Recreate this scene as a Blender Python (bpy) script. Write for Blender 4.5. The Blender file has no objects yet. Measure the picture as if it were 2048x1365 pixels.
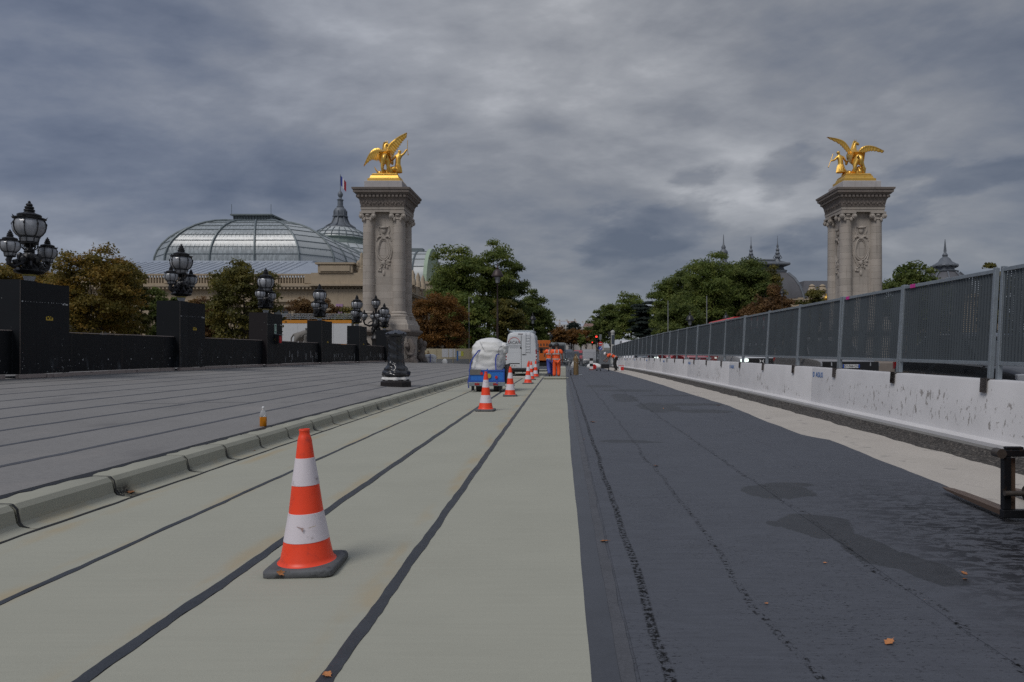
import bpy, math, random
import numpy as np
from mathutils import Vector, Matrix, Euler

SC = bpy.context.scene
C = SC.collection
R = math.radians
random.seed(7)

# ------------------------------------------------------------------ camera
cam_d = bpy.data.cameras.new('camera')
cam_d.lens = 24.0
cam_d.sensor_width = 36.0
cam_d.shift_x = -0.0493          # the frame is cropped a little off the lens axis
cam_d.shift_y = 0.0061
cam_d.clip_start = 0.1
cam_d.clip_end = 6000
cam = bpy.data.objects.new('camera', cam_d)
C.objects.link(cam)
cam.location = (0, 0, 1.6)
cam.rotation_euler = (R(90), 0, 0)
SC.camera = cam

# ------------------------------------------------------------------ sky and sun
SUN_DIR = Vector((-0.45, -0.62, 0.95)).normalized()     # towards the sun
world = bpy.data.worlds.new('World')
SC.world = world
world.use_nodes = True
wt = world.node_tree
wt.nodes.clear()


class NT:
    """small helper round a node tree"""
    def __init__(s, tree):
        s.t = tree

    def n(s, kind, **props):
        nd = s.t.nodes.new(kind)
        for k, v in props.items():
            setattr(nd, k, v)
        return nd

    def put(s, inp, v):
        if isinstance(v, bpy.types.NodeSocket):
            s.t.links.new(v, inp)
        elif v is not None:
            if isinstance(v, (tuple, list)) and len(v) == 3 and len(getattr(inp, 'default_value', (0,))) == 4:
                v = (*v, 1.0)
            inp.default_value = v

    def m(s, op, a, b=None, c=None, clamp=False):
        nd = s.n('ShaderNodeMath', operation=op, use_clamp=clamp)
        s.put(nd.inputs[0], a)
        if b is not None: s.put(nd.inputs[1], b)
        if c is not None: s.put(nd.inputs[2], c)
        return nd.outputs[0]

    def vm(s, op, a, b=None):
        nd = s.n('ShaderNodeVectorMath', operation=op)
        s.put(nd.inputs[0], a)
        if b is not None: s.put(nd.inputs[1], b)
        return nd.outputs['Value'] if op in ('DOT_PRODUCT', 'LENGTH', 'DISTANCE') else nd.outputs['Vector']

    def sep(s, v):
        nd = s.n('ShaderNodeSeparateXYZ'); s.put(nd.inputs[0], v)
        return nd.outputs

    def comb(s, x, y, z):
        nd = s.n('ShaderNodeCombineXYZ')
        s.put(nd.inputs[0], x); s.put(nd.inputs[1], y); s.put(nd.inputs[2], z)
        return nd.outputs[0]

    def noise(s, vec, scale, detail=3, rough=0.55, dist=0.0):
        nd = s.n('ShaderNodeTexNoise')
        s.put(nd.inputs['Vector'], vec)
        s.put(nd.inputs['Scale'], scale)
        nd.inputs['Detail'].default_value = detail
        nd.inputs['Roughness'].default_value = rough
        nd.inputs['Distortion'].default_value = dist
        return nd.outputs['Fac']

    def step(s, v, a, b, lo=0.0, hi=1.0):
        nd = s.n('ShaderNodeMapRange', interpolation_type='SMOOTHSTEP')
        s.put(nd.inputs['Value'], v)
        s.put(nd.inputs['From Min'], a); s.put(nd.inputs['From Max'], b)
        s.put(nd.inputs['To Min'], lo); s.put(nd.inputs['To Max'], hi)
        return nd.outputs[0]

    def mix(s, fac, a, b, mode='MIX'):
        nd = s.n('ShaderNodeMix', data_type='RGBA', blend_type=mode)
        s.put(nd.inputs[0], fac); s.put(nd.inputs[6], a); s.put(nd.inputs[7], b)
        return nd.outputs[2]

    def ramp(s, fac, stops):
        nd = s.n('ShaderNodeValToRGB')
        el = nd.color_ramp.elements
        while len(el) < len(stops): el.new(0.5)
        for e, (p, c) in zip(el, stops):
            e.position = p; e.color = (*c, 1.0)
        s.put(nd.inputs[0], fac)
        return nd.outputs[0]


def build_sky():
    w = NT(wt)
    d = w.n('ShaderNodeTexCoord').outputs['Generated']
    dx, dy, dz = w.sep(d)
    zc = w.m('MAXIMUM', dz, 0.0)

    def at(px, py):
        return Vector(((px - 1125) / 1365, 1.0, (695 - py) / 1365)).normalized()

    # two coordinate frames: the cloud deck in perspective, and billows as seen
    den = w.m('ADD', zc, 0.30)
    P = w.comb(w.m('DIVIDE', dx, den), w.m('DIVIDE', dy, den), 1.7)
    rot = w.n('ShaderNodeMapping'); rot.inputs['Rotation'].default_value = (0, 0, R(-28)); rot.inputs['Scale'].default_value = (0.75, 1.15, 1)
    w.put(rot.inputs['Vector'], P); P = rot.outputs[0]
    tilt = w.m('MULTIPLY', dz, -1.7)
    Q = w.comb(w.m('ADD', w.m('MULTIPLY', dx, 3.0), tilt), w.m('MULTIPLY', dy, 3.0), w.m('MULTIPLY', dz, 7.5))

    def off(v, o): return w.vm('ADD', v, o)
    big = w.noise(P, 0.85, 4, 0.5, 0.2)
    med = w.noise(P, 1.35, 10, 0.56, 0.12)
    med2 = w.noise(off(P, (0.055, -0.050, 0.0)), 1.35, 10, 0.56, 0.12)
    bil = w.noise(Q, 1.05, 9, 0.55, 0.12)
    bil2 = w.noise(off(Q, (0.07, 0.0, 0.16)), 1.05, 9, 0.55, 0.12)
    v = w.m('ADD', w.m('MULTIPLY', big, 0.60), w.m('ADD', w.m('MULTIPLY', med, 0.24), w.m('MULTIPLY', bil, 0.22)))
    v = w.m('SUBTRACT', v, 0.03)
    rel = w.m('ADD', w.m('MULTIPLY', w.m('SUBTRACT', med, med2), 0.62), w.m('MULTIPLY', w.m('SUBTRACT', bil, bil2), 0.46))
    v = w.m('ADD', v, rel)
    # lighter breaks and thicker banks of the deck, where the photograph has them
    for (px, py, size, amt) in ((900, 30, 0.28, 0.055), (640, 90, 0.20, 0.05), (1455, 410, 0.14, 0.17), (1760, 365, 0.22, 0.11), (1960, 310, 0.14, 0.08),
                                (1230, 120, 0.16, -0.02), (230, 330, 0.34, -0.055), (60, 80, 0.40, -0.05), (1960, 120, 0.34, -0.04), (1600, 180, 0.25, -0.02), (1050, 560, 0.30, 0.03), (350, 240, 0.10, 0.03)):
        dist = w.m('ADD', w.vm('DISTANCE', d, tuple(at(px, py))), w.m('MULTIPLY', w.m('SUBTRACT', bil, 0.5), size * 1.2))
        v = w.m('ADD', v, w.m('MULTIPLY', w.step(dist, 0.0, size, 1.0, 0.0), amt))
    # small ragged dark clouds drifting under the bright break
    dark = None
    for (px, py, rx, ry) in ((1325, 442, 0.085, 0.040), (1375, 428, 0.04, 0.032), (1250, 482, 0.085, 0.030), (1390, 355, 0.05, 0.018), (1585, 340, 0.055, 0.030), (1800, 350, 0.07, 0.020), (1690, 455, 0.12, 0.026), (1990, 350, 0.1, 0.02)):
        t = at(px, py)
        ex = w.m('DIVIDE', w.m('SUBTRACT', dx, t.x), rx); ez = w.m('DIVIDE', w.m('SUBTRACT', w.m('SUBTRACT', dz, t.z), w.m('MULTIPLY', w.m('SUBTRACT', dx, t.x), 0.13)), ry)
        r_ = w.m('SQRT', w.m('ADD', w.m('MULTIPLY', ex, ex), w.m('MULTIPLY', ez, ez)))
        r_ = w.m('ADD', r_, w.m('MULTIPLY', w.m('SUBTRACT', w.noise(Q, 3.2, 8, 0.58, 0.1), 0.5), 3.0))
        k = w.step(r_, 0.35, 1.15, 1.0, 0.0)
        dark = k if dark is None else w.m('MAXIMUM', dark, k)
    dark = w.m('MULTIPLY', dark, w.m('GREATER_THAN', dy, 0.0))
    v = w.m('SUBTRACT', v, w.m('MULTIPLY', dark, 0.14))
    col = w.ramp(v, [(0.28, (0.096, 0.114, 0.154)), (0.42, (0.150, 0.167, 0.204)), (0.53, (0.208, 0.220, 0.246)), (0.66, (0.305, 0.316, 0.338)), (0.86, (0.54, 0.55, 0.57))])
    # bluer to the west (left), as the deck there is thicker
    west = w.step(dx, -0.75, 0.05, 1.0, 0.0)
    col = w.mix(w.m('MULTIPLY', west, 0.45), col, w.mix(1.0, col, (0.82, 0.94, 1.20), 'MULTIPLY'))
    # the low air near the horizon evens out to pale blue grey
    low = w.step(dz, 0.0, 0.12, 0.5, 0.0)
    col = w.mix(low, col, (0.265, 0.292, 0.330))
    # an overcast sky is brighter overhead than at the horizon
    zen = w.step(dz, 0.42, 1.0, 1.0, 2.0)
    col = w.mix(1.0, col, w.comb(zen, zen, zen), 'MULTIPLY')
    sky = w.n('ShaderNodeTexSky', sky_type='NISHITA')
    sky.sun_disc = False
    sky.sun_elevation = math.asin(SUN_DIR.z)
    sky.sun_rotation = math.atan2(SUN_DIR.x, SUN_DIR.y) % (2 * math.pi)
    cloud = w.mix(1.0, col, (9.5, 9.5, 9.6), 'MULTIPLY')
    tot = w.mix(0.95, sky.outputs[0], cloud)
    bg = w.n('ShaderNodeBackground')
    w.put(bg.inputs['Color'], tot)
    bg.inputs['Strength'].default_value = 0.1
    out = w.n('ShaderNodeOutputWorld')
    wt.links.new(bg.outputs[0], out.inputs[0])


build_sky()

sun_d = bpy.data.lights.new('sun', 'SUN')
sun_d.energy = 1.3
sun_d.angle = R(26)
sun_d.color = (1.0, 0.965, 0.92)
sun = bpy.data.objects.new('sun', sun_d)
C.objects.link(sun)
sun.rotation_euler = (-SUN_DIR).to_track_quat('-Z', 'Y').to_euler()

SC.view_settings.view_transform = 'Standard'
SC.view_settings.look = 'None'
SC.view_settings.exposure = 0.2
SC.view_settings.gamma = 1.0
SC.view_settings.use_curve_mapping = False
SC.cycles.max_bounces = 6
SC.cycles.transparent_max_bounces = 16
SC.cycles.sample_clamp_indirect = 6.0
try:
    SC.cycles.use_denoising = False
except Exception:
    pass

# ------------------------------------------------------------------ the lie of the land
def gz(y):
    """height of the bridge deck: a flat crown at the camera, falling away to the far bank"""
    if y < 88: return -1.25e-4 * y * y
    if y < 118:
        t = y - 88
        return -0.968 - 0.022 * t + 0.022 * t * t / 60
    return -1.298

def gs(y):
    if y < 88: return math.atan(-2.5e-4 * y)
    if y < 118: return math.atan(-0.022 * (1 - (y - 88) / 30))
    return 0.0

def pave(x):
    """rise of the left pavement above the road"""
    return 0.22 + 0.0495 * max(0.0, -x - 5.0)

def PX(px, y): return (px - 1125) * y / 1365
def PZ(py, y): return 1.6 - (py - 695) * y / 1365

# ------------------------------------------------------------------ mesh building
KIDS = {}

class MB:
    def __init__(s):
        s.V = []; s.F = []; s.I = []

    def add(s, V, F, mi=0):
        o = len(s.V)
        s.V += [tuple(v) for v in V]
        s.F += [tuple(i + o for i in f) for f in F]
        s.I += [mi] * len(F)
        return s

    def box(s, x0, x1, y0, y1, z0, z1, mi=0):
        V = [(x0, y0, z0), (x1, y0, z0), (x1, y1, z0), (x0, y1, z0), (x0, y0, z1), (x1, y0, z1), (x1, y1, z1), (x0, y1, z1)]
        return s.add(V, [(0, 3, 2, 1), (4, 5, 6, 7), (0, 1, 5, 4), (1, 2, 6, 5), (2, 3, 7, 6), (3, 0, 4, 7)], mi)

    def obox(s, c, size, rot=(0, 0, 0), mi=0):
        e = Euler(rot).to_matrix(); c = Vector(c)
        b = MB(); hx, hy, hz = size[0] / 2, size[1] / 2, size[2] / 2
        b.box(-hx, hx, -hy, hy, -hz, hz)
        return s.add([c + e @ Vector(v) for v in b.V], b.F, mi)

    def tube(s, pts, r, n=8, cap=True, mi=0, flat=None):
        pts = [Vector(p) for p in pts]
        rs = r if isinstance(r, (list, tuple)) else [r] * len(pts)
        t = (pts[1] - pts[0]).normalized()
        up = Vector((0, 0, 1)) if abs(t.z) < 0.9 else Vector((1, 0, 0))
        a = t.cross(up).normalized()
        V = []; F = []
        for k, p in enumerate(pts):
            t = (pts[min(k + 1, len(pts) - 1)] - pts[max(k - 1, 0)])
            t = t.normalized() if t.length > 1e-9 else Vector((0, 0, 1))
            a = (a - t * a.dot(t)).normalized(); b = t.cross(a)
            for j in range(n):
                th = 2 * math.pi * j / n
                V.append(p + a * (math.cos(th) * rs[k]) + b * (math.sin(th) * rs[k] * (flat or 1)))
        for k in range(len(pts) - 1):
            for j in range(n):
                F.append((k * n + j, k * n + (j + 1) % n, (k + 1) * n + (j + 1) % n, (k + 1) * n + j))
        if cap:
            F.append(tuple(range(n - 1, -1, -1))); F.append(tuple(range((len(pts) - 1) * n, len(pts) * n)))
        return s.add(V, F, mi)

    def lathe(s, prof, n=16, c=(0, 0, 0), cap=True, mi=0, sq=0.0, ph=0.0):
        V = []; F = []
        for (r, z) in prof:
            for j in range(n):
                th = 2 * math.pi * j / n + ph
                V.append((c[0] + r * math.cos(th), c[1] + r * math.sin(th), c[2] + z))
        L = len(prof)
        for k in range(L - 1):
            for j in range(n):
                F.append((k * n + j, k * n + (j + 1) % n, (k + 1) * n + (j + 1) % n, (k + 1) * n + j))
        if cap:
            F.append(tuple(range(n - 1, -1, -1))); F.append(tuple(range((L - 1) * n, L * n)))
        return s.add(V, F, mi)

    def prism(s, poly, axis, a0, a1, mi=0):
        """poly: 2-D outline; axis x: (y,z), y: (x,z), z: (x,y)"""
        def P(u, v, a):
            return (a, u, v) if axis == 'x' else ((u, a, v) if axis == 'y' else (u, v, a))
        n = len(poly)
        V = [P(u, v, a0) for u, v in poly] + [P(u, v, a1) for u, v in poly]
        F = [tuple(range(n - 1, -1, -1)), tuple(range(n, 2 * n))] + [(j, (j + 1) % n, n + (j + 1) % n, n + j) for j in range(n)]
        return s.add(V, F, mi)

    def loft(s, rings, cap=True, mi=0, closed=True):
        n = len(rings[0]); V = [v for r_ in rings for v in r_]; F = []
        for k in range(len(rings) - 1):
            for j in range(n if closed else n - 1):
                F.append((k * n + j, k * n + (j + 1) % n, (k + 1) * n + (j + 1) % n, (k + 1) * n + j))
        if cap and closed:
            F.append(tuple(range(n - 1, -1, -1))); F.append(tuple(range((len(rings) - 1) * n, len(rings) * n)))
        return s.add(V, F, mi)

    def sq(s, prof, c=(0, 0), mi=0, ky=1.0):
        """square-plan loft: prof = (half width, z)"""
        return s.loft([[(c[0] - h, c[1] - h * ky, z), (c[0] + h, c[1] - h * ky, z), (c[0] + h, c[1] + h * ky, z), (c[0] - h, c[1] + h * ky, z)] for h, z in prof], mi=mi)

    def ell(s, c, rx, ry, rz, n=12, m=8, mi=0, rot=None):
        V = []; F = []
        e = Euler(rot).to_matrix() if rot else None
        for i in range(m + 1):
            ph = -math.pi / 2 + math.pi * i / m
            rr = max(math.cos(ph), 0.02)
            for j in range(n):
                th = 2 * math.pi * j / n
                v = Vector((rx * rr * math.cos(th), ry * rr * math.sin(th), rz * math.sin(ph)))
                if e: v = e @ v
                V.append((c[0] + v.x, c[1] + v.y, c[2] + v.z))
        for i in range(m):
            for j in range(n):
                F.append((i * n + j, i * n + (j + 1) % n, (i + 1) * n + (j + 1) % n, (i + 1) * n + j))
        F.append(tuple(range(n - 1, -1, -1))); F.append(tuple(range(m * n, (m + 1) * n)))
        return s.add(V, F, mi)

    def grid(s, fn, nu, nv, mi=0):
        V = [fn(i / nu, j / nv) for j in range(nv + 1) for i in range(nu + 1)]
        w = nu + 1
        F = [(j * w + i, j * w + i + 1, (j + 1) * w + i + 1, (j + 1) * w + i) for j in range(nv) for i in range(nu)]
        return s.add(V, F, mi)

    def build(s, name, mats, parent=None, loc=None, rot=None, smooth=False, bevel=0.0, kind=None, label=None, sharp=42):
        me = bpy.data.meshes.new(name)
        me.from_pydata([tuple(v) for v in s.V], [], s.F)
        mats = mats if isinstance(mats, (list, tuple)) else [mats]
        for m_ in mats: me.materials.append(m_)
        if len(mats) > 1: me.polygons.foreach_set('material_index', s.I)
        if smooth:
            me.polygons.foreach_set('use_smooth', [True] * len(me.polygons))
            me.set_sharp_from_angle(angle=R(sharp))
        me.update()
        return link(name, me, parent, loc, rot, bevel, kind, label)


def link(name, data, parent=None, loc=None, rot=None, bevel=0.0, kind=None, label=None):
    o = bpy.data.objects.new(name, data)
    C.objects.link(o)
    if parent is not None:
        o.parent = parent
        KIDS.setdefault(parent.name, []).append(o)
    if loc is not None: o.location = loc
    if rot is not None: o.rotation_euler = rot
    if bevel:
        b = o.modifiers.new('bevel', 'BEVEL'); b.width = bevel; b.segments = 2; b.limit_method = 'ANGLE'; b.angle_limit = R(40)
        b.harden_normals = False
    if kind: o['kind'] = kind
    if label: o['label'] = label
    return o

def tag(o, label, cat, group=None):
    o['label'] = label; o['category'] = cat
    if group: o['group'] = group
    return o

def thing(name, label, cat, loc=(0, 0, 0), rot=(0, 0, 0), group=None):
    o = bpy.data.objects.new(name, None)
    o.empty_display_size = 0.3
    C.objects.link(o)
    o.location = loc; o.rotation_euler = rot
    return tag(o, label, cat, group)

def struct(name, mb, mats, **k):
    return mb.build(name, mats, kind='structure', **k)

def dup(o, parent=None):
    c = o.copy(); C.objects.link(c)
    if parent is not None:
        c.parent = parent
        KIDS.setdefault(parent.name, []).append(c)
    for ch in list(KIDS.get(o.name, [])): dup(ch, c)
    return c

def dup_thing(o, loc, rot=None, label=None, group=None, scale=None):
    c = dup(o); c.location = loc
    if rot is not None: c.rotation_euler = rot
    if label: c['label'] = label
    if group: c['group'] = group
    if scale: c.scale = scale
    return c

def text(name, body, size, mat, parent, loc, rot=(R(90), 0, 0), align='CENTER', ext=0.003, sx=1.0):
    cu = bpy.data.curves.new(name, 'FONT')
    cu.body = body; cu.size = size; cu.align_x = align; cu.align_y = 'CENTER'; cu.extrude = ext
    cu.materials.append(mat)
    o = link(name, cu, parent, loc, rot)
    o.scale = (sx, 1, 1)
    return o

SKINS = []
def skin(name, joints, edges, mat, parent=None, loc=None, root=0, sub=1, smooth=True):
    """joints: (x, y, z, radius) or (x, y, z, rx, ry); one continuous skinned surface"""
    me = bpy.data.meshes.new(name)
    me.from_pydata([j[:3] for j in joints], edges, [])
    me.materials.append(mat)
    o = link(name, me, parent, loc)
    md = o.modifiers.new('skin', 'SKIN'); md.use_smooth_shade = True
    md.branch_smoothing = 0.6
    for k, v in enumerate(me.skin_vertices[0].data):
        j = joints[k]
        v.radius = (j[3], j[4] if len(j) > 4 else j[3])
        v.use_root = (k == root)
    if sub:
        sd = o.modifiers.new('subsurf', 'SUBSURF'); sd.levels = sub; sd.render_levels = sub
    SKINS.append(o)
    return o

def bake_fonts():
    bpy.context.view_layer.update()
    dg = bpy.context.evaluated_depsgraph_get()
    for o in [o for o in bpy.data.objects if o.type == 'FONT']:
        me = bpy.data.meshes.new_from_object(o.evaluated_get(dg)); me.name = o.name
        n = link(o.name, me, o.parent, o.location, o.rotation_euler); n.scale = o.scale
        nm = o.name; bpy.data.objects.remove(o); n.name = nm

def bake_skins():
    bpy.context.view_layer.update()
    dg = bpy.context.evaluated_depsgraph_get()
    for o in SKINS:
        me = bpy.data.meshes.new_from_object(o.evaluated_get(dg))
        me.name = o.name
        o.modifiers.clear()
        old = o.data; o.data = me
        if not me.materials: me.materials.append(old.materials[0])
        me.polygons.foreach_set('use_smooth', [True] * len(me.polygons))
    SKINS.clear()

# ------------------------------------------------------------------ materials
def new_mat(name):
    m_ = bpy.data.materials.new(name)
    m_.use_nodes = True
    t = m_.node_tree
    b = t.nodes['Principled BSDF']
    return m_, NT(t), b

def pos(nt): return nt.n('ShaderNodeNewGeometry').outputs['Position']
def ob(nt): return nt.n('ShaderNodeTexCoord').outputs['Object']

def bump(nt, b, h, strength, dist=0.01):
    nd = nt.n('ShaderNodeBump'); nd.inputs['Strength'].default_value = strength; nd.inputs['Distance'].default_value = dist
    nt.put(nd.inputs['Height'], h); nt.t.links.new(nd.outputs[0], b.inputs['Normal'])

def mul(nt, col, f): return nt.mix(1.0, col, nt.comb(f, f, f), 'MULTIPLY')

def M(name, col, rough=0.6, metal=0.0, var=0.12, vs=2.5, fs=60, fine=0.06, bmp=0.0, spec=0.5, col2=None, c2=(0.55, 0.7), c2s=4.0, orand=0.0, coat=0.0):
    m_, nt, b = new_mat(name)
    p = pos(nt)
    f = nt.m('ADD', nt.m('MULTIPLY', nt.m('SUBTRACT', nt.noise(p, vs, 4), 0.5), 2.4 * var), 1.0)
    n2 = nt.noise(p, fs, 3)
    f = nt.m('ADD', f, nt.m('MULTIPLY', nt.m('SUBTRACT', n2, 0.5), 2.4 * fine))
    if orand:
        r_ = nt.n('ShaderNodeObjectInfo').outputs['Random']
        f = nt.m('MULTIPLY', f, nt.m('ADD', 1.0 - orand, nt.m('MULTIPLY', r_, 2 * orand)))
    c = col
    if col2 is not None:
        c = nt.mix(nt.step(nt.noise(p, c2s, 5, 0.62), *c2), col, col2)
    nt.put(b.inputs['Base Color'], mul(nt, c, f))
    b.inputs['Roughness'].default_value = rough
    b.inputs['Metallic'].default_value = metal
    b.inputs['Specular IOR Level'].default_value = spec
    if coat: b.inputs['Coat Weight'].default_value = coat
    if bmp: bump(nt, b, n2, bmp)
    return m_

def emit(name, col, strength):
    m_, nt, b = new_mat(name)
    b.inputs['Base Color'].default_value = (*col, 1)
    b.inputs['Emission Color'].default_value = (*col, 1)
    b.inputs['Emission Strength'].default_value = strength
    return m_
# special materials -------------------------------------------------------
def mat_green():
    m_, nt, b = new_mat('mineral_green')
    p = pos(nt); x, y, z = nt.sep(p)
    base = (0.372, 0.368, 0.305)
    f = nt.m('ADD', 0.91, nt.m('MULTIPLY', nt.noise(p, 0.9, 4), 0.18))
    g = nt.noise(p, 260, 2, 0.7)
    f = nt.m('ADD', f, nt.m('MULTIPLY', nt.m('SUBTRACT', g, 0.5), 0.62))
    cross = nt.noise(nt.comb(nt.m('MULTIPLY', x, 1.2), nt.m('MULTIPLY', y, 26), 0), 1.0, 3)
    f = nt.m('ADD', f, nt.m('MULTIPLY', nt.m('SUBTRACT', cross, 0.5), 0.12))
    c = mul(nt, base, f)
    st = None
    for s_ in (-4.42, -3.56, -2.40, -1.24):
        dd = nt.m('ABSOLUTE', nt.m('SUBTRACT', x, s_))
        k = nt.step(dd, 0.0, 0.17, 1.0, 0.0)
        st = k if st is None else nt.m('MAXIMUM', st, k)
    blot = nt.step(nt.noise(nt.comb(nt.m('MULTIPLY', x, 2.2), nt.m('MULTIPLY', y, 0.8), 4.0), 1.3, 4), 0.42, 0.72)
    c = nt.mix(nt.m('MULTIPLY', nt.m('MULTIPLY', st, blot), 0.62), c, (0.40, 0.315, 0.185))
    scuff = nt.step(nt.noise(nt.comb(nt.m('MULTIPLY', x, 1.0), nt.m('MULTIPLY', y, 1.0), 9.0), 34, 4, 0.65), 0.715, 0.76)
    rare = nt.step(nt.noise(p, 1.1, 2), 0.58, 0.7)
    c = nt.mix(nt.m('MULTIPLY', scuff, nt.m('ADD', 0.35, nt.m('MULTIPLY', rare, 0.6))), c, (0.06, 0.06, 0.058))
    dirt = nt.step(nt.noise(p, 0.45, 5, 0.6), 0.55, 0.78)
    c = nt.mix(nt.m('MULTIPLY', dirt, 0.34), c, (0.27, 0.262, 0.225))
    nt.put(b.inputs['Base Color'], c)
    b.inputs['Roughness'].default_value = 0.93
    b.inputs['Specular IOR Level'].default_value = 0.2
    bump(nt, b, g, 0.35, 0.004)
    return m_

WET = ((1.08, 11.7, 0.42, 0.22), (1.35, 11.6, 0.35, 0.10), (2.41, 7.66, 0.40, 0.42), (2.66, 7.95, 0.34, 0.14), (2.28, 6.15, 0.34, 0.42), (1.92, 6.2, 0.07, 0.12), (2.42, 5.4, 0.20, 0.5), (2.62, 4.9, 0.18, 0.4),
       (2.0, 22.5, 0.4, 2.2), (2.6, 18.6, 0.55, 1.6), (3.6, 17.4, 0.8, 0.5), (3.7, 19.6, 1.0, 0.45), (2.6, 26.5, 1.0, 0.9), (1.6, 30, 0.7, 1.2), (3.6, 23.5, 0.9, 0.35))

def mat_tar_road():
    m_, nt, b = new_mat('bitumen')
    p = pos(nt); x, y, z = nt.sep(p)
    cross = nt.noise(nt.comb(nt.m('MULTIPLY', x, 1.6), nt.m('MULTIPLY', y, 34), 0), 1.0, 4, 0.65)
    swirl = nt.noise(nt.comb(nt.m('MULTIPLY', x, 4), nt.m('MULTIPLY', y, 9), 2.0), 1.0, 4, 0.6, 0.8)
    grit = nt.noise(p, 170, 3, 0.7)
    f = nt.m('ADD', 0.52, nt.m('ADD', nt.m('MULTIPLY', cross, 0.55), nt.m('MULTIPLY', swirl, 0.45)))
    f = nt.m('ADD', f, nt.m('MULTIPLY', nt.m('SUBTRACT', grit, 0.5), 0.5))
    c = mul(nt, (0.074, 0.079, 0.094), f)
    # small black scuffs lying across the rolls
    sc = nt.noise(nt.comb(nt.m('MULTIPLY', x, 23), nt.m('MULTIPLY', y, 60), 0), 1.0, 6, 0.74, 0.3)
    patch = nt.noise(p, 0.8, 3)
    scm = nt.m('MULTIPLY', nt.step(sc, 0.57, 0.63), nt.step(patch, 0.36, 0.62))
    c = nt.mix(nt.m('MULTIPLY', scm, 0.85), c, (0.012, 0.012, 0.014))
    # torn, rougher ground towards the barrier in front of the camera
    torn = nt.m('MULTIPLY', nt.step(x, 2.2, 3.6), nt.step(y, 9.5, 4.6))
    tm = nt.m('MULTIPLY', torn, nt.step(nt.noise(nt.comb(nt.m('MULTIPLY', x, 5), nt.m('MULTIPLY', y, 11), 3), 1.0, 9, 0.74, 0.7), 0.47, 0.54))
    c = nt.mix(nt.m('MULTIPLY', tm, 0.95), c, (0.010, 0.010, 0.012))
    # lines of ground-off bitumen
    ln = None
    for (x0, w_, amp, lo) in ((0.52, 0.020, 0.035, 0.45), (1.22, 0.018, 0.10, 0.50), (2.28, 0.022, 0.16, 0.52), (3.4, 0.02, 0.2, 0.55)):
        wv = nt.m('MULTIPLY', nt.m('SUBTRACT', nt.noise(nt.comb(x0 * 9, nt.m('MULTIPLY', y, 0.55), 0), 1.0, 3), 0.5), amp * 3)
        dd = nt.m('ABSOLUTE', nt.m('SUBTRACT', nt.m('SUBTRACT', x, wv), x0))
        k = nt.m('MULTIPLY', nt.step(dd, w_, w_ * 1.9, 1.0, 0.0), nt.step(nt.noise(nt.comb(nt.m('MULTIPLY', x, 16), nt.m('MULTIPLY', y, 16), x0), 1.6, 5, 0.75), lo, lo + 0.10))
        ln = k if ln is None else nt.m('MAXIMUM', ln, k)
    c = nt.mix(nt.m('MULTIPLY', ln, 0.95), c, (0.008, 0.008, 0.008))
    # damp patches
    wet = None
    wob = nt.m('MULTIPLY', nt.m('SUBTRACT', nt.noise(nt.comb(nt.m('MULTIPLY', x, 2.2), nt.m('MULTIPLY', y, 1.6), 0), 1.0, 5, 0.58), 0.5), 1.5)
    for (cx, cy, rx, ry) in WET:
        u = nt.m('DIVIDE', nt.m('SUBTRACT', x, cx), rx); v = nt.m('DIVIDE', nt.m('SUBTRACT', y, cy), ry)
        dd = nt.m('ADD', nt.m('SQRT', nt.m('ADD', nt.m('MULTIPLY', u, u), nt.m('MULTIPLY', v, v))), wob)
        k = nt.step(dd, 0.93, 1.03, 1.0, 0.0)
        wet = k if wet is None else nt.m('MAXIMUM', wet, k)
    c = nt.mix(nt.m('MULTIPLY', wet, 0.62), c, (0.017, 0.018, 0.019))
    nt.put(b.inputs['Base Color'], c)
    rg = nt.m('ADD', 0.50, nt.m('MULTIPLY', nt.noise(p, 2.0, 4), 0.22))
    rg = nt.m('SUBTRACT', rg, nt.m('MULTIPLY', wet, 0.10))
    nt.put(b.inputs['Roughness'], rg)
    nt.put(b.inputs['Specular IOR Level'], nt.m('MULTIPLY', 0.44, nt.m('SUBTRACT', 1.0, nt.m('MULTIPLY', nt.m('MAXIMUM', ln, nt.m('MAXIMUM', scm, tm)), 0.85))))
    h = nt.m('ADD', nt.m('MULTIPLY', cross, 0.5), nt.m('ADD', nt.m('MULTIPLY', grit, 0.35), nt.m('SUBTRACT', 0.5, nt.m('MULTIPLY', nt.m('MAXIMUM', scm, nt.m('MAXIMUM', tm, ln)), 0.5))))
    bump(nt, b, h, 0.32, 0.008)
    return m_

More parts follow.
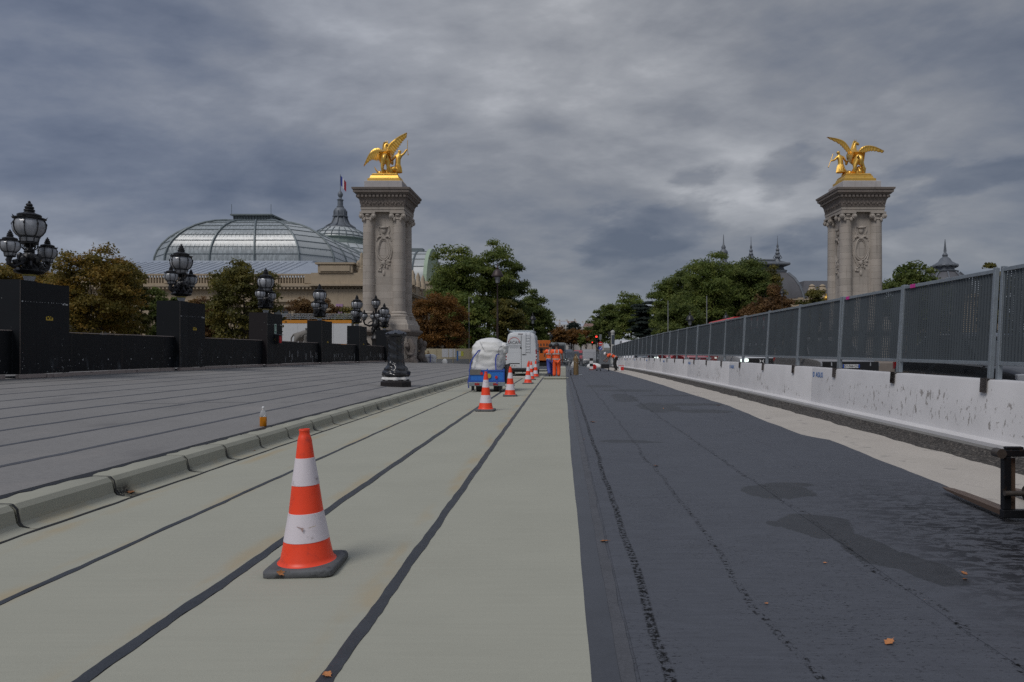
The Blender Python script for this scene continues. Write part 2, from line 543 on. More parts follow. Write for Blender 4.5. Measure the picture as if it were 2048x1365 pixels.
def mat_pavement():
    m_, nt, b = new_mat('slate_membrane')
    p = pos(nt); x, y, z = nt.sep(p)
    g = nt.noise(p, 130, 3, 0.7)
    mott = nt.noise(nt.comb(nt.m('MULTIPLY', x, 1.0), nt.m('MULTIPLY', y, 2.6), 0), 9.0, 4, 0.65)
    f = nt.m('ADD', 0.58, nt.m('ADD', nt.m('MULTIPLY', nt.noise(p, 0.5, 4), 0.30), nt.m('MULTIPLY', mott, 0.55)))
    f = nt.m('ADD', f, nt.m('MULTIPLY', nt.m('SUBTRACT', g, 0.5), 0.6))
    c = mul(nt, (0.222, 0.214, 0.207), f)
    r_ = nt.n('ShaderNodeObjectInfo').outputs['Random']
    c = mul(nt, c, nt.m('ADD', 0.95, nt.m('MULTIPLY', r_, 0.10)))
    c = nt.mix(nt.m('MULTIPLY', nt.step(nt.noise(p, 22, 5, 0.7), 0.62, 0.70), 0.6), c, (0.05, 0.05, 0.055))
    c = nt.mix(nt.m('MULTIPLY', nt.step(nt.noise(nt.comb(nt.m('MULTIPLY', x, 0.8), nt.m('MULTIPLY', y, 0.35), 7.0), 1.1, 5, 0.6), 0.54, 0.70), 0.42), c, (0.115, 0.110, 0.112))
    c = nt.mix(nt.m('MULTIPLY', nt.step(nt.noise(nt.comb(x, nt.m('MULTIPLY', y, 0.5), 17.0), 0.9, 4, 0.6), 0.56, 0.72), 0.30), c, (0.30, 0.275, 0.255))
    nt.put(b.inputs['Base Color'], c)
    b.inputs['Roughness'].default_value = 0.82
    b.inputs['Specular IOR Level'].default_value = 0.3
    bump(nt, b, g, 0.5, 0.006)
    return m_

def mat_kerb():
    m_, nt, b = new_mat('mineral_green_kerb')
    p = pos(nt); o = ob(nt); x, y, z = nt.sep(o)
    g = nt.noise(p, 260, 2, 0.7)
    f = nt.m('ADD', 0.86, nt.m('MULTIPLY', nt.noise(p, 2.2, 4), 0.24))
    f = nt.m('ADD', f, nt.m('MULTIPLY', nt.m('SUBTRACT', g, 0.5), 0.5))
    c = mul(nt, (0.355, 0.35, 0.29), f)
    stain = nt.m('MULTIPLY', nt.step(z, 0.11, 0.02), nt.step(nt.noise(p, 3.5, 4), 0.45, 0.7))
    c = nt.mix(nt.m('MULTIPLY', stain, 0.5), c, (0.42, 0.345, 0.215))
    # torch soot by some of the joints and tar runs down them
    end = nt.step(nt.m('ADD', y, nt.m('MULTIPLY', nt.m('SUBTRACT', nt.noise(p, 5, 3), 0.5), 0.25)), -0.40, -0.56)
    soot = nt.m('MULTIPLY', nt.m('MULTIPLY', end, nt.step(z, 0.19, 0.04)), nt.step(nt.noise(p, 0.9, 2), 0.42, 0.56))
    c = nt.mix(nt.m('MULTIPLY', soot, nt.step(nt.noise(p, 60, 3, 0.7), 0.30, 0.55)), c, (0.02, 0.02, 0.02))
    nt.put(b.inputs['Base Color'], c)
    b.inputs['Roughness'].default_value = 0.92
    b.inputs['Specular IOR Level'].default_value = 0.2
    bump(nt, b, g, 0.35, 0.004)
    return m_

def mat_barrier():
    m_, nt, b = new_mat('chipped_white_paint')
    p = pos(nt); x, y, z = nt.sep(p); o = ob(nt); ox, oy, oz = nt.sep(o)
    f = nt.m('ADD', 0.84, nt.m('MULTIPLY', nt.noise(p, 1.7, 5), 0.28))
    c = mul(nt, (0.62, 0.605, 0.605), f)
    q = nt.comb(nt.m('MULTIPLY', y, 2.6), nt.m('MULTIPLY', z, 1.25), x)
    chips = nt.noise(q, 4.6, 7, 0.68, 0.35)
    where = nt.noise(nt.comb(nt.m('MULTIPLY', y, 0.45), nt.m('MULTIPLY', z, 1.2), 5.0), 1.35, 3, 0.5)
    band = nt.m('MULTIPLY', nt.step(oz, 0.10, 0.22), nt.step(oz, 0.95, 0.62))
    near = nt.step(y, 20.0, 15.0)
    thr = nt.m('SUBTRACT', 0.70, nt.m('MULTIPLY', nt.m('MULTIPLY', nt.m('MAXIMUM', nt.step(where, 0.49, 0.64), nt.m('MULTIPLY', near, 0.72)), band), 0.165))
    k = nt.step(nt.m('SUBTRACT', chips, thr), 0.0, 0.022)
    spk = nt.noise(nt.comb(nt.m('MULTIPLY', y, 2.2), z, x), 26, 3, 0.6)
    k = nt.m('MAXIMUM', k, nt.m('MULTIPLY', nt.step(spk, 0.675, 0.71), 0.55))
    c = nt.mix(nt.m('MULTIPLY', k, 0.80), c, mul(nt, (0.215, 0.195, 0.178), nt.m('ADD', 0.7, nt.m('MULTIPLY', nt.noise(p, 30, 3), 0.6))))
    rust = nt.m('MULTIPLY', nt.step(nt.noise(nt.comb(nt.m('MULTIPLY', y, 5), nt.m('MULTIPLY', z, 0.6), 0), 1.4, 3), 0.64, 0.76), nt.step(oz, 0.62, 0.9))
    c = nt.mix(nt.m('MULTIPLY', rust, 0.30), c, (0.33, 0.20, 0.11))
    nt.put(b.inputs['Base Color'], c)
    b.inputs['Roughness'].default_value = 0.62
    bump(nt, b, nt.m('SUBTRACT', 1.0, k), 0.3, 0.004)
    return m_

def mat_hoarding():
    m_, nt, b = new_mat('black_film_ply')
    p = pos(nt); x, y, z = nt.sep(p); o = ob(nt); ox, oy, oz = nt.sep(o)
    r_ = nt.n('ShaderNodeObjectInfo').outputs['Random']
    f = nt.m('ADD', 0.65, nt.m('ADD', nt.m('MULTIPLY', nt.noise(p, 1.1, 4), 0.5), nt.m('MULTIPLY', r_, 0.35)))
    c = mul(nt, (0.0085, 0.0098, 0.0120), f)
    c = nt.mix(nt.m('MULTIPLY', nt.step(r_, 0.86, 1.0), 0.55), c, (0.030, 0.022, 0.022))
    low = nt.step(oz, 0.55, 0.05)
    spk = nt.step(nt.noise(p, 15, 2, 0.4), nt.m('SUBTRACT', 0.785, nt.m('MULTIPLY', low, 0.085)), nt.m('SUBTRACT', 0.80, nt.m('MULTIPLY', low, 0.085)))
    c = nt.mix(nt.m('MULTIPLY', spk, 0.75), c, (0.34, 0.35, 0.34))
    smear = nt.m('MULTIPLY', nt.step(nt.noise(nt.comb(nt.m('MULTIPLY', y, 2.4), nt.m('MULTIPLY', x, 2.4), nt.m('MULTIPLY', nt.m('SUBTRACT', z, nt.m('MULTIPLY', y, 0.5)), 0.9)), 1.3, 5, 0.6), 0.54, 0.74), nt.step(oz, 1.2, 0.2))
    c = nt.mix(nt.m('MULTIPLY', smear, 0.42), c, (0.16, 0.18, 0.20))
    nt.put(b.inputs['Base Color'], c)
    b.inputs['Roughness'].default_value = 0.5
    b.inputs['Specular IOR Level'].default_value = 0.2
    bump(nt, b, nt.noise(p, 20, 4), 0.08)
    return m_

def mat_fence_mesh():
    m_, nt, b = new_mat('perforated_steel')
    o = ob(nt); x, y, z = nt.sep(o)
    fz = nt.m('FRACT', nt.m('DIVIDE', z, 0.034)); fy = nt.m('FRACT', nt.m('DIVIDE', y, 0.0405))
    hole = nt.m('MULTIPLY', nt.m('MULTIPLY', nt.m('GREATER_THAN', fz, 0.30), nt.m('LESS_THAN', fz, 0.70)), nt.m('MULTIPLY', nt.m('GREATER_THAN', fy, 0.43), nt.m('LESS_THAN', fy, 0.57)))
    p = pos(nt)
    f = nt.m('ADD', 0.75, nt.m('MULTIPLY', nt.noise(p, 1.2, 4), 0.5))
    nt.put(b.inputs['Base Color'], mul(nt, (0.062, 0.074, 0.084), f))
    b.inputs['Roughness'].default_value = 0.5
    b.inputs['Metallic'].default_value = 0.3
    tr = nt.n('ShaderNodeBsdfTransparent'); mx = nt.n('ShaderNodeMixShader')
    nt.put(mx.inputs[0], hole)
    nt.t.links.new(b.outputs[0], mx.inputs[1]); nt.t.links.new(tr.outputs[0], mx.inputs[2])
    nt.t.links.new(mx.outputs[0], nt.t.nodes['Material Output'].inputs[0])
    return m_

def mat_stone(name, col, dark=(0.10, 0.09, 0.08), orand=0.10):
    m_, nt, b = new_mat(name)
    p = pos(nt); x, y, z = nt.sep(p)
    r_ = nt.n('ShaderNodeObjectInfo').outputs['Random']
    f = nt.m('ADD', 1.0 - orand, nt.m('MULTIPLY', r_, 2 * orand))
    f = nt.m('MULTIPLY', f, nt.m('ADD', 0.80, nt.m('MULTIPLY', nt.noise(p, 1.3, 5, 0.6), 0.4)))
    c = mul(nt, col, f)
    run = nt.noise(nt.comb(nt.m('MULTIPLY', x, 2.2), nt.m('MULTIPLY', y, 2.2), nt.m('MULTIPLY', z, 0.16)), 1.6, 5, 0.6)
    c = nt.mix(nt.m('MULTIPLY', nt.step(run, 0.52, 0.74), 0.42), c, dark)
    c = nt.mix(nt.m('MULTIPLY', nt.step(nt.noise(p, 0.5, 3), 0.5, 0.7), 0.12), c, (0.42, 0.33, 0.26))
    nt.put(b.inputs['Base Color'], c)
    b.inputs['Roughness'].default_value = 0.85
    b.inputs['Specular IOR Level'].default_value = 0.25
    bump(nt, b, nt.noise(p, 9, 5, 0.7), 0.25, 0.03)
    return m_

def mat_leaf(name, a, bcol, ccol, s=0.55):
    """leaves in three hues: per-clump and per-leaf mixture"""
    m_, nt, b = new_mat(name)
    p = pos(nt)
    n1 = nt.noise(p, s, 3, 0.5)
    n2 = nt.noise(p, 5.5, 2, 0.6)
    v = nt.m('ADD', nt.m('MULTIPLY', n1, 0.62), nt.m('MULTIPLY', n2, 0.42))
    c = nt.ramp(v, [(0.36, a), (0.53, bcol), (0.70, ccol)])
    nt.put(b.inputs['Base Color'], c)
    b.inputs['Roughness'].default_value = 0.55
    b.inputs['Specular IOR Level'].default_value = 0.25
    tl = nt.n('ShaderNodeBsdfTranslucent'); nt.put(tl.inputs[0], c)
    mx = nt.n('ShaderNodeMixShader'); mx.inputs[0].default_value = 0.48
    nt.t.links.new(b.outputs[0], mx.inputs[1]); nt.t.links.new(tl.outputs[0], mx.inputs[2])
    nt.t.links.new(mx.outputs[0], nt.t.nodes['Material Output'].inputs[0])
    return m_

def mat_glass(name, col, rough=0.12, stripes=0.0):
    m_, nt, b = new_mat(name)
    p = pos(nt)
    c = col
    if stripes:
        x, y, z = nt.sep(p)
        c = nt.mix(nt.step(nt.noise(nt.comb(nt.m('MULTIPLY', x, 1.5), nt.m('MULTIPLY', y, 1.5), nt.m('MULTIPLY', z, 0.5)), 1.3, 3), 0.45, 0.6), col, tuple(stripes * k for k in col))
    nt.put(b.inputs['Base Color'], c)
    b.inputs['Roughness'].default_value = rough
    b.inputs['Specular IOR Level'].default_value = 0.8
    return m_

def mat_clear(name, col=(1, 1, 1), rough=0.1, trans=0.85):
    m_, nt, b = new_mat(name)
    b.inputs['Base Color'].default_value = (*col, 1)
    b.inputs['Transmission Weight'].default_value = trans
    b.inputs['Roughness'].default_value = rough
    b.inputs['IOR'].default_value = 1.15
    return m_

m_green = mat_green(); m_tar = mat_tar_road(); m_pave = mat_pavement(); m_kerb = mat_kerb()
m_barrier = mat_barrier(); m_ply = mat_hoarding(); m_mesh = mat_fence_mesh()
m_seam = M('tar_bead', (0.040, 0.044, 0.052), 0.5, var=0.35, vs=5, fs=70, fine=0.3, bmp=0.5)
m_smooth = M('smooth_bitumen', (0.052, 0.056, 0.068), 0.40, var=0.25, vs=3, fs=50, fine=0.15, bmp=0.1)
m_seam_grey = M('tar_bead_dusty', (0.078, 0.080, 0.090), 0.6, var=0.3, vs=5, fs=70, fine=0.3, bmp=0.5)
m_seam_dark = M('tar_black', (0.013, 0.013, 0.014), 0.55, var=0.3, vs=12, fine=0.3, bmp=0.6)
m_conc = M('pale_concrete', (0.46, 0.42, 0.37), 0.85, var=0.14, vs=1.2, fs=45, fine=0.16, bmp=0.35, col2=(0.25, 0.23, 0.21), c2=(0.58, 0.74), c2s=2.4)
m_slab = M('grey_concrete', (0.17, 0.165, 0.155), 0.88, var=0.2, vs=3, fs=50, fine=0.2, bmp=0.5)
m_torn = M('torn_bitumen', (0.045, 0.040, 0.036), 0.85, var=0.5, vs=14, fs=90, fine=0.5, bmp=1.0, col2=(0.13, 0.115, 0.10), c2=(0.5, 0.62), c2s=24)
m_galv = M('galvanised_steel', (0.30, 0.335, 0.365), 0.42, 0.55, var=0.18, vs=6, fs=40, fine=0.12)
m_saddle = M('rusty_steel', (0.115, 0.10, 0.095), 0.6, 0.3, var=0.25, vs=9, col2=(0.17, 0.10, 0.06), c2=(0.55, 0.7), c2s=14)
m_wood = M('raw_timber', (0.36, 0.30, 0.27), 0.8, var=0.25, vs=3, fs=30, fine=0.15, col2=(0.15, 0.11, 0.10), c2=(0.55, 0.7), c2s=3)
m_edge = M('ply_edge', (0.17, 0.14, 0.12), 0.8, var=0.3, vs=8)
m_white = M('white_paint', (0.74, 0.74, 0.74), 0.5, var=0.05)
m_black = M('black_plastic', (0.015, 0.015, 0.016), 0.45, var=0.2)
m_rubber = M('black_rubber', (0.022, 0.022, 0.023), 0.75, var=0.25)
m_orange = M('fluorescent_orange', (0.95, 0.12, 0.025), 0.5, var=0.06, vs=6)
m_orange_cone = M('cone_orange', (0.93, 0.068, 0.020), 0.42, var=0.08, vs=5, fs=30, fine=0.05, col2=(0.52, 0.055, 0.03), c2=(0.55, 0.75), c2s=8)
m_reflect = M('reflective_sheet', (0.72, 0.66, 0.70), 0.5, var=0.05, fs=160, fine=0.10, col2=(0.42, 0.37, 0.37), c2=(0.58, 0.74), c2s=9)
m_grey_rubber = M('cone_base_rubber', (0.10, 0.104, 0.11), 0.7, var=0.2, vs=7, fs=60, fine=0.15, col2=(0.035, 0.035, 0.037), c2=(0.6, 0.72), c2s=9, bmp=0.3)
m_stone = mat_stone('pylon_limestone', (0.41, 0.368, 0.325), (0.15, 0.135, 0.12))
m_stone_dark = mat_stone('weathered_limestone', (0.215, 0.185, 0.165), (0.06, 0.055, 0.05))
m_stone_white = mat_stone('clean_white_stone', (0.44, 0.42, 0.42), (0.33, 0.31, 0.31))
m_palace = mat_stone('palace_limestone', (0.40, 0.325, 0.235), (0.20, 0.165, 0.125), 0.06)
m_gold = M('gilding', (0.82, 0.51, 0.12), 0.44, 0.85, var=0.10, vs=2.0, fs=24, fine=0.12, bmp=0.2, col2=(0.70, 0.38, 0.05), c2=(0.55, 0.7), c2s=2)
m_bronze = M('dark_bronze', (0.022, 0.022, 0.024), 0.40, 0.35, var=0.4, vs=14, fs=50, fine=0.2, bmp=0.2, col2=(0.05, 0.046, 0.04), c2=(0.55, 0.7), c2s=14)
m_brown_iron = M('brown_painted_iron', (0.050, 0.034, 0.033), 0.5, 0.2, var=0.2)
m_globe = mat_glass('lantern_glass', (0.27, 0.28, 0.30), 0.12, 1.5)
m_zinc = M('zinc_roof', (0.34, 0.375, 0.43), 0.5, 0.25, var=0.12, vs=0.4, fs=4, fine=0.1)
m_lead = M('dark_zinc', (0.135, 0.150, 0.172), 0.55, 0.2, var=0.25, vs=0.7, fs=6, fine=0.15)
m_slate = M('slate', (0.095, 0.095, 0.105), 0.6, var=0.2, vs=0.6, fs=5, fine=0.2)
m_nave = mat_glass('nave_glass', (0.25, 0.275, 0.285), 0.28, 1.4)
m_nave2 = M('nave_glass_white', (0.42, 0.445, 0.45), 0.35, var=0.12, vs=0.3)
m_iron = M('grey_green_iron', (0.155, 0.185, 0.195), 0.5, 0.2, var=0.15, vs=1)
m_verdigris = M('verdigris', (0.15, 0.335, 0.255), 0.7, var=0.25, vs=1.5, col2=(0.07, 0.14, 0.11), c2=(0.55, 0.7), c2s=1.2)
m_verd_pale = M('pale_verdigris', (0.33, 0.42, 0.31), 0.7, var=0.15)
m_pane = mat_glass('window_pane', (0.035, 0.04, 0.047), 0.1)
m_bark = M('bark', (0.062, 0.050, 0.040), 0.9, var=0.3, vs=2, fs=14, fine=0.3, bmp=0.6)
m_leaf_plane = mat_leaf('plane_leaves', (0.060, 0.095, 0.022), (0.155, 0.198, 0.046), (0.310, 0.320, 0.080))
m_leaf_green = mat_leaf('green_leaves', (0.052, 0.080, 0.022), (0.125, 0.162, 0.042), (0.255, 0.270, 0.070))
m_leaf_olive = mat_leaf('olive_leaves', (0.056, 0.064, 0.019), (0.150, 0.140, 0.036), (0.30, 0.230, 0.054))
m_leaf_gold = mat_leaf('turning_leaves', (0.085, 0.085, 0.021), (0.220, 0.165, 0.036), (0.41, 0.220, 0.040), 0.45)
m_leaf_brown = mat_leaf('rust_leaves', (0.090, 0.055, 0.020), (0.215, 0.108, 0.030), (0.33, 0.155, 0.040))
m_leaf_red = mat_leaf('russet_leaves', (0.085, 0.050, 0.022), (0.180, 0.098, 0.040), (0.26, 0.17, 0.062))
m_leaf_cedar = mat_leaf('cedar_needles', (0.022, 0.036, 0.028), (0.042, 0.060, 0.050), (0.085, 0.105, 0.092))
m_dryleaf = M('dry_leaf', (0.42, 0.17, 0.06), 0.7, var=0.3, vs=12, fs=80, fine=0.2, orand=0.25)
m_blue = M('royal_blue', (0.035, 0.10, 0.42), 0.5, var=0.15, vs=6)
m_strap = M('blue_webbing', (0.055, 0.085, 0.36), 0.7, var=0.1)
m_bag = M('woven_white_bag', (0.72, 0.715, 0.70), 0.6, var=0.07, vs=3, fs=140, fine=0.05, bmp=0.1)
m_film = M('black_film', (0.016, 0.017, 0.020), 0.24, var=0.3, vs=4, spec=0.7)
m_red = M('signal_red', (0.55, 0.022, 0.022), 0.4, var=0.08)
m_khaki = M('ochre_cylinder_paint', (0.19, 0.125, 0.055), 0.5, 0.1, var=0.15, vs=4)
m_grey = M('mid_grey', (0.22, 0.225, 0.23), 0.6, var=0.12)
m_dark = M('near_black', (0.012, 0.012, 0.013), 0.6)
m_yellow = M('yellow_stencil', (0.52, 0.36, 0.035), 0.6, var=0.3, vs=30)
m_chalk = M('chalk_white', (0.52, 0.53, 0.53), 0.8, var=0.25, vs=20)
m_pink = M('pink_tape', (0.55, 0.035, 0.27), 0.5, var=0.2, vs=20)
m_beige = M('beige_panel', (0.46, 0.40, 0.27), 0.7, var=0.08, orand=0.06)
m_hoard_white = M('white_hoarding', (0.62, 0.63, 0.65), 0.5, var=0.05)
m_hoard_orange = M('orange_trim', (0.62, 0.25, 0.025), 0.5)
m_lion = mat_stone('grey_statue_stone', (0.20, 0.19, 0.178), (0.08, 0.075, 0.07), 0.0)
m_skin = M('skin', (0.24, 0.13, 0.09), 0.6)
m_car_white = M('car_paint_white', (0.62, 0.62, 0.63), 0.25, var=0.03, coat=0.6)
m_car_dark = M('car_paint_anthracite', (0.030, 0.031, 0.034), 0.25, 0.3, var=0.05, coat=0.8)
m_car_silver = M('car_paint_silver', (0.36, 0.345, 0.335), 0.3, 0.5, var=0.04, coat=0.6)
m_car_red = M('car_paint_red', (0.42, 0.016, 0.022), 0.25, 0.1, var=0.05, coat=0.8)
m_car_blue = M('car_paint_slate', (0.09, 0.11, 0.14), 0.25, 0.3, var=0.05, coat=0.8)
m_van = M('van_white', (0.60, 0.62, 0.645), 0.42, var=0.05, vs=1.5, fs=8, fine=0.03, coat=0.2)
m_carglass = mat_glass('car_glass', (0.02, 0.024, 0.028), 0.06)
m_chrome = M('chrome', (0.6, 0.6, 0.62), 0.15, 1.0)
m_lamp_on = emit('headlight_led', (0.85, 1.0, 0.92), 1.3)
m_red_on = emit('red_signal_light', (1.0, 0.05, 0.03), 1.6)
m_taillight = M('tail_lamp_red', (0.32, 0.012, 0.015), 0.2, coat=0.5)
m_plate = M('plate_white', (0.70, 0.70, 0.70), 0.4)
m_plate_blue = M('plate_blue', (0.03, 0.09, 0.42), 0.4)
m_ink = M('ink_black', (0.015, 0.015, 0.016), 0.6)
m_logo_blue = M('logo_blue', (0.045, 0.16, 0.42), 0.6, var=0.25, vs=30)
m_tine = M('bare_brown_steel', (0.155, 0.105, 0.078), 0.45, 0.4, var=0.2, vs=7, fs=50, fine=0.12)
m_blacksteel = M('oily_black_steel', (0.014, 0.015, 0.018), 0.38, 0.35, var=0.4, vs=9, col2=(0.045, 0.03, 0.022), c2=(0.6, 0.72), c2s=14)
m_mud = M('earth', (0.13, 0.12, 0.10), 0.95, var=0.2, vs=0.1)
m_asphalt = M('asphalt', (0.058, 0.058, 0.060), 0.75, var=0.15, vs=0.6, fs=60, fine=0.15)

# ------------------------------------------------------------------ ground, road, pavement
def nz(y, s, k=0.0):
    """cheap smooth noise along y"""
    return (math.sin(y * 1.7 * s + k) + math.sin(y * 3.9 * s + 2.1 * k + 1.3) * 0.6 + math.sin(y * 9.1 * s + 3.7 * k) * 0.35 + math.sin(y * 23.3 * s + k) * 0.22) / 2.17

def ys(y0, y1, near=0.06, grow=1.035):
    out = [y0]; st = near
    while out[-1] < y1:
        out.append(min(y1, out[-1] + st)); 
        if out[-1] > 3: st *= grow
    return out

def sheet(name, fx0, fx1, y0, y1, top, mat, parent=None, nx=4, near=0.06, skirt=0.012, kind=None, hump=0.0, grow=1.035):
    """a long strip laid on the deck; fx0/fx1 give its two edges, with a thin turned-down rim"""
    b = MB(); Y = ys(y0, y1, near, grow); V = []; F = []
    cols = nx + 3
    for y in Y:
        a, c = fx0(y), fx1(y)
        for j in range(cols):
            if j == 0: V.append((a, y, gz(y) + top(a) - skirt))
            elif j == cols - 1: V.append((c, y, gz(y) + top(c) - skirt))
            else:
                t = (j - 1) / nx
                x = a + (c - a) * t
                V.append((x, y, gz(y) + top(x) + hump * 4 * t * (1 - t)))
    for i in range(len(Y) - 1):
        for j in range(cols - 1):
            F.append((i * cols + j, i * cols + j + 1, (i + 1) * cols + j + 1, (i + 1) * cols + j))
    b.add(V, F)
    return b.build(name, mat, parent, kind=kind, smooth=True)

def flat(h): return lambda x: h
def line(x0, amp=0.0, s=1.0, k=0.0): return lambda y: x0 + amp * nz(y, s, k)

g = MB(); n = 24
g.grid(lambda u, v: (-3000 + 6000 * u, -400 + 5400 * v, -1.45), n, n)
struct('ground', g, m_mud)

road = sheet('road', line(-4.72), line(6.3), -8, 420, flat(0.0), m_tar, nx=6, near=0.3, kind='structure', grow=1.05)
def green(a, c, y1, ka, kc, sa, sc):
    return sheet('membrane_sheet', line(a, sa, 2.2, ka), line(c, sc, 2.2, kc), -2, y1, flat(0.006), m_green, road, nx=5)
green(-4.60, -3.525, 66, 0.3, 1.0, 0.006, 0.007)
green(-3.475, -2.345, 66, 1.9, 2.0, 0.007, 0.013)
green(-2.255, -1.170, 66, 3.0, 4.4, 0.012, 0.010)
sheet('membrane_sheet', line(-1.095, 0.010, 2.2, 5.1), lambda y: 0.135 + 0.09 * max(0, (y - 20) / 16) ** 2 - 0.05 * max(0, (y - 30) / 8) + 0.012 * nz(y, 0.25), -2, 38.5, flat(0.006), m_green, road, nx=5)
# tar squeezed out of the lap joints
def bead(x0, w, y1, k, amp=0.012, parent=None, mat=None, top=None):
    base = top or flat(0.0105)
    sheet('tar_seam', lambda y: x0 - w / 2 + amp * nz(y, 2.2, k) + 0.35 * amp * nz(y, 9, k), lambda y: x0 + w / 2 + amp * nz(y, 2.2, k + 0.8) + 0.5 * amp * nz(y, 11, k + 2),
          -2, y1, base, mat or m_seam, parent or road, nx=2, near=0.035, skirt=0.009, hump=0.003)
bead(-3.50, 0.052, 66, 0.6)
bead(-2.30, 0.085, 66, 2.2, 0.011)
bead(-1.132, 0.078, 40, 4.0, 0.010)
bead(-4.585, 0.045, 60, 7.0, 0.014, mat=m_seam_dark)
# black rolls to the right of the green ones
sheet('membrane_sheet', lambda y: 0.10, line(0.288, 0.005, 1, 1), -2, 90, flat(0.0045), m_smooth, road, nx=3)
sheet('tar_seam', line(0.280, 0.006, 1, 1), line(0.352, 0.010, 3, 2), -2, 90, flat(0.0085), m_seam_grey, road, nx=2)
sheet('membrane_sheet', line(0.372, 0.004, 1, 3), line(1.22, 0.012, 0.7, 4), -2, 90, flat(0.006), m_tar, road, nx=3)
sheet('membrane_sheet', line(1.20, 0.012, 0.7, 4), line(2.30, 0.02, 0.7, 5), -2, 90, flat(0.0035), m_tar, road, nx=3)
EDGE = [(3, 4.2), (6.9, 4.35), (8.0, 4.43), (12.1, 4.66), (12.35, 4.42), (14.6, 4.45), (18.9, 4.66), (23, 4.6), (27, 4.52), (31, 4.56), (57, 4.35), (90, 4.3)]
def edge_x(y):
    for (a, xa), (c, xc) in zip(EDGE, EDGE[1:]):
        if y <= c: return xa + (xc - xa) * max(0, (y - a) / (c - a)) + 0.025 * nz(y, 1.3, 2)
    return 4.3
sheet('membrane_sheet', line(2.28, 0.02, 0.7, 5), edge_x, -2, 90, flat(0.0065), m_tar, road, nx=5)
# bare concrete margin, torn gutter and the slab that carries the barrier
sheet('concrete_margin', lambda y: 3.9, lambda y: 5.95 + 0.05 * nz(y, 1.7, 1), -2, 92, flat(0.0025), m_conc, nx=4, near=0.12, kind='structure', skirt=0.05)
gb = MB(); Y = ys(-2, 92, 0.05, 1.022)
rng = np.random.RandomState(3)
V = []; F = []; prof = [(5.80, 0.0), (5.90, 0.022), (6.02, 0.045), (6.12, 0.065), (6.19, 0.12)]
for y in Y:
    for j, (x, z) in enumerate(prof):
        jx = rng.uniform(-0.03, 0.03) if j < 4 else rng.uniform(-0.006, 0.006)
        jz = rng.uniform(-0.012, 0.018) if 0 < j < 4 else 0
        V.append((x + jx + (0.06 * nz(y, 1.4, 3) if j < 2 else 0), y, gz(y) + max(0.0, z + jz) + (0.004 if j else -0.002)))
w_ = len(prof)
for i in range(len(Y) - 1):
    for j in range(w_ - 1): F.append((i * w_ + j, i * w_ + j + 1, (i + 1) * w_ + j + 1, (i + 1) * w_ + j))
gb.add(V, F)
gut = gb.build('gutter', m_torn, kind='structure')
# shreds of torn membrane in the gutter
sb = MB()
for i in range(2600):
    y = 4 + 44 * rng.rand() ** 1.6; x = rng.uniform(5.86, 6.2); z = gz(y) + 0.02 + (x - 5.86) * 0.27
    a = rng.uniform(0, 6.28); l = rng.uniform(0.02, 0.09); t = rng.uniform(-0.2, 0.9)
    d = Vector((math.cos(a) * 0.5, math.sin(a), t)) * l; s_ = Vector((0.006, 0.006, 0.004))
    p = Vector((x, y, z))
    sb.add([p - s_, p + s_, p + d], [(0, 1, 2)])
sb.build('gutter_shreds', m_torn, gut, kind='stuff')
sheet('barrier_slab', line(6.19, 0.004, 2, 1), line(7.25), -2, 92, flat(0.13), m_slab, nx=2, near=0.3, kind='structure', skirt=0.14)
sheet('traffic_road', line(7.25), line(17.5), -8, 96, flat(0.26), m_asphalt, nx=2, near=0.5, kind='structure', skirt=0.14, grow=1.06)
ab = MB(); ab.grid(lambda u, v: (-60 + 120 * u, 96 + 500 * v, gz(96 + 500 * v) + 0.02 - 0.02), 4, 12)
struct('avenue', ab, m_asphalt)

# pavement, laid with metre-wide rolls
pv = sheet('pavement', line(-17.4), line(-5.05), -8, 74, lambda x: pave(x) - 0.004, m_seam_dark, nx=6, near=0.5, kind='structure', skirt=0.3, grow=1.05)
ptop = lambda x: pave(x) + 0.004
edges = [-5.17] + [-6.22 - 1.02 * k for k in range(12)]
for i in range(len(edges) - 1):
    a, c = edges[i + 1], edges[i]
    sheet('membrane_sheet', line(a + 0.028, 0.012, 1.1, i * 1.7), line(c - 0.028, 0.012, 1.1, i * 1.7 - 1.0), -4, 74, ptop, m_pave, pv, nx=3, near=0.10, skirt=0.010)
    if i < 11:
        bead(a, 0.085 if i < 5 else 0.07, 74, i * 1.3 + 0.5, 0.016, pv, m_seam_grey, top=lambda x: pave(x) + 0.0075)
bead(-5.150, 0.05, 45, 8.8, 0.012, pv, m_seam_dark, top=lambda x: pave(x) + 0.008)
# a few end laps across the rolls
for (x0, x1, y) in ((-9.28, -8.26, 14.4), (-8.24, -7.26, 15.4), (-10.3, -9.3, 22), (-7.2, -6.2, 19.5), (-11.3, -10.3, 17.6)):
    b = MB(); b.grid(lambda u, v: (x0 + (x1 - x0) * u, y + 0.03 * v + 0.6 * u + 0.008 * nz(u * 9, 1, y), gz(y) + pave(x0 + (x1 - x0) * u) + 0.0085), 10, 1)
    b.build('tar_seam', m_seam, pv)

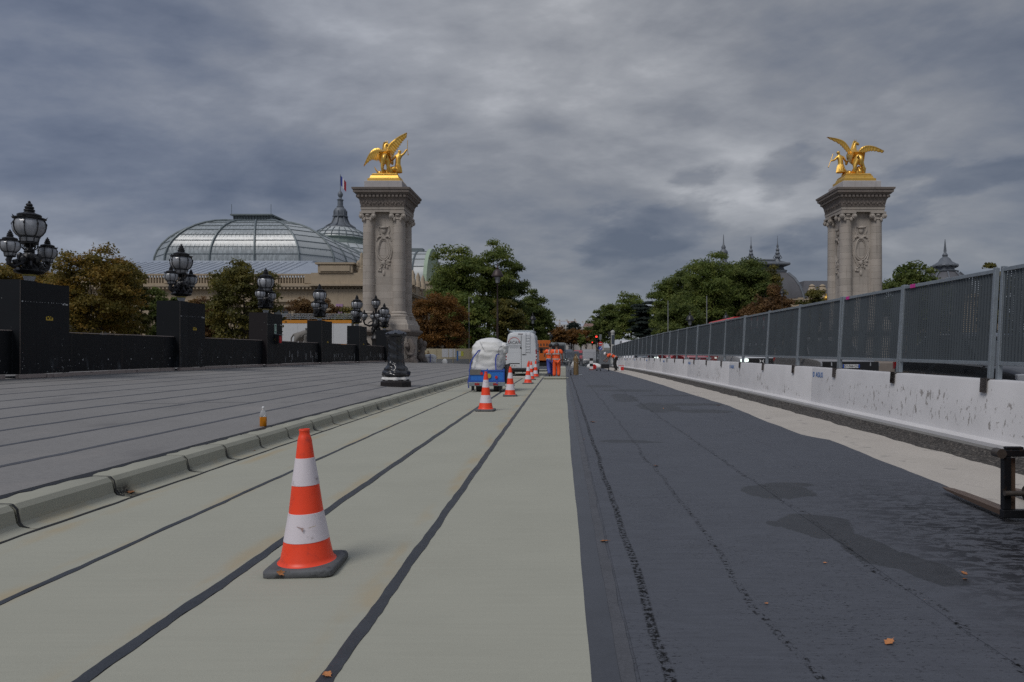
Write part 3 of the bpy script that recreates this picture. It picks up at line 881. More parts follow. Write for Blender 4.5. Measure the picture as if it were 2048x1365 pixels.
# kerb
kerb = bpy.data.objects.new('kerb', None); C.objects.link(kerb); kerb['kind'] = 'structure'
prof = [(-4.60, 0.008), (-4.69, 0.015), (-4.745, 0.030), (-4.772, 0.060), (-4.795, 0.178), (-4.835, 0.222), (-4.86, 0.227), (-5.13, 0.232), (-5.13, -0.05), (-4.60, -0.05)]
joints = [1.2, 2.4, 3.6, 4.78, 6.0, 7.3, 8.72, 9.72, 10.8, 11.9, 13.1, 14.2, 15.3, 16.5, 17.6, 18.8, 19.9, 21.0, 22.1, 23.3, 24.4, 25.5, 26.7, 27.8, 29, 30.1, 31.2, 32.4, 33.5, 34.6, 35.8, 36.9, 38, 39.2, 40.3, 41.5]
for a, c in zip(joints, joints[1:]):
    L = c - a; b = MB()
    b.loft([[(x + ((-0.02 if -4.85 < x < -4.70 else 0) if e else 0), yy, z - (0.012 * e if z > 0.1 else 0)) for x, z in prof] for yy, e in ((-L / 2 + 0.008, 1), (-L / 2 + 0.035, 0), (L / 2 - 0.035, 0), (L / 2 - 0.008, 1))])
    ym = (a + c) / 2
    b.build('kerb_stone', m_kerb, kerb, loc=(0, ym, gz(ym)), rot=(gs(ym), 0, 0), smooth=True, sharp=24)
jb = MB()
for k, y in enumerate(joints[1:-1]):
    pr = [(x + 0.004, z + 0.003) for x, z in prof[1:8]]
    wv = [0.010 + 0.010 * abs(nz(y + i, 3, i)) for i in range(len(pr))]
    V = []; F = []
    for i, (x, z) in enumerate(pr):
        V += [(x, y - wv[i], gz(y) + z), (x, y + wv[i] * 0.6, gz(y) + z)]
    for i in range(len(pr) - 1): F.append((2 * i, 2 * i + 1, 2 * i + 3, 2 * i + 2))
    jb.add(V, F)
jb.build('tar_joint', m_seam_dark, kerb, kind='stuff')
# tar slopped over the top arris of the kerb
tb = MB(); V = []; F = []
Y = ys(1.2, 41.5, 0.03, 1.02)
for y in Y:
    e = -5.075 + 0.035 * nz(y, 2.6, 1) + 0.035 * nz(y, 11, 4)
    e = max(-5.115, min(-4.90, e))
    V += [(-5.165, y, gz(y) + 0.236), (-5.12, y, gz(y) + 0.241), (e, y, gz(y) + 0.2335 + (0 if e < -4.87 else -0.002))]
for i in range(len(Y) - 1):
    for j in range(2): F.append((3 * i + j, 3 * i + j + 1, 3 * i + j + 4, 3 * i + j + 3))
tb.add(V, F); tb.build('tar_edge', m_seam_dark, kerb)
# ------------------------------------------------------------------ concrete barrier blocks
ORD = ['first', 'second', 'third', 'fourth', 'fifth', 'sixth', 'seventh', 'eighth', 'ninth', 'tenth', 'eleventh', 'twelfth', 'thirteenth', 'fourteenth',
       'fifteenth', 'sixteenth', 'seventeenth', 'eighteenth', 'nineteenth', 'twentieth', 'twenty-first', 'twenty-second', 'twenty-third', 'twenty-fourth',
       'twenty-fifth', 'twenty-sixth', 'twenty-seventh', 'twenty-eighth', 'twenty-ninth', 'thirtieth', 'thirty-first', 'thirty-second', 'thirty-third']
BX = 6.36
BP = [(0, 0.0), (0.0, 0.055), (0.17, 0.085), (0.175, 0.11), (0.215, 0.955), (0.24, 0.985), (0.46, 0.985), (0.485, 0.955), (0.525, 0.11), (0.53, 0.085), (0.70, 0.055), (0.70, 0)]
def barrier(y0, L, label):
    ym = y0 + L / 2
    t = thing('concrete_barrier', label, 'barrier', (BX, ym, gz(ym) + 0.13), (gs(ym), 0, 0), 'white concrete barrier blocks along the traffic lane')
    b = MB()
    b.loft([[(x + (0.012 if e and 0.1 < z < 0.98 else 0), yy, z) for x, z in BP] for yy, e in ((-L / 2 + 0.006, 1), (-L / 2 + 0.03, 0), (L / 2 - 0.03, 0), (L / 2 - 0.006, 1))])
    b.build('body', m_barrier, t, smooth=True)
    # stencilled maker's logo near the far end of each block
    yl = L / 2 - 0.50
    text('lettering', 'AGILIS', 0.185, m_logo_blue, t, (0.197, yl - 0.06, 0.80), (R(90), 0, R(-90)), ext=0.0015, sx=0.92)
    e = MB()
    for (a0, a1, c0, c1) in ((0.36, 0.385, 0.735, 0.865), (0.30, 0.36, 0.735, 0.76), (0.285, 0.31, 0.76, 0.865), (0.31, 0.345, 0.845, 0.865)):
        e.box(0.2, 0.2035, yl + a0, yl + a1, c0, c1)
    e.build('emblem', m_logo_blue, t)
    return t
BL = 8.9
k = 0; y = 9.1
barrier(9.1 - BL, BL, 'white concrete barrier block running out of the photo beside the forklift')
barrier(9.1, BL, 'long white concrete barrier block with the most paint chipped off, below the nearest fence panels')
names = ['white concrete barrier block scuffed by streaks below the far half, next beyond the chipped one', 'white concrete barrier block with vertical grey scrapes below the red car',
         'white concrete barrier block beyond the scraped one, fourth from the forklift', 'white concrete barrier block beside the red and white bucket',
         'white concrete barrier block the bending worker stands against', 'white concrete barrier block just past the bending worker', 'white concrete barrier block next to last at the far end', 'white concrete barrier block last at the far end of the fence']
y = 18.0
for nm in names:
    barrier(y, BL, nm); y += BL

# ------------------------------------------------------------------ fence panels on the barriers
PITCH = 2.93
def make_panel():
    t = thing('fence_panel', '', 'fence', (0, 0, 0), group='ribbed grey fence panels on the barrier')
    L = PITCH; a, c = 0.012, L - 0.012
    b = MB(); n_ = 72
    V = []; F = []
    for i in range(n_ * 2 + 1):
        yy = a + 0.07 + (L - 0.164) * i / (n_ * 2)
        ph = (i % 4); x = (0.0, 0.022, 0.022, 0.0)[ph] if i % 4 else 0.0
        V += [(x, yy, 0.27), (x, yy, 1.665)]
    for i in range(n_ * 2): F.append((2 * i, 2 * i + 2, 2 * i + 3, 2 * i + 1))
    b.add(V, F); b.build('ribbed_sheet', m_mesh, t)
    for nm, z0, z1 in (('top_rail', 1.66, 1.722), ('bottom_rail', 0.22, 0.28)):
        b = MB(); b.box(-0.022, 0.036, a + 0.05, c - 0.05, z0, z1); b.build(nm, m_galv, t, bevel=0.006)
    for yy in (a, c - 0.062):
        b = MB(); b.box(-0.03, 0.042, yy, yy + 0.062, -0.10, 1.745); b.build('post', m_galv, t, bevel=0.007)
    return t
p0 = make_panel()
pl = KIDS[p0.name]
first = True
def panel(i, y, label, tape=False):
    global first
    o = p0 if first else dup(p0)
    first = False
    ym = y
    o.location = (6.675, y, gz(y) + 0.13 + 0.985)
    o.rotation_euler = (gs(y + 1.4), R(3.4 + 0.5 * math.sin(i * 2.1)), 0)
    o['label'] = label
    if tape:
        b = MB(); b.box(-0.026, 0.02, tape, tape + 0.18, 1.655, 1.725)
        b.build('tape', m_pink, o)
    b = MB()
    # saddle clamp gripping the barrier under the near post
    b.box(-0.132, -0.118, -0.085, 0.075, -0.21, 0.012); b.box(-0.128, 0.12, -0.085, 0.075, 0.002, 0.012); b.box(0.112, 0.122, -0.085, 0.075, -0.17, 0.012)
    b.ell((-0.13, -0.005, -0.10), 0.012, 0.016, 0.016, 6, 4)
    b.build('saddle_clamp', m_saddle, o)
    return o
panel(-1, 10.50 - PITCH, 'ribbed grey fence panel cut off by the photo edge above the forklift')
panel(0, 10.62, 'ribbed grey fence panel with pink tape, beside the paired posts at the photo edge', 2.45)
panel(1, 10.62 + PITCH, 'ribbed grey fence panel with pink tape, above the number plate', 2.55)
i = 2; y = 10.62 + 2 * PITCH
while y < 92:
    extra = {2: 'above the AGILIS logo nearest the camera', 3: 'above the black grille of the white car'}.get(i)
    panel(i, y, 'ribbed grey fence panel, ' + (extra or (ORD[i] + ' of the row counted from the paired posts')))
    i += 1; y += PITCH

# ------------------------------------------------------------------ black hoardings on the left parapet
XW = -15.72
BOX_Y = [19.5 + 8.15 * i for i in range(6)]
HB = 2.83
def board(b, x0, x1, y0, y1, z0, z1):
    b.box(x0, x1, y0, y1, z0, z1)
box_names = ['black plywood box round the lamp base, largest and at the photo edge', 'black plywood box with a dotted chalk line, second from the camera',
             'black plywood box carrying the green sign and red case', 'black plywood box hiding the head of the stone lion', 'black plywood box with rust brown tint next to the bronze candelabrum',
             'black plywood box farthest away behind the wrapped pedestal']
lamp_names = ['bronze lantern cluster on the nearest black box, cut against the autumn tree', 'bronze lantern cluster standing before the glass dome', 'bronze lantern cluster beside the dark clipped tree',
              'bronze lantern cluster above the white hoarding with orange trim', 'bronze lantern cluster just left of the pylon foot', 'bronze lantern cluster farthest along, in front of the pylon']
HX0, HX1 = -16.45, -15.5
for i, y in enumerate(BOX_Y):
    z0 = gz(y + 1) + pave(-15.6)
    t = thing('lamp_base_box', box_names[i], 'hoarding', (0, y, z0), (gs(y + 1) * 0.6, 0, 0), 'black boxes round the lamp bases')
    B_ = HB + 0.02
    th = 0.02
    for (nm, a) in (('board', (HX0, HX1 - th, 0, th, 0.13, B_)), ('board', (HX1 - th, HX1, 0, 0.62, 0.13, B_ - 0.004)), ('board', (HX1 - th, HX1, 0.625, 1.95, 0.13, B_ - 0.03)),
                    ('board', (HX0, HX1 - th, 1.95 - th, 1.95, 0.13, B_)), ('board', (HX0, HX0 + th, th, 1.95 - th, 0.13, B_))):
        b = MB(); b.box(*a); b.build(nm, m_ply, t)
    b = MB(); b.box(HX1 - 0.001, HX1 + 0.002, -0.002, 0.012, 0.13, B_ - 0.004); b.build('raw_edge', m_edge, t)
    b = MB(); b.box(HX1 - 0.015, HX1 - 0.004, 0.6205, 0.6245, 0.14, B_ - 0.02); b.build('joint_edge', m_edge, t)
    b = MB(); b.box(HX1 - 0.06, HX1 + 0.04, -0.08, 0.95, 0.012, 0.125); b.box(HX1 - 0.05, HX1 + 0.03, 1.0, 1.95, 0.0, 0.11); b.build('sole_plank', m_wood, t)
    # chalk marks and a stencil
    b = MB(); rr = random.Random(i)
    if i in (0, 1, 2):
        yy = 0.06
        while yy < 1.75:
            s_ = rr.uniform(0.008, 0.018) if 0.1 < yy < 1.6 else 0.035
            b.box(HX1, HX1 + 0.003, yy, yy + s_ * 1.4, B_ - 0.62 - s_ / 2 + 0.02 * yy - 0.03 * (yy > 1.6), B_ - 0.62 + s_ / 2 + 0.02 * yy)
            yy += rr.uniform(0.06, 0.14)
        b.box(HX1, HX1 + 0.003, 1.66, 1.88, B_ - 0.63, B_ - 0.59)
    for q in range(26):
        yy = rr.choice([rr.uniform(0.08, 0.14), rr.uniform(0.05, 1.9), rr.uniform(1.62, 1.70)]); zz = rr.uniform(0.15, 1.7) * rr.random() + 0.15; s_ = rr.uniform(0.006, 0.016)
        b.box(HX1, HX1 + 0.003, yy, yy + s_, zz, zz + s_ * rr.uniform(0.8, 2))
    b.build('chalk_marks', m_chalk, t, kind='stuff')
    b = MB(); st = {0: 1.72, 1: 1.68}.get(i, 1.4)
    b.box(HX1, HX1 + 0.004, 0.98, 1.02, st, st + 0.11); b.box(HX1, HX1 + 0.004, 1.02, 1.26, st, st + 0.03); b.box(HX1, HX1 + 0.004, 1.10, 1.15, st + 0.03, st + 0.13)
    b.box(HX1, HX1 + 0.004, 1.20, 1.26, st + 0.03, st + 0.09); b.box(HX1, HX1 + 0.004, 1.04, 1.18, st + 0.09, st + 0.125)
    b.build('stencil', m_yellow, t)
# fire point on the third box
y = BOX_Y[2]; z0 = gz(y + 1) + pave(-15.6)
t = thing('exit_sign', 'small green and white escape sign on the third black box', 'sign', (HX1 + 0.004, y + 1.05, z0 + 2.02))
b = MB(); b.box(0, 0.006, -0.13, 0.13, -0.26, 0.26); b.build('plate', M('sign_green', (0.50, 0.62, 0.55), 0.5, var=0.04), t)
b = MB(); G_ = M('sign_dark_green', (0.02, 0.16, 0.09), 0.5)
b.box(0.006, 0.009, -0.09, -0.05, -0.2, 0.2); b.box(0.006, 0.009, -0.05, 0.09, 0.14, 0.2); b.box(0.006, 0.009, 0.05, 0.09, -0.02, 0.14); b.box(0.006, 0.009, -0.05, 0.05, -0.2, -0.14); b.box(0.006, 0.009, 0.05, 0.09, -0.2, -0.08)
b.build('symbol', G_, t)
t = thing('extinguisher_case', 'red open fire extinguisher case hung under the escape sign', 'fire extinguisher', (HX1 + 0.004, y + 1.28, z0 + 1.45))
b = MB(); b.box(0.0, 0.015, -0.28, 0.28, -0.24, 0.24); b.box(0.015, 0.2, -0.28, -0.25, -0.24, 0.24); b.box(0.015, 0.2, -0.25, 0.28, -0.24, -0.21); b.build('case', m_black, t)
b = MB(); b.box(0.0, 0.24, -0.30, 0.30, 0.24, 0.262); b.build('lid', m_galv, t)
b = MB(); b.lathe([(0.02, -0.2), (0.075, -0.19), (0.085, -0.15), (0.085, 0.1), (0.05, 0.17), (0.02, 0.2)], 12, (0.11, 0.03, 0)); b.obox((0.12, 0.14, 0.02), (0.10, 0.07, 0.40), (0.12, 0, 0)); b.build('extinguisher', m_red, t, smooth=True)

# low runs of boards between the boxes
runs = [(12.6, BOX_Y[0])] + [(BOX_Y[i] + 1.95, BOX_Y[i + 1]) for i in range(5)] + [(BOX_Y[5] + 1.95, 66.0)]
run_names = ['low black board wall in front of the nearest lamp box', 'low black board wall between the two nearest lamp boxes, under the golden tree', 'low black board wall between the second and third lamp boxes, under the dark tree',
             'low black board wall below the stone lion', 'low black board wall between the fourth and fifth lamp boxes', 'low black board wall streaked with white behind the wrapped pedestal', 'last short black board wall by the pylon']
for i, ((a, c), nm) in enumerate(zip(runs, run_names)):
    ym = (a + c) / 2; z0 = gz(ym) + pave(XW)
    t = thing('board_wall', nm, 'hoarding', (0, ym, z0), (gs(ym), 0, 0), 'low black board walls on the parapet')
    yy = a - ym + 0.006; kk = 0; rr = random.Random(50 + i)
    ws = [0.42] if i in (1, 2) else []
    while yy < c - ym - 0.03:
        w_ = ws.pop(0) if ws else 2.5
        w_ = min(w_, c - ym - 0.006 - yy)
        b = MB(); b.box(XW - 0.02, XW - (0.004 * (kk % 2)), yy, yy + w_ - 0.008, 0.125, 1.36 - 0.012 * (kk % 2)); b.build('board', m_ply, t)
        b = MB(); b.box(XW - 0.075, XW + 0.004, yy, yy + w_ - 0.01, 1.366, 1.39); b.build('coping_batten', m_wood, t)
        if yy + w_ < c - ym - 0.1: b = MB(); b.box(XW - 0.012, XW - 0.003, yy + w_ - 0.0075, yy + w_ - 0.0005, 0.13, 1.34); b.build('joint_edge', m_edge, t)
        yy += w_; kk += 1
    b = MB(); yy = a - ym + 0.05
    while yy < c - ym - 0.3:
        l_ = min(rr.uniform(1.8, 3.2), c - ym - 0.05 - yy); b.box(XW - 0.04, XW + 0.06 + rr.uniform(0, 0.02), yy, yy + l_ - 0.03, 0.0, 0.112 + rr.uniform(-0.012, 0.01)); yy += l_
    b.build('sole_plank', m_wood, t)
    b = MB()
    yy = a - ym + 0.3
    while yy < c - ym - 0.1:
        s_ = 0.022; zz = 0.50 + rr.uniform(-0.01, 0.01)
        b.box(XW, XW + 0.004, yy - s_ * 0.8, yy + s_ * 0.8, zz - s_, zz + s_); yy += rr.choice([1.22, 1.25, 0.62])
    for q in range(40):
        yy = rr.uniform(a - ym + 0.1, c - ym - 0.1); zz = 0.13 + 0.9 * rr.random() ** 2.2; s_ = rr.uniform(0.004, 0.013)
        b.box(XW, XW + 0.004, yy, yy + s_, zz, zz + s_ * rr.uniform(1, 2.5))
    if i >= 3:
        for q in range(14):
            yy = rr.uniform(a - ym + 0.2, c - ym - 0.2); zz = rr.uniform(0.14, 0.5); b.box(XW, XW + 0.004, yy, yy + rr.uniform(0.015, 0.04), zz, zz + rr.uniform(0.1, 0.4))
    b.build('chalk_marks', m_chalk, t, kind='stuff')

# ------------------------------------------------------------------ lantern clusters
def lantern_parts(t, c, s, prefix_cap='cap', glass=m_globe, n=8):
    """one lantern of radius ~0.46*s hung round point c (centre of its globe)"""
    x, y, z = c
    b = MB()
    prof = [(0.25, -0.375), (0.345, -0.315), (0.42, -0.20), (0.452, -0.06), (0.445, 0.06), (0.40, 0.165), (0.36, 0.20)]
    b.lathe([(r * s, q * s) for r, q in prof], n * 2, c); g_ = b.build('globe', glass, t, smooth=True)
    b = MB(); b.lathe([(0.20 * s, -0.55 * s), (0.235 * s, -0.47 * s), (0.27 * s, -0.42 * s), (0.245 * s, -0.39 * s)], n * 2, c); b.build('lower_glass', glass, t, smooth=True)
    b = MB()
    for k_ in range(n):                                           # cage bars
        th = 2 * math.pi * (k_ + 0.5) / n
        b.tube([(x + math.cos(th) * r * s, y + math.sin(th) * r * s, z + q * s) for r, q in ((0.24, -0.58), (0.275, -0.42), (0.262, -0.38), (0.355, -0.32), (0.432, -0.20), (0.465, -0.06), (0.457, 0.06), (0.41, 0.18))], 0.016 * s, 4)
        b.ell((x + math.cos(th) * 0.465 * s, y + math.sin(th) * 0.465 * s, z + 0.03 * s), 0.03 * s, 0.03 * s, 0.05 * s, 5, 4)
    for r, q, w in ((0.268, -0.385, 0.022), (0.22, -0.585, 0.035)):
        b.lathe([(r * s, (q - w) * s), ((r + 0.03) * s, (q - w * 0.4) * s), ((r + 0.03) * s, (q + w * 0.4) * s), (r * s, (q + w) * s)], n * 2, c)
    b.build('cage', m_bronze, t, smooth=True)
    b = MB()
    b.lathe([(0.36, 0.185), (0.455, 0.20), (0.46, 0.235), (0.36, 0.25), (0.325, 0.27), (0.335, 0.33), (0.30, 0.36), (0.17, 0.40), (0.13, 0.45), (0.155, 0.47), (0.15, 0.51), (0.105, 0.53), (0.13, 0.56), (0.125, 0.60), (0.075, 0.63),
             (0.10, 0.665), (0.07, 0.71), (0.03, 0.73), (0.045, 0.76), (0.01, 0.80)] if False else
            [(q * s, r * s) for q, r in ((0.36, 0.185), (0.455, 0.20), (0.46, 0.235), (0.36, 0.25), (0.325, 0.27), (0.335, 0.33), (0.30, 0.36), (0.17, 0.40), (0.13, 0.45), (0.155, 0.47), (0.15, 0.51), (0.105, 0.53), (0.13, 0.56),
             (0.125, 0.60), (0.075, 0.63), (0.10, 0.665), (0.07, 0.71), (0.03, 0.73), (0.045, 0.76), (0.01, 0.80))], n * 2, c)
    for k_ in range(n):                                           # cresting leaves round the eave
        th = 2 * math.pi * (k_ + 0.5) / n
        d = Vector((math.cos(th), math.sin(th), 0)); p = Vector(c) + d * 0.45 * s + Vector((0, 0, 0.22 * s)); q = Vector((-d.y, d.x, 0)) * 0.06 * s
        b.add([p - q, p + q, p + d * 0.055 * s + Vector((0, 0, 0.075 * s)), p - d * 0.03 * s], [(0, 1, 2), (1, 3, 2), (3, 0, 2)])
    b.build(prefix_cap, m_bronze, t, smooth=True)

def make_cluster():
    t = thing('lantern_cluster', '', 'street lamp', group='bronze lantern clusters on the parapet')
    b = MB(); b.lathe([(0.115, 0.0), (0.12, 0.12), (0.15, 0.22), (0.165, 0.27)], 14); b.build('wrapped_sleeve', M('sleeve_white', (0.50, 0.51, 0.53), 0.5, var=0.15, vs=9), t, smooth=True)
    b = MB(); b.lathe([(0.166, 0.26), (0.175, 0.27), (0.175, 0.32), (0.13, 0.335)], 14); b.build('tape_band', M('tape_yellow', (0.42, 0.34, 0.07), 0.5, var=0.2), t)
    b = MB()
    b.lathe([(0.13, 0.30), (0.36, 0.36), (0.40, 0.42), (0.34, 0.47), (0.20, 0.54), (0.15, 0.62), (0.19, 0.70), (0.235, 0.80), (0.20, 0.90), (0.12, 0.97), (0.15, 1.0), (0.10, 1.05), (0.085, 1.12), (0.14, 1.17), (0.09, 1.22), (0.12, 1.26), (0.21, 1.295)], 14)
    rr = random.Random(4)
    for k_ in range(8):                                           # shells and foliage round the stem
        th = k_ * math.pi / 4
        b.ell((0.22 * math.cos(th), 0.22 * math.sin(th), 0.74 + 0.1 * (k_ % 2)), 0.09, 0.09, 0.13, 6, 5)
        b.tube([(0.30 * math.cos(th), 0.30 * math.sin(th), 0.46), (0.42 * math.cos(th), 0.42 * math.sin(th), 0.56), (0.34 * math.cos(th), 0.34 * math.sin(th), 0.68), (0.22 * math.cos(th), 0.22 * math.sin(th), 0.62)], [0.035, 0.03, 0.025, 0.015], 5)
        b.tube([(0.09 * math.cos(th), 0.09 * math.sin(th), 1.02), (0.19 * math.cos(th), 0.19 * math.sin(th), 1.12), (0.21 * math.cos(th), 0.21 * math.sin(th), 1.24)], 0.017, 4)
    b.build('stem', m_bronze, t, smooth=True)
    for sgn in (-1, 1):
        b = MB()
        b.tube([(0, sgn * 0.16, 0.78), (0.03, sgn * 0.36, 0.60), (0.0, sgn * 0.60, 0.50), (-0.02, sgn * 0.72, 0.56), (0, sgn * 0.73, 0.70), (0, sgn * 0.70, 0.80)], [0.07, 0.06, 0.06, 0.065, 0.065, 0.09], 8)
        b.tube([(0, sgn * 0.20, 0.55), (0, sgn * 0.42, 0.72), (0, sgn * 0.56, 0.62), (0, sgn * 0.48, 0.52)], [0.05, 0.045, 0.035, 0.02], 6)
        for q in range(5):
            b.ell((0.07 * math.cos(q * 2.4), sgn * (0.3 + 0.1 * q), 0.55 + 0.03 * q), 0.05, 0.07, 0.06, 6, 4)
        b.build('arm', m_bronze, t, smooth=True)
        lantern_parts(t, (0, sgn * 0.70, 1.10), 0.56)
    lantern_parts(t, (0, 0, 1.79), 0.92)
    return t
lc = make_cluster()
for i, y in enumerate(BOX_Y):
    o = lc if i == 0 else dup(lc)
    o.location = (-15.97, y + 0.95, gz(y + 0.95) + pave(-15.6) + HB - 0.06)
    o.rotation_euler = (0, 0, R(random.uniform(-3, 3)))
    o['label'] = lamp_names[i]

# tall candelabrum with figures near the pylon
def candelabrum():
    y = 62.8; x = PX(752, y); z0 = gz(y) + 1.0
    t = thing('candelabrum', 'tall bronze candelabrum with seated child figures at the pylon foot', 'street lamp', (x, y, z0))
    b = MB(); b.sq([(0.95, -0.6), (0.95, 0.12), (0.80, 0.18), (0.62, 0.28)]); b.build('plinth', m_stone_dark, t, bevel=0.02)
    b = MB()
    b.lathe([(0.62, 0.27), (0.58, 0.5), (0.40, 0.9), (0.36, 1.6), (0.46, 1.9), (0.34, 2.1), (0.28, 2.3), (0.30, 2.9), (0.40, 3.05), (0.36, 3.3), (0.22, 3.5), (0.14, 3.6), (0.16, 3.9), (0.24, 4.0), (0.13, 4.1), (0.10, 4.5), (0.20, 4.7)], 14)
    for k_ in range(10):
        th = k_ * math.pi / 5; b.ell((0.33 * math.cos(th), 0.33 * math.sin(th), 2.5 + 0.25 * (k_ % 2)), 0.12, 0.12, 0.2, 6, 5)
    b.build('stem', m_bronze, t, smooth=True)
    for k_ in range(4):
        th = R(28) + k_ * math.pi / 2; c_, s_ = math.cos(th), math.sin(th); b = MB()
        b.tube([(0.2 * c_, 0.2 * s_, 3.15), (0.6 * c_, 0.6 * s_, 3.05), (1.0 * c_, 1.0 * s_, 3.2), (1.10 * c_, 1.10 * s_, 3.45), (1.05 * c_, 1.05 * s_, 3.62)], [0.11, 0.09, 0.08, 0.08, 0.13], 8)
        b.tube([(0.2 * c_, 0.2 * s_, 3.5), (0.5 * c_, 0.5 * s_, 3.45), (0.72 * c_, 0.72 * s_, 3.25)], 0.05, 6)
        b.build('arm', m_bronze, t, smooth=True)
        lantern_parts(t, (1.05 * c_, 1.05 * s_, 4.0), 0.66)
    lantern_parts(t, (0, 0, 5.2), 0.88)
    for (sx, rz) in ((-0.75, 0.6), (0.75, -0.5)):
        J = [(0, 0, .55, .17), (0, .02, .80, .17), (0, .0, 1.05, .19), (0, .02, 1.25, .08), (0, .05, 1.42, .15), (-.22, 0, 1.10, .08), (-.36, .12, .88, .06), (-.25, .25, .72, .05), (.22, 0, 1.12, .08), (.40, .08, 1.30, .06), (.46, .1, 1.55, .05),
             (-.12, .0, .50, .13), (-.22, .28, .42, .11), (-.20, .26, .05, .07), (-.2, .38, 0, .06), (.12, 0, .5, .13), (.2, .2, .3, .1), (.2, .05, .0, .07)]
        E = [(0, 1), (1, 2), (2, 3), (3, 4), (2, 5), (5, 6), (6, 7), (2, 8), (8, 9), (9, 10), (0, 11), (11, 12), (12, 13), (13, 14), (0, 15), (15, 16), (16, 17)]
        o = skin('child_figure', [(a * 1.05, b_ * 1.05, c_ * 1.15, r) for a, b_, c_, r in J], E, m_bronze, t, (sx, -0.45, 0.15))
        o.rotation_euler = (0, 0, rz + math.pi)
    return t
candelabrum()

# lamp pedestal wrapped in black film on the pavement
def wrapped():
    y = 24.6; x = -6.0
    t = thing('wrapped_pedestal', 'iron lamp pedestal wrapped in black plastic film on the pavement', 'pedestal', (x, y, gz(y) + pave(x) - 0.02), (0, 0, R(12)))
    oct_ = lambda r, z: [(r * math.cos(R(22.5 + 45 * k_)) / math.cos(R(22.5)), r * math.sin(R(22.5 + 45 * k_)) / math.cos(R(22.5)), z) for k_ in range(8)]
    b = MB(); b.loft([oct_(r, z) for r, z in ((0.53, 0), (0.53, 0.19), (0.50, 0.215), (0.46, 0.225), (0.45, 0.27))]); b.build('plinth', M('iron_brown_black', (0.022, 0.018, 0.018), 0.5, 0.2, var=0.3), t)
    def wrap(prof, amp, seed, nf):
        rg = np.random.RandomState(seed); nu, nv = 72, 40
        phs = rg.uniform(0, 6.28, 14); fr = rg.randint(2, 9, 14); fz = rg.uniform(4, 40, 14)
        def fn(u, v):
            th = u * 2 * math.pi; zz = v * (len(prof) - 1); k_ = min(int(zz), len(prof) - 2); f = zz - k_
            r = prof[k_][0] + (prof[k_ + 1][0] - prof[k_][0]) * f; z = prof[k_][1] + (prof[k_ + 1][1] - prof[k_][1]) * f
            oc = 1 + 0.06 * math.cos(8 * th)
            w = 0
            for p_, a_, q_ in zip(phs, fr, fz): w += 1 - abs(math.sin(0.5 * (a_ * th + q_ * z + p_ + 1.2 * math.sin(3 * th + q_ * 0.3 * z))))
            w = (w / 14 - 0.36) * amp
            return ((r * oc + w) * math.cos(th), (r * oc + w) * math.sin(th), z + w * 0.6)
        b = MB(); b.grid(fn, nu, nv); return b
    wrap([(0.45, 0.24), (0.475, 0.28), (0.46, 0.35), (0.36, 0.39)], 0.06, 3, 6).build('white_sheeting', m_bag, t, smooth=True)
    wrap([(0.43, 0.36), (0.48, 0.44), (0.47, 0.53), (0.38, 0.62)], 0.14, 8, 6).build('loose_film_skirt', m_film, t, smooth=True)
    wrap([(0.41, 0.52), (0.40, 0.66), (0.31, 0.76), (0.275, 0.90), (0.262, 1.2), (0.265, 1.5), (0.285, 1.72), (0.31, 1.80), (0.31, 1.86)], 0.10, 5, 6).build('film_wrap', m_film, t, smooth=True)
    b = MB(); b.loft([oct_(r, z) for r, z in ((0.30, 1.80), (0.38, 1.84), (0.385, 1.90), (0.33, 1.92))]); b.build('cap_plate', m_film, t)
    rg = random.Random(2)
    def lump(u, v):
        th = u * 6.2832; r = 0.36 * (1 - v); h = 0.05 + 0.13 * (v ** 0.6) * (1 + 0.25 * math.sin(3 * th + 1)) + 0.03 * math.sin(7 * th + 9 * v) * (1 - v)
        return (r * math.cos(th) * (1 + 0.06 * math.sin(5 * th)), r * math.sin(th), 1.86 + h)
    b = MB(); b.grid(lump, 36, 10); b.build('plastic_hood', M('grey_blue_film', (0.045, 0.05, 0.062), 0.3, var=0.3, vs=8), t, smooth=True)
wrapped()

# bottle on the pavement
def bottle():
    y = 11.95; x = PX(526.5, y); z0 = gz(y) + pave(x) + 0.006
    t = thing('bottle', 'square clear bottle half full of orange liquid on the pavement edge', 'bottle', (x, y, z0), (0, 0, R(24)))
    h = 0.055
    def ring(r, z, c=0.25): return [(r * (1 if abs(a) > 0.5 else c) * (1 if a > 0 else -1) if False else x_ * r, y_ * r, z) for x_, y_, a in ((-1, -.7, 0), (-.7, -1, 0), (.7, -1, 0), (1, -.7, 0), (1, .7, 0), (.7, 1, 0), (-.7, 1, 0), (-1, .7, 0))]
    b = MB(); b.loft([ring(r, z) for r, z in ((0.0565, 0.166), (0.057, 0.19), (0.05, 0.235), (0.028, 0.275), (0.018, 0.295), (0.018, 0.31))]); b.build('body', mat_clear('clear_plastic', (0.9, 0.92, 0.93), 0.12, 0.8), t, smooth=True)
    b = MB(); b.loft([ring(r, z) for r, z in ((0.050, 0.0), (0.056, 0.01), (0.057, 0.165))]); b.build('liquid', M('orange_liquid', (0.62, 0.22, 0.008), 0.2, var=0.05), t, smooth=True)
    b = MB(); b.lathe([(0.022, 0.308), (0.024, 0.315), (0.022, 0.335), (0.008, 0.345)], 10); b.build('cap', m_white, t, smooth=True)
    b = MB(); b.box(0.0575, 0.0585, -0.038, 0.038, 0.04, 0.175); b.build('label_sticker', m_white, t)
    b = MB()
    for q in range(4): b.box(0.0586, 0.0592, -0.02, 0.022 - 0.008 * (q % 2), 0.06 + 0.026 * q, 0.072 + 0.026 * q)
    b.build('print', m_ink, t)
bottle()
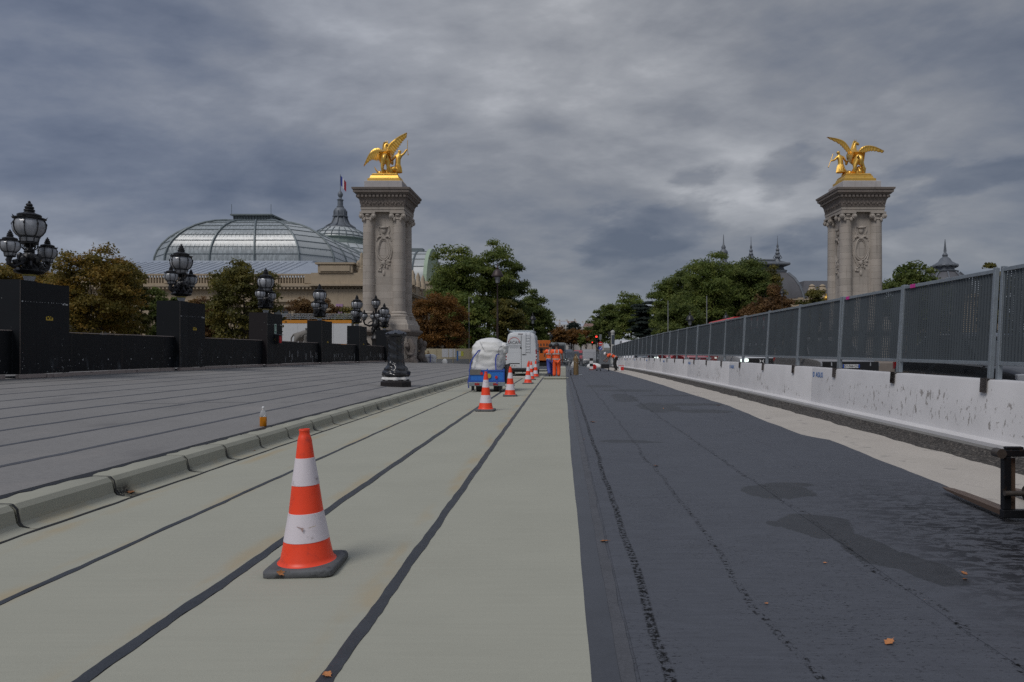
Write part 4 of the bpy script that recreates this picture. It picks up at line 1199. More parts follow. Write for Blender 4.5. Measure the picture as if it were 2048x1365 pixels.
# ------------------------------------------------------------------ traffic cones
def make_cone():
    t = thing('traffic_cone', '', 'traffic cone', group='orange and white cones along the membrane joint')
    b = MB()
    rr = [(x_, y_) for x_, y_ in ()]
    def sqr(h, z, c=0.05):
        P = []
        for (sx, sy) in ((1, -1), (1, 1), (-1, 1), (-1, -1)):
            for a in (0, 45, 90):
                base = {(1, -1): -90, (1, 1): 0, (-1, 1): 90, (-1, -1): 180}[(sx, sy)]
                th = R(base + a); P.append((sx * (h - c) + c * math.cos(th), sy * (h - c) + c * math.sin(th), z))
        return P
    b.loft([sqr(h, z) for h, z in ((0.236, 0.0), (0.242, 0.008), (0.242, 0.038), (0.232, 0.052), (0.20, 0.056))]); b.build('base', m_grey_rubber, t, smooth=True)
    K = [(0.205, 0.055), (0.192, 0.062), (0.181, 0.085), (0.155, 0.215), (0.119, 0.408), (0.094, 0.605), (0.064, 0.800), (0.049, 0.925), (0.041, 0.955), (0.036, 0.965), (0.036, 0.99), (0.039, 0.995), (0.036, 1.004), (0.028, 1.004)]
    b = MB(); b.lathe(K + [(0.024, 0.95)], 28, cap=False); b.build('body', m_orange_cone, t, smooth=True)
    for z0, z1 in ((0.212, 0.408), (0.605, 0.797)):
        def rad(z): 
            for (r0, a), (r1, c) in zip(K, K[1:]):
                if a <= z <= c: return r0 + (r1 - r0) * (z - a) / (c - a)
        b = MB(); b.lathe([(rad(z0) - 0.001, z0 - 0.001), (rad(z0) + 0.0025, z0), (rad((z0 + z1) / 2) + 0.0025, (z0 + z1) / 2), (rad(z1) + 0.0025, z1), (rad(z1) - 0.001, z1 + 0.001)], 28, cap=False); b.build('reflective_band', m_reflect, t, smooth=True)
    b = MB(); b.lathe([(0.0395, 0.86), (0.054, 0.862), (0.053, 0.872), (0.05, 0.874)], 28, cap=False); b.build('collar', m_orange_cone, t, smooth=True)
    return t
cone = make_cone()
cones = [(4.95, -1.85, 'orange and white traffic cone nearest the camera, with torn lower band', 3), (17.5, -1.97, 'orange and white traffic cone in front of the blue trailer', -2), (23.2, -1.78, 'orange and white traffic cone just right of the blue trailer', 5),
         (32.3, -1.63, 'orange and white traffic cone halfway to the white van', -6), (37.0, -1.70, 'orange and white traffic cone close behind the halfway one, beside its shoulder', 10), (39.5, -1.95, 'orange and white traffic cone mostly hidden behind two others near the van', 0), (41.2, -1.62, 'orange and white traffic cone farthest away by the van wheel', 4)]
for i, (y, x, lab, rz) in enumerate(cones):
    o = cone if i == 0 else dup(cone)
    o.location = (x, y, gz(y) + 0.0075); o.rotation_euler = (gs(y), R(-1.2 if i == 0 else 0.4), R(rz)); o['label'] = lab
# the torn flap on the nearest cone's band
b = MB(); b.add([(0.002, -0.146, 0.325), (0.028, -0.1475, 0.322), (0.020, -0.153, 0.292), (0.01, -0.149, 0.31)], [(0, 3, 2, 1)]); b.add([(-0.022, -0.1455, 0.330), (0.006, -0.147, 0.318), (0.006, -0.1465, 0.325), (-0.02, -0.145, 0.334)], [(0, 1, 2, 3)])
b.build('torn_flap', M('band_backing', (0.35, 0.24, 0.22), 0.7), cone)
b = MB(); b.add([(0.06, -0.1435, 0.317), (0.105, -0.121, 0.327), (0.105, -0.121, 0.332), (0.062, -0.1435, 0.322)], [(0, 1, 2, 3)]); b.build('scratch', M('scratch_cream', (0.6, 0.5, 0.38), 0.7), cone)

# ------------------------------------------------------------------ fallen leaves and litter
def leaf_mesh(seed):
    rg = random.Random(seed); b = MB(); n_ = 10
    pts = []
    for i in range(n_ + 1):
        u = i / n_; w = 0.5 * math.sin(math.pi * u ** 0.85) * (1 + 0.25 * math.sin(u * 19 + seed)); pts.append((u - 0.5, w))
    V = []; F = []
    for u, w in pts:
        cv = 0.22 * (u * u) + 0.04
        V += [(u, -w * 0.62, cv + 0.16 * w + rg.uniform(-.02, .02)), (u, 0, cv), (u, w * 0.62, cv + 0.22 * w + rg.uniform(-.02, .02))]
    for i in range(n_):
        for j in range(2): F.append((3 * i + j, 3 * i + 3 + j, 3 * i + 4 + j, 3 * i + 1 + j))
    b.add(V, F); b.tube([(0.5, 0, 0.1), (0.72, 0.05, 0.09)], 0.012, 4)
    b.add([(x, y, z - 0.012) for x, y, z in V], [tuple(reversed(f)) for f in F])
    return b
LM = []
for s_ in range(3):
    o = leaf_mesh(s_).build('fallen_leaf', m_dryleaf); LM.append(o.data); bpy.data.objects.remove(o)
leaves = [(1209, 1086, 0.09, 'fallen orange leaf on the black strip right of the green sheet edge'), (1779, 1289, 0.085, 'curled fallen leaf nearest the camera on the black road'), (1312, 934, 0.10, 'fallen leaf in the middle of the black road, beyond the others'),
          (1185, 846, 0.15, 'pale crumpled fallen leaf beside the ground-off bitumen line'), (1650, 1129, 0.035, 'tiny leaf scrap at the edge of the damp patch'), (1533, 1211, 0.04, 'tiny leaf scrap left of the curled leaf'),
          (1928, 1150, 0.06, 'orange leaf on the torn ground below the forklift, upper of two'), (1930, 1162, 0.05, 'orange leaf on the torn ground below the forklift, lower of two'), (1437, 812, 0.12, 'fallen leaf on the damp patch near the concrete margin'),
          (1327, 818, 0.07, 'small fallen leaf far out on the black road'), (505, 905, 0.15, 'dry fallen leaf in the kerb gutter beside the pink litter'), (262, 989, 0.13, 'flat brown leaf in the kerb gutter left of the cone'),
          (1396, 792, 0.10, 'fallen leaf on the concrete margin by the black edge'), (655, 1357, 0.075, 'small rust leaf on the tar joint at the bottom photo edge'), (1434, 755, 0.2, 'brown leaf caught in the gutter under the scraped barrier'), (1168, 880, 0.05, 'tiny leaf scrap on the black strip far from camera')]
for i, (px, py, s_, lab) in enumerate(leaves):
    y = 1365 * 1.6 / (py - 695)
    for _ in range(4): y = 1365 * (1.6 - gz(y)) / (py - 695)
    x = PX(px, y); s_ *= 0.85
    zb = 0.02 if px < 600 else (0.05 if i == 14 else (0.016 if i == 13 else 0.011))
    o = link('fallen_leaf', LM[i % 3], None, (x, y, gz(y) + zb), (R(random.uniform(-12, 12)), R(random.uniform(-14, 14)), random.uniform(0, 6.28)))
    o.scale = (s_, s_, s_ * 0.9); tag(o, lab, 'leaf', 'dry leaves scattered on the roadway')
# leaf lodged on the cone base
o = link('fallen_leaf', LM[1], None, (-1.935, 4.704, 0.045), (R(70), R(20), 0.4)); o.scale = (0.075, 0.05, 0.05); tag(o, 'brown leaf stuck against the front of the nearest cone base', 'leaf', 'dry leaves scattered on the roadway')
y = 10.15
t = thing('litter', 'crumpled pink and white paper litter in the kerb gutter', 'litter', (PX(470, y), y, gz(y) + 0.018))
b = MB(); b.ell((0, 0, 0.03), 0.045, 0.035, 0.032, 7, 5); b.build('pink_wad', M('pink_paper', (0.55, 0.16, 0.25), 0.7), t)
b = MB(); b.ell((-0.05, 0.02, 0.03), 0.03, 0.04, 0.03, 6, 4); b.build('white_wad', m_white, t)

# ------------------------------------------------------------------ helpers for lumpy cloth
def lumpy(w, d, h, seed, prof, amp, nu=64, nv=36, lean=(0, 0), fold=(3, 9)):
    rg = np.random.RandomState(seed)
    A = rg.uniform(*fold, 12); Bz = rg.uniform(2, 12, 12); P_ = rg.uniform(0, 6.28, 12)
    cells = rg.uniform((-1.3, -1.3, 0), (1.3, 1.3, 3.0), (70, 3)); wt_ = np.array((0.55, 0.55, 1.9)); cells2 = rg.uniform((-1.3, -1.3, 0), (1.3, 1.3, 3.0), (260, 3)); wt2 = np.array((0.6, 0.6, 1.6))
    def fn(u, v):
        th = u * 2 * math.pi; c, s_ = math.cos(th), math.sin(th); q = 0.62
        k_ = v * (len(prof) - 1); i = min(int(k_), len(prof) - 2); f = k_ - i; f = f * f * (3 - 2 * f)
        r = prof[i][0] + (prof[i + 1][0] - prof[i][0]) * f; z = (prof[i][1] + (prof[i + 1][1] - prof[i][1]) * f)
        x = math.copysign(abs(c) ** q, c) * w / 2 * r; y = math.copysign(abs(s_) ** q, s_) * d / 2 * r
        hsh = np.array((x / w * 2.2, y / d * 2.2, z * 2.6 * h / w)); hsh = hsh + 0.10 * np.sin(hsh[[1, 2, 0]] * 9 + 1)
        dd = np.sort(((cells - hsh) ** 2 * wt_).sum(axis=1)); f1, f2 = math.sqrt(dd[0]), math.sqrt(dd[1])
        d2 = math.sqrt((((cells2 - hsh) ** 2 * wt2).sum(axis=1)).min())
        wv = (0.42 - f1) * amp * 0.75 + (0.25 - d2) * amp * 0.55 + 0.05 * amp * math.sin(z * 30 + 3 * x)
        wv *= min(1, 3 * v + 0.35)
        n_ = Vector((c, s_, 0.4 if v > 0.6 else 0)).normalized()
        return (x + n_.x * wv + lean[0] * v * v, y + n_.y * wv + lean[1] * v * v, z * h + n_.z * wv)
    b = MB(); b.grid(fn, nu, nv); return b

BAG = [(1.0, 0.0), (1.02, 0.12), (1.0, 0.3), (1.03, 0.5), (1.06, 0.62), (0.98, 0.74), (0.82, 0.87), (0.55, 0.96), (0.25, 0.995), (0.01, 1.0)]

# ------------------------------------------------------------------ blue trailer with its bulk bag
def wheel(t, c, r, w, axis='x', hub=m_galv, name='wheel'):
    """tyre with a rim inside, on an axle along x"""
    b = MB(); pr = [(r * 0.62, -w / 2), (r * 0.92, -w / 2), (r, -w * 0.36), (r, w * 0.36), (r * 0.92, w / 2), (r * 0.62, w / 2)]
    V = MB(); V.lathe(pr, 20, cap=False)
    b.add([(c[0] + z, c[1] + x, c[2] + y) for x, y, z in V.V], V.F)
    o = b.build(name, m_rubber, t, smooth=True)
    b = MB(); V = MB(); V.lathe([(0.01, -w * 0.40), (r * 0.25, -w * 0.42), (r * 0.5, -w * 0.34), (r * 0.64, -w * 0.44), (r * 0.64, w * 0.44), (r * 0.5, w * 0.34), (r * 0.25, w * 0.42), (0.01, w * 0.40)], 20)
    b.add([(c[0] + z, c[1] + x, c[2] + y) for x, y, z in V.V], V.F)
    b.build('rim', hub, o, smooth=True)
    return o

def trailer():
    y = 25.5; x = -2.83
    t = thing('trailer', 'small blue mesh-sided trailer on twin wheels standing on the green sheets', 'trailer', (x, y, gz(y) + 0.012), (0, 0, 0))
    b = MB(); b.box(-0.62, 0.62, 0.02, 1.9, 0.34, 0.40); b.box(-0.68, 0.68, -0.02, 0.05, 0.22, 0.36); b.build('chassis', m_galv, t, bevel=0.01)
    b = MB()
    for (x0, x1, y0, y1) in ((-0.66, 0.66, 0.0, 0.012), (-0.66, -0.648, 0.012, 1.85), (0.648, 0.66, 0.012, 1.85), (-0.648, 0.648, 1.84, 1.85)):
        b.box(x0, x1, y0, y1, 0.42, 0.78)
    m_cage, nt, bs = new_mat('blue_mesh_sheet'); o_ = ob(nt); xx, yy, zz = nt.sep(o_)
    u = nt.m('FRACT', nt.m('MULTIPLY', nt.m('ADD', nt.m('ADD', xx, yy), zz), 22)); v = nt.m('FRACT', nt.m('MULTIPLY', nt.m('SUBTRACT', nt.m('ADD', xx, yy), zz), 22))
    k_ = nt.m('MULTIPLY', nt.step(u, 0.25, 0.4), nt.step(v, 0.25, 0.4))
    nt.put(bs.inputs['Base Color'], nt.mix(k_, (0.03, 0.23, 0.78), (0.012, 0.08, 0.32))); bs.inputs['Roughness'].default_value = 0.5
    b.build('mesh_side', m_cage, t)
    b = MB()
    for xx in (-0.66, 0.0, 0.62): b.box(xx, xx + 0.045, -0.014, 0.0, 0.37, 0.87)
    for zz in (0.37, 0.77): b.box(-0.66, 0.665, -0.022, -0.014, zz, zz + 0.055)
    for xx in (-0.672, 0.66):
        for zz in (0.37, 0.77): b.box(xx, xx + 0.012, 0.0, 1.85, zz, zz + 0.05)
    b.build('cage_frame', m_blue, t)
    b = MB(); b.obox((-0.42, -0.03, 0.74), (0.42, 0.012, 0.20), (R(4), 0, 0)); b.build('tool_tray', m_slab, t)
    for xx in (-0.36, 0.33):
        b = MB(); b.box(xx - 0.09, xx + 0.09, -0.034, -0.02, 0.25, 0.33); b.build('tail_lamp', m_taillight, t)
    for xx, zz in ((-0.19, 0.69), (0.36, 0.55)):
        b = MB(); b.lathe([(0.001, 0), (0.055, 0.0), (0.055, 0.01), (0.001, 0.012)], 12); V = [(xx + a, -0.026 - c, zz + d) for a, d, c in b.V]; b2 = MB(); b2.add(V, b.F); b2.build('reflector', m_red, t)
    b = MB(); b.lathe([(0.05, 0), (0.09, 0.0), (0.09, 0.012), (0.05, 0.012)], 14); b2 = MB(); b2.add([(0.08 + a, -0.026 - c, 0.60 + d) for a, d, c in b.V], b.F); b2.build('speed_disc', M('disc_yellow', (0.42, 0.36, 0.05), 0.5), t)
    for xx in (-0.32, 0.34): wheel(t, (xx, 0.32, 0.205), 0.205, 0.20)
    for xx in (-0.32, 0.34): wheel(t, (xx, 1.55, 0.205), 0.205, 0.20)
    b = MB()
    for xx in (-0.52, 0.50): b.box(xx - 0.05, xx + 0.05, -0.03, 0.06, 0.06, 0.22); b.tube([(xx, 0, 0.08), (xx + 0.1, -0.02, 0.05)], 0.02, 6)
    b.build('prop_stand', m_blacksteel, t)
    b = MB(); b.box(0.67, 0.74, 0.1, 1.8, 0.30, 1.02); b.tube([(0.70, 0.1, 0.2), (0.95, -0.05, 0.25), (1.05, -0.05, 0.26)], 0.025, 6); b.build('side_locker', m_black, t, bevel=0.02)
    g_ = thing('bulk_bag', 'bulging white woven bulk bag tied on the blue trailer', 'bag', (x - 0.01, y + 0.85, gz(y) + 0.012 + 0.76))
    lumpy(1.22, 1.25, 1.27, 11, BAG, 0.115, 110, 64, (0.06, 0)).build('bag_body', m_bag, g_, smooth=True)
    lumpy(0.42, 0.8, 0.42, 5, BAG, 0.10, 30, 18).build('bag_fold', m_bag, g_, smooth=True, loc=(0.52, -0.05, 0.68))
    b = MB()
    def strap(pts, w=0.05, th=0.01):
        V = []; F = []
        for i, p in enumerate(pts):
            a = Vector(pts[max(i - 1, 0)]); c = Vector(pts[min(i + 1, len(pts) - 1)]); d = (c - a).normalized(); s_ = d.cross(Vector((0, -1, 0.001))).normalized() * w / 2
            V += [Vector(p) - s_, Vector(p) + s_, Vector(p) + s_ + Vector((0, th, 0)), Vector(p) - s_ + Vector((0, th, 0))]
        for i in range(len(pts) - 1):
            for j in range(4): F.append((4 * i + j, 4 * i + (j + 1) % 4, 4 * i + 4 + (j + 1) % 4, 4 * i + 4 + j))
        b.add(V, F)
    strap([(-0.68, -0.72, -0.62), (-0.70, -0.74, -0.4), (-0.64, -0.72, -0.1), (-0.62, -0.70, 0.30), (-0.50, -0.69, 0.55), (-0.32, -0.66, 0.78), (-0.2, -0.58, 0.82)])
    strap([(0.40, -0.89, -0.45), (0.36, -0.80, -0.05), (0.33, -0.72, 0.25), (0.33, -0.71, 0.48), (0.36, -0.67, 0.62), (0.46, -0.62, 0.66)])
    b.build('strap', m_strap, g_)
    b = MB(); b.tube([(-0.28, -0.60, 1.14), (-0.2, -0.66, 0.95), (-0.1, -0.68, 0.80)], 0.008, 4); b.tube([(0.42, -0.66, 0.60), (0.44, -0.64, 0.85), (0.5, -0.58, 0.93), (0.62, -0.5, 0.98)], 0.008, 4); b.build('cord', M('cord_grey', (0.12, 0.12, 0.14), 0.8), g_)
trailer()

# ------------------------------------------------------------------ the white van
def van_ring(y, hw, zb, zt, tum=0.20, rr=0.10):
    """body cross-section with tumblehome"""
    pts = [(0.93, zb), (0.985, zb + 0.10), (1.0, zb + 0.45), (0.99, zb + 0.35 * (zt - zb) + 0.3), (1 - tum * 0.35, zb + 0.74 * (zt - zb)), (1 - tum * 0.72, zb + 0.93 * (zt - zb)), (1 - tum - 0.07, zb + 0.985 * (zt - zb)), (0.45, zt)]
    L_ = [(hw * u, y, z) for u, z in pts]
    return L_ + [(-x_, y_, z_) for x_, y_, z_ in reversed(L_)]

def white_van():
    y = 43.4; x = -2.62
    t = thing('van', 'white high-roofed van with a red arch logo parked on the green sheets, seen from behind', 'van', (x, y, gz(y + 2) + 0.02), (gs(y + 2), 0, 0))
    b = MB()
    S = [(0.0, 0.965, 0.34, 2.74), (0.03, 0.985, 0.32, 2.78), (0.12, 0.995, 0.31, 2.80), (3.9, 1.0, 0.31, 2.80), (4.3, 0.995, 0.31, 2.72), (4.7, 0.99, 0.31, 2.30), (5.1, 0.98, 0.31, 1.62), (5.5, 0.95, 0.32, 1.30), (5.85, 0.86, 0.34, 1.10), (5.95, 0.75, 0.38, 0.95)]
    b.loft([van_ring(yy, hw, zb, zt) for yy, hw, zb, zt in S]); b.build('body', m_van, t, smooth=True)
    # rear doors
    for s_ in (-1, 1):
        b = MB(); P = [(0.012 * s_, 0.52), (0.90 * s_, 0.52), (0.93 * s_, 0.9), (0.92 * s_, 1.4), (0.87 * s_, 2.05), (0.80 * s_, 2.42), (0.70 * s_, 2.58), (0.012 * s_, 2.62)]
        b.prism(P if s_ < 0 else P[::-1], 'y', -0.022, 0.0); d = b.build('rear_door', m_van, t, bevel=0.012)
        b = MB(); P = [(0.08 * s_, 1.50), (0.83 * s_, 1.50), (0.78 * s_, 2.06), (0.73 * s_, 2.30), (0.08 * s_, 2.32)]
        b.prism(P if s_ < 0 else P[::-1], 'y', -0.0255, -0.022); b.build('panel_pressing', m_van, d, bevel=0.003)
        b = MB(); b.box(*(sorted((0.05 * s_, 0.84 * s_))), -0.0245, -0.022, 0.92, 0.935); b.build('crease', m_van, d)
        b = MB(); b.box(*(sorted((0.905 * s_, 0.985 * s_))), -0.016, 0.10, 1.02, 1.70); b.build('tail_lamp', m_taillight, t, bevel=0.01)
        b = MB(); b.box(*(sorted((0.912 * s_, 0.978 * s_))), -0.020, -0.016, 1.30, 1.40); b.box(*(sorted((0.912 * s_, 0.978 * s_))), -0.020, -0.016, 1.10, 1.18); b.build('reversing_lamp', m_white, t)
    b = MB(); b.box(-0.012, 0.012, -0.006, 0.002, 0.52, 2.62); b.build('door_gap', m_dark, t)
    V = MB(); V.lathe([(0.001, 0), (0.055, 0), (0.06, -0.012), (0.055, -0.02), (0.001, -0.024)], 14); b = MB(); b.add([(a - 0.03, c - 0.022, 1.80 + d_) for a, d_, c in V.V], V.F); b.build('lock_knob', m_black, t)
    b = MB(); b.box(0.06, 0.26, -0.05, -0.024, 1.36, 1.395); b.box(0.29, 0.32, -0.04, -0.024, 1.36, 1.395); b.build('handle', m_black, t)
    # lettering and the arch over it
    text('lettering', 'SACAN', 0.29, m_ink, t, (-0.45, -0.032, 2.13), ext=0.002, sx=0.86)
    b = MB()
    for i in range(24):
        a0, a1 = R(180 - 7 * i - 6), R(180 - 7 * (i + 1) - 6); r0, r1 = 0.345, 0.372
        P = [(r0 * math.cos(a0), r0 * math.sin(a0)), (r1 * math.cos(a0), r1 * math.sin(a0)), (r1 * math.cos(a1), r1 * math.sin(a1)), (r0 * math.cos(a1), r0 * math.sin(a1))]
        b.prism([(-0.45 + u, 2.10 + v) for u, v in P], 'y', -0.034, -0.0295)
    b.build('arch_emblem', M('arch_red', (0.55, 0.06, 0.04), 0.5), t)
    b = MB(); rr = random.Random(6)
    for zz, w_ in ((1.955, 0.84), (1.875, 0.84), (1.80, 0.55)):
        xx = -0.45 - w_ / 2
        while xx < -0.45 + w_ / 2:
            l_ = rr.uniform(0.025, 0.06); b.box(xx, xx + l_, -0.0315, -0.0295, zz - 0.016, zz + 0.016); xx += l_ + 0.022
    b.build('small_print', M('print_grey', (0.16, 0.17, 0.19), 0.6), t)
    # ladder up the right-hand door, roof rack, bumper
    b = MB()
    for xx in (0.28, 0.55): b.tube([(xx, -0.04, 1.45), (xx, -0.06, 2.70), (xx, 0.1, 2.86)], 0.014, 6)
    for q in range(7): b.tube([(0.28, -0.06, 1.55 + 0.18 * q), (0.55, -0.06, 1.55 + 0.18 * q)], 0.012, 5)
    b.build('ladder', M('ladder_grey', (0.50, 0.515, 0.54), 0.5), t)
    b = MB()
    for xx in (-0.82, 0.78): b.tube([(xx - 0.05 * (xx < 0), -0.05, 3.0), (xx, 0.12, 2.90), (xx, 3.9, 2.92), (xx * 0.9, 4.1, 2.80)], 0.02, 6)
    for yy in (0.08, 1.1, 2.2, 3.3): b.tube([(-0.82, yy, 2.90), (0.78, yy, 2.90)], 0.022, 6); b.tube([(-0.78, yy, 2.78), (-0.8, yy, 2.90)], 0.02, 5); b.tube([(0.74, yy, 2.76), (0.77, yy, 2.90)], 0.02, 5)
    b.box(-0.86, -0.80, -0.08, 0.10, 2.90, 3.02)
    b.build('roof_rack', m_galv, t)
    b = MB(); b.box(-0.22, 0.10, -0.014, 0.03, 2.66, 2.70); b.build('high_brake_lamp', M('brake_dark', (0.10, 0.02, 0.02), 0.3), t)
    b = MB(); b.box(-0.98, 0.98, -0.10, 0.08, 0.28, 0.50); b.box(-0.5, 0.5, -0.16, -0.1, 0.40, 0.46); b.build('bumper', m_black, t, bevel=0.02)
    b = MB(); b.box(-0.78, -0.10, -0.034, -0.02, 0.78, 0.83); b.build('plate_lamp_bar', m_black, t)
    b = MB(); b.box(-0.72, -0.18, -0.03, -0.022, 0.60, 0.72); b.build('number_plate', m_plate, t)
    b = MB(); xx = -0.63
    for q in range(7):
        if q not in (2, 5): b.box(xx, xx + 0.038, -0.0315, -0.030, 0.625, 0.695)
        else: b.box(xx + 0.01, xx + 0.03, -0.0315, -0.030, 0.652, 0.664)
        xx += 0.056
    b.build('plate_print', M('print_grey2', (0.12, 0.12, 0.13), 0.6), t)
    b = MB(); b.box(0.955, 0.985, 0.6, 3.6, 1.55, 1.60); b.box(0.99, 1.006, 0.5, 3.8, 0.78, 0.90); b.build('side_rubbing_strip', m_black, t)
    b = MB(); b.prism([(3.9, 1.55), (4.75, 1.55), (4.6, 2.1), (3.9, 2.1)], 'x', 0.90, 0.965); b.build('side_window', m_carglass, t)
    b = MB(); b.obox((1.14, 4.5, 1.65), (0.20, 0.10, 0.36), (0, 0, 0)); b.build('wing_mirror', m_black, t, bevel=0.03)
    for xx in (-0.86, 0.86):
        for yy in (1.05, 4.75): wheel(t, (xx, yy, 0.34), 0.345, 0.23)
    b = MB(); b.tube([(0.1, -0.02, 0.24), (0.1, -0.2, 0.26), (0.1, -0.2, 0.36)], 0.03, 6); b.box(-0.4, 0.4, 0.1, 3.8, 0.26, 0.32); b.build('tow_hook', m_blacksteel, t)
white_van()
# pale board lying under the van's tail
b = MB(); b.obox((0, 0, 0.05), (0.9, 0.9, 0.03), (R(2), R(1), 0)); b.obox((0, 0, 0.018), (0.98, 0.9, 0.03)); o = b.build('pallet_board', m_conc, loc=(-2.45, 39.6, gz(39.6) + 0.01)); tag(o, 'pale board lying on the sheets behind the van bumper', 'board')

# ------------------------------------------------------------------ people
def person(label, loc, rz, J, scale, trousers, vest=True, helmet=None, hair=None, group=None, cap=None):
    """J: joint dictionary in metres, standing figure facing +y"""
    t = thing('person', label, 'person', loc, (0, 0, rz), group); t.scale = (scale,) * 3
    g_ = lambda k_: Vector(J[k_])
    names_ = ['pel', 'spi', 'che', 'nec', 'hea', 'crn', 'shL', 'elL', 'wrL', 'haL', 'shR', 'elR', 'wrR', 'haR', 'hiL', 'knL', 'anL', 'toL', 'hiR', 'knR', 'anR', 'toR']
    rad = dict(pel=(.13, .10), spi=(.125, .095), che=(.145, .105), nec=(.05, .05), hea=(.078, .095), crn=(.06, .07), shL=.055, elL=.042, wrL=.03, haL=.036, shR=.055, elR=.042, wrR=.03, haR=.036,
               hiL=.085, knL=.06, anL=.042, toL=.038, hiR=.085, knR=.06, anR=.042, toR=.038)
    P = []
    for n_ in names_:
        r = rad[n_]; P.append((*J[n_], *(r if isinstance(r, tuple) else (r, r))))
    ix = {n_: i for i, n_ in enumerate(names_)}
    E = [('pel', 'spi'), ('spi', 'che'), ('che', 'nec'), ('nec', 'hea'), ('hea', 'crn'), ('che', 'shL'), ('shL', 'elL'), ('elL', 'wrL'), ('wrL', 'haL'), ('che', 'shR'), ('shR', 'elR'), ('elR', 'wrR'), ('wrR', 'haR'),
         ('pel', 'hiL'), ('hiL', 'knL'), ('knL', 'anL'), ('anL', 'toL'), ('pel', 'hiR'), ('hiR', 'knR'), ('knR', 'anR'), ('anR', 'toR')]
    skin('body', P, [(ix[a], ix[c]) for a, c in E], m_skin, t)
    # fingers, as a bent fan from each palm
    for s_ in 'LR':
        b = MB(); w = g_('wr' + s_); h = g_('ha' + s_); d = (h - w).normalized(); side = d.cross(Vector((0, 1, 0))).normalized() if abs(d.y) < 0.9 else Vector((1, 0, 0))
        for k_, (o_, l_) in enumerate(((-0.03, .07), (-0.01, .085), (0.01, .08), (0.03, .06))):
            p = h + Vector((0, 1, 0)) * o_ + d * 0.02; b.tube([p, p + d * l_ * 0.55, p + d * l_ * 0.9 + side * 0.02], [.011, .010, .007], 5)
        p = w + d * 0.03 + Vector((0, 0.03, 0)); b.tube([p, p + d * 0.04 + Vector((0, 0.035, 0)), p + d * 0.07 + Vector((0, 0.035, 0))], [.013, .012, .008], 5)
        b.build('fingers', m_skin, t, smooth=True)
    def off(keys, rads, edges, name, mat, root=0):
        PP = [(*(tuple(g_(k_)) if isinstance(k_, str) else k_), *(r if isinstance(r, tuple) else (r, r))) for k_, r in zip(keys, rads)]
        return skin(name, PP, edges, mat, t, root=root)
    hem = g_('pel') + (g_('spi') - g_('pel')) * -0.62
    slL = g_('shL') + (g_('elL') - g_('shL')) * 0.75; slR = g_('shR') + (g_('elR') - g_('shR')) * 0.75
    col = g_('che') + (g_('nec') - g_('che')) * 0.75
    off([tuple(hem), 'pel', 'spi', 'che', tuple(col), 'shL', tuple(slL), 'shR', tuple(slR)], [(.205, .155), (.215, .16), (.215, .155), (.235, .165), (.09, .085), (.105, .105), (.098, .098), (.105, .105), (.098, .098)],
        [(0, 1), (1, 2), (2, 3), (3, 4), (3, 5), (5, 6), (3, 7), (7, 8)], 'orange_jacket', m_orange, root=3)
    cuL = g_('anL') + Vector((0, 0, 0.03)); cuR = g_('anR') + Vector((0, 0, 0.03))
    off(['pel', 'hiL', 'knL', tuple(cuL), 'hiR', 'knR', tuple(cuR)], [(.165, .13), .13, .10, .09, .13, .10, .09], [(0, 1), (1, 2), (2, 3), (0, 4), (4, 5), (5, 6)], 'trousers', trousers)
    for s_ in 'LR':
        a, c = g_('an' + s_), g_('to' + s_); d = (c - a); hl = a - Vector((d.x, d.y, 0)).normalized() * 0.06
        off([tuple(Vector((hl.x, hl.y, c.z + 0.012))), tuple(Vector((a.x, a.y, c.z + 0.02))), tuple(c + Vector((0, 0, 0.012))), tuple(a + Vector((0, 0, 0.06)))], [.045, .052, .045, .058], [(0, 1), (1, 2), (1, 3)], 'boot', m_black, root=1)
    # grey reflective bands round the jacket
    b = MB()
    def ringband(c, ax, rx, ry, w):
        ax = ax.normalized(); u = Vector((1, 0, 0)); u = (u - ax * u.dot(ax)).normalized(); v = ax.cross(u); V = []; F = []
        for k_ in range(20):
            th = 2 * math.pi * k_ / 20; q = u * math.cos(th) * rx + v * math.sin(th) * ry
            V += [c + q - ax * w / 2, c + q + ax * w / 2]
        for k_ in range(20): F.append((2 * k_, 2 * ((k_ + 1) % 20), 2 * ((k_ + 1) % 20) + 1, 2 * k_ + 1))
        b.add(V, F)
    ax = g_('che') - g_('pel')
    ringband(g_('pel') * 0.85 + g_('spi') * 0.15, ax, .226, .178, .055); ringband(g_('spi') * 0.55 + g_('che') * 0.45, ax, .230, .178, .055)
    for s_ in (-1, 1):
        pts = []
        back = ax.normalized().cross(Vector((1, 0, 0)))
        bk = back if back.y < 0 else -back
        for f_, o_ in ((0.62, .182), (0.85, .185), (1.08, .165), (1.22, .10)): pts.append(g_('pel') + ax * f_ + bk * o_ + Vector((s_ * 0.095, 0, 0)))
        for p, q in zip(pts, pts[1:]):
            w_ = Vector((0.024, 0, 0)); b.add([p - w_, p + w_, q + w_, q - w_], [(0, 1, 2, 3)])
    b.build('reflective_band', M('band_grey', (0.42, 0.42, 0.40), 0.5), t)
    hc = g_('hea') + (g_('crn') - g_('hea')) * 0.35; up = (g_('crn') - g_('nec')).normalized()
    rot_ = up.to_track_quat('Z', 'Y').to_euler()
    if helmet:
        b = MB(); V = MB(); V.lathe([(0.148, 0.0), (0.150, 0.01), (0.128, 0.02), (0.122, 0.06), (0.10, 0.11), (0.06, 0.135), (0.012, 0.145)], 16)
        e = up.to_track_quat('Z', 'Y').to_matrix(); b.add([hc + e @ Vector(v) for v in V.V], V.F); b.build('helmet', helmet, t, smooth=True)
    elif hair:
        b = MB(); b.ell(hc + up * 0.03 + Vector((0, -0.012, 0)), 0.098, 0.112, 0.105, 12, 8, rot=rot_); b.build('hair', hair, t, smooth=True)
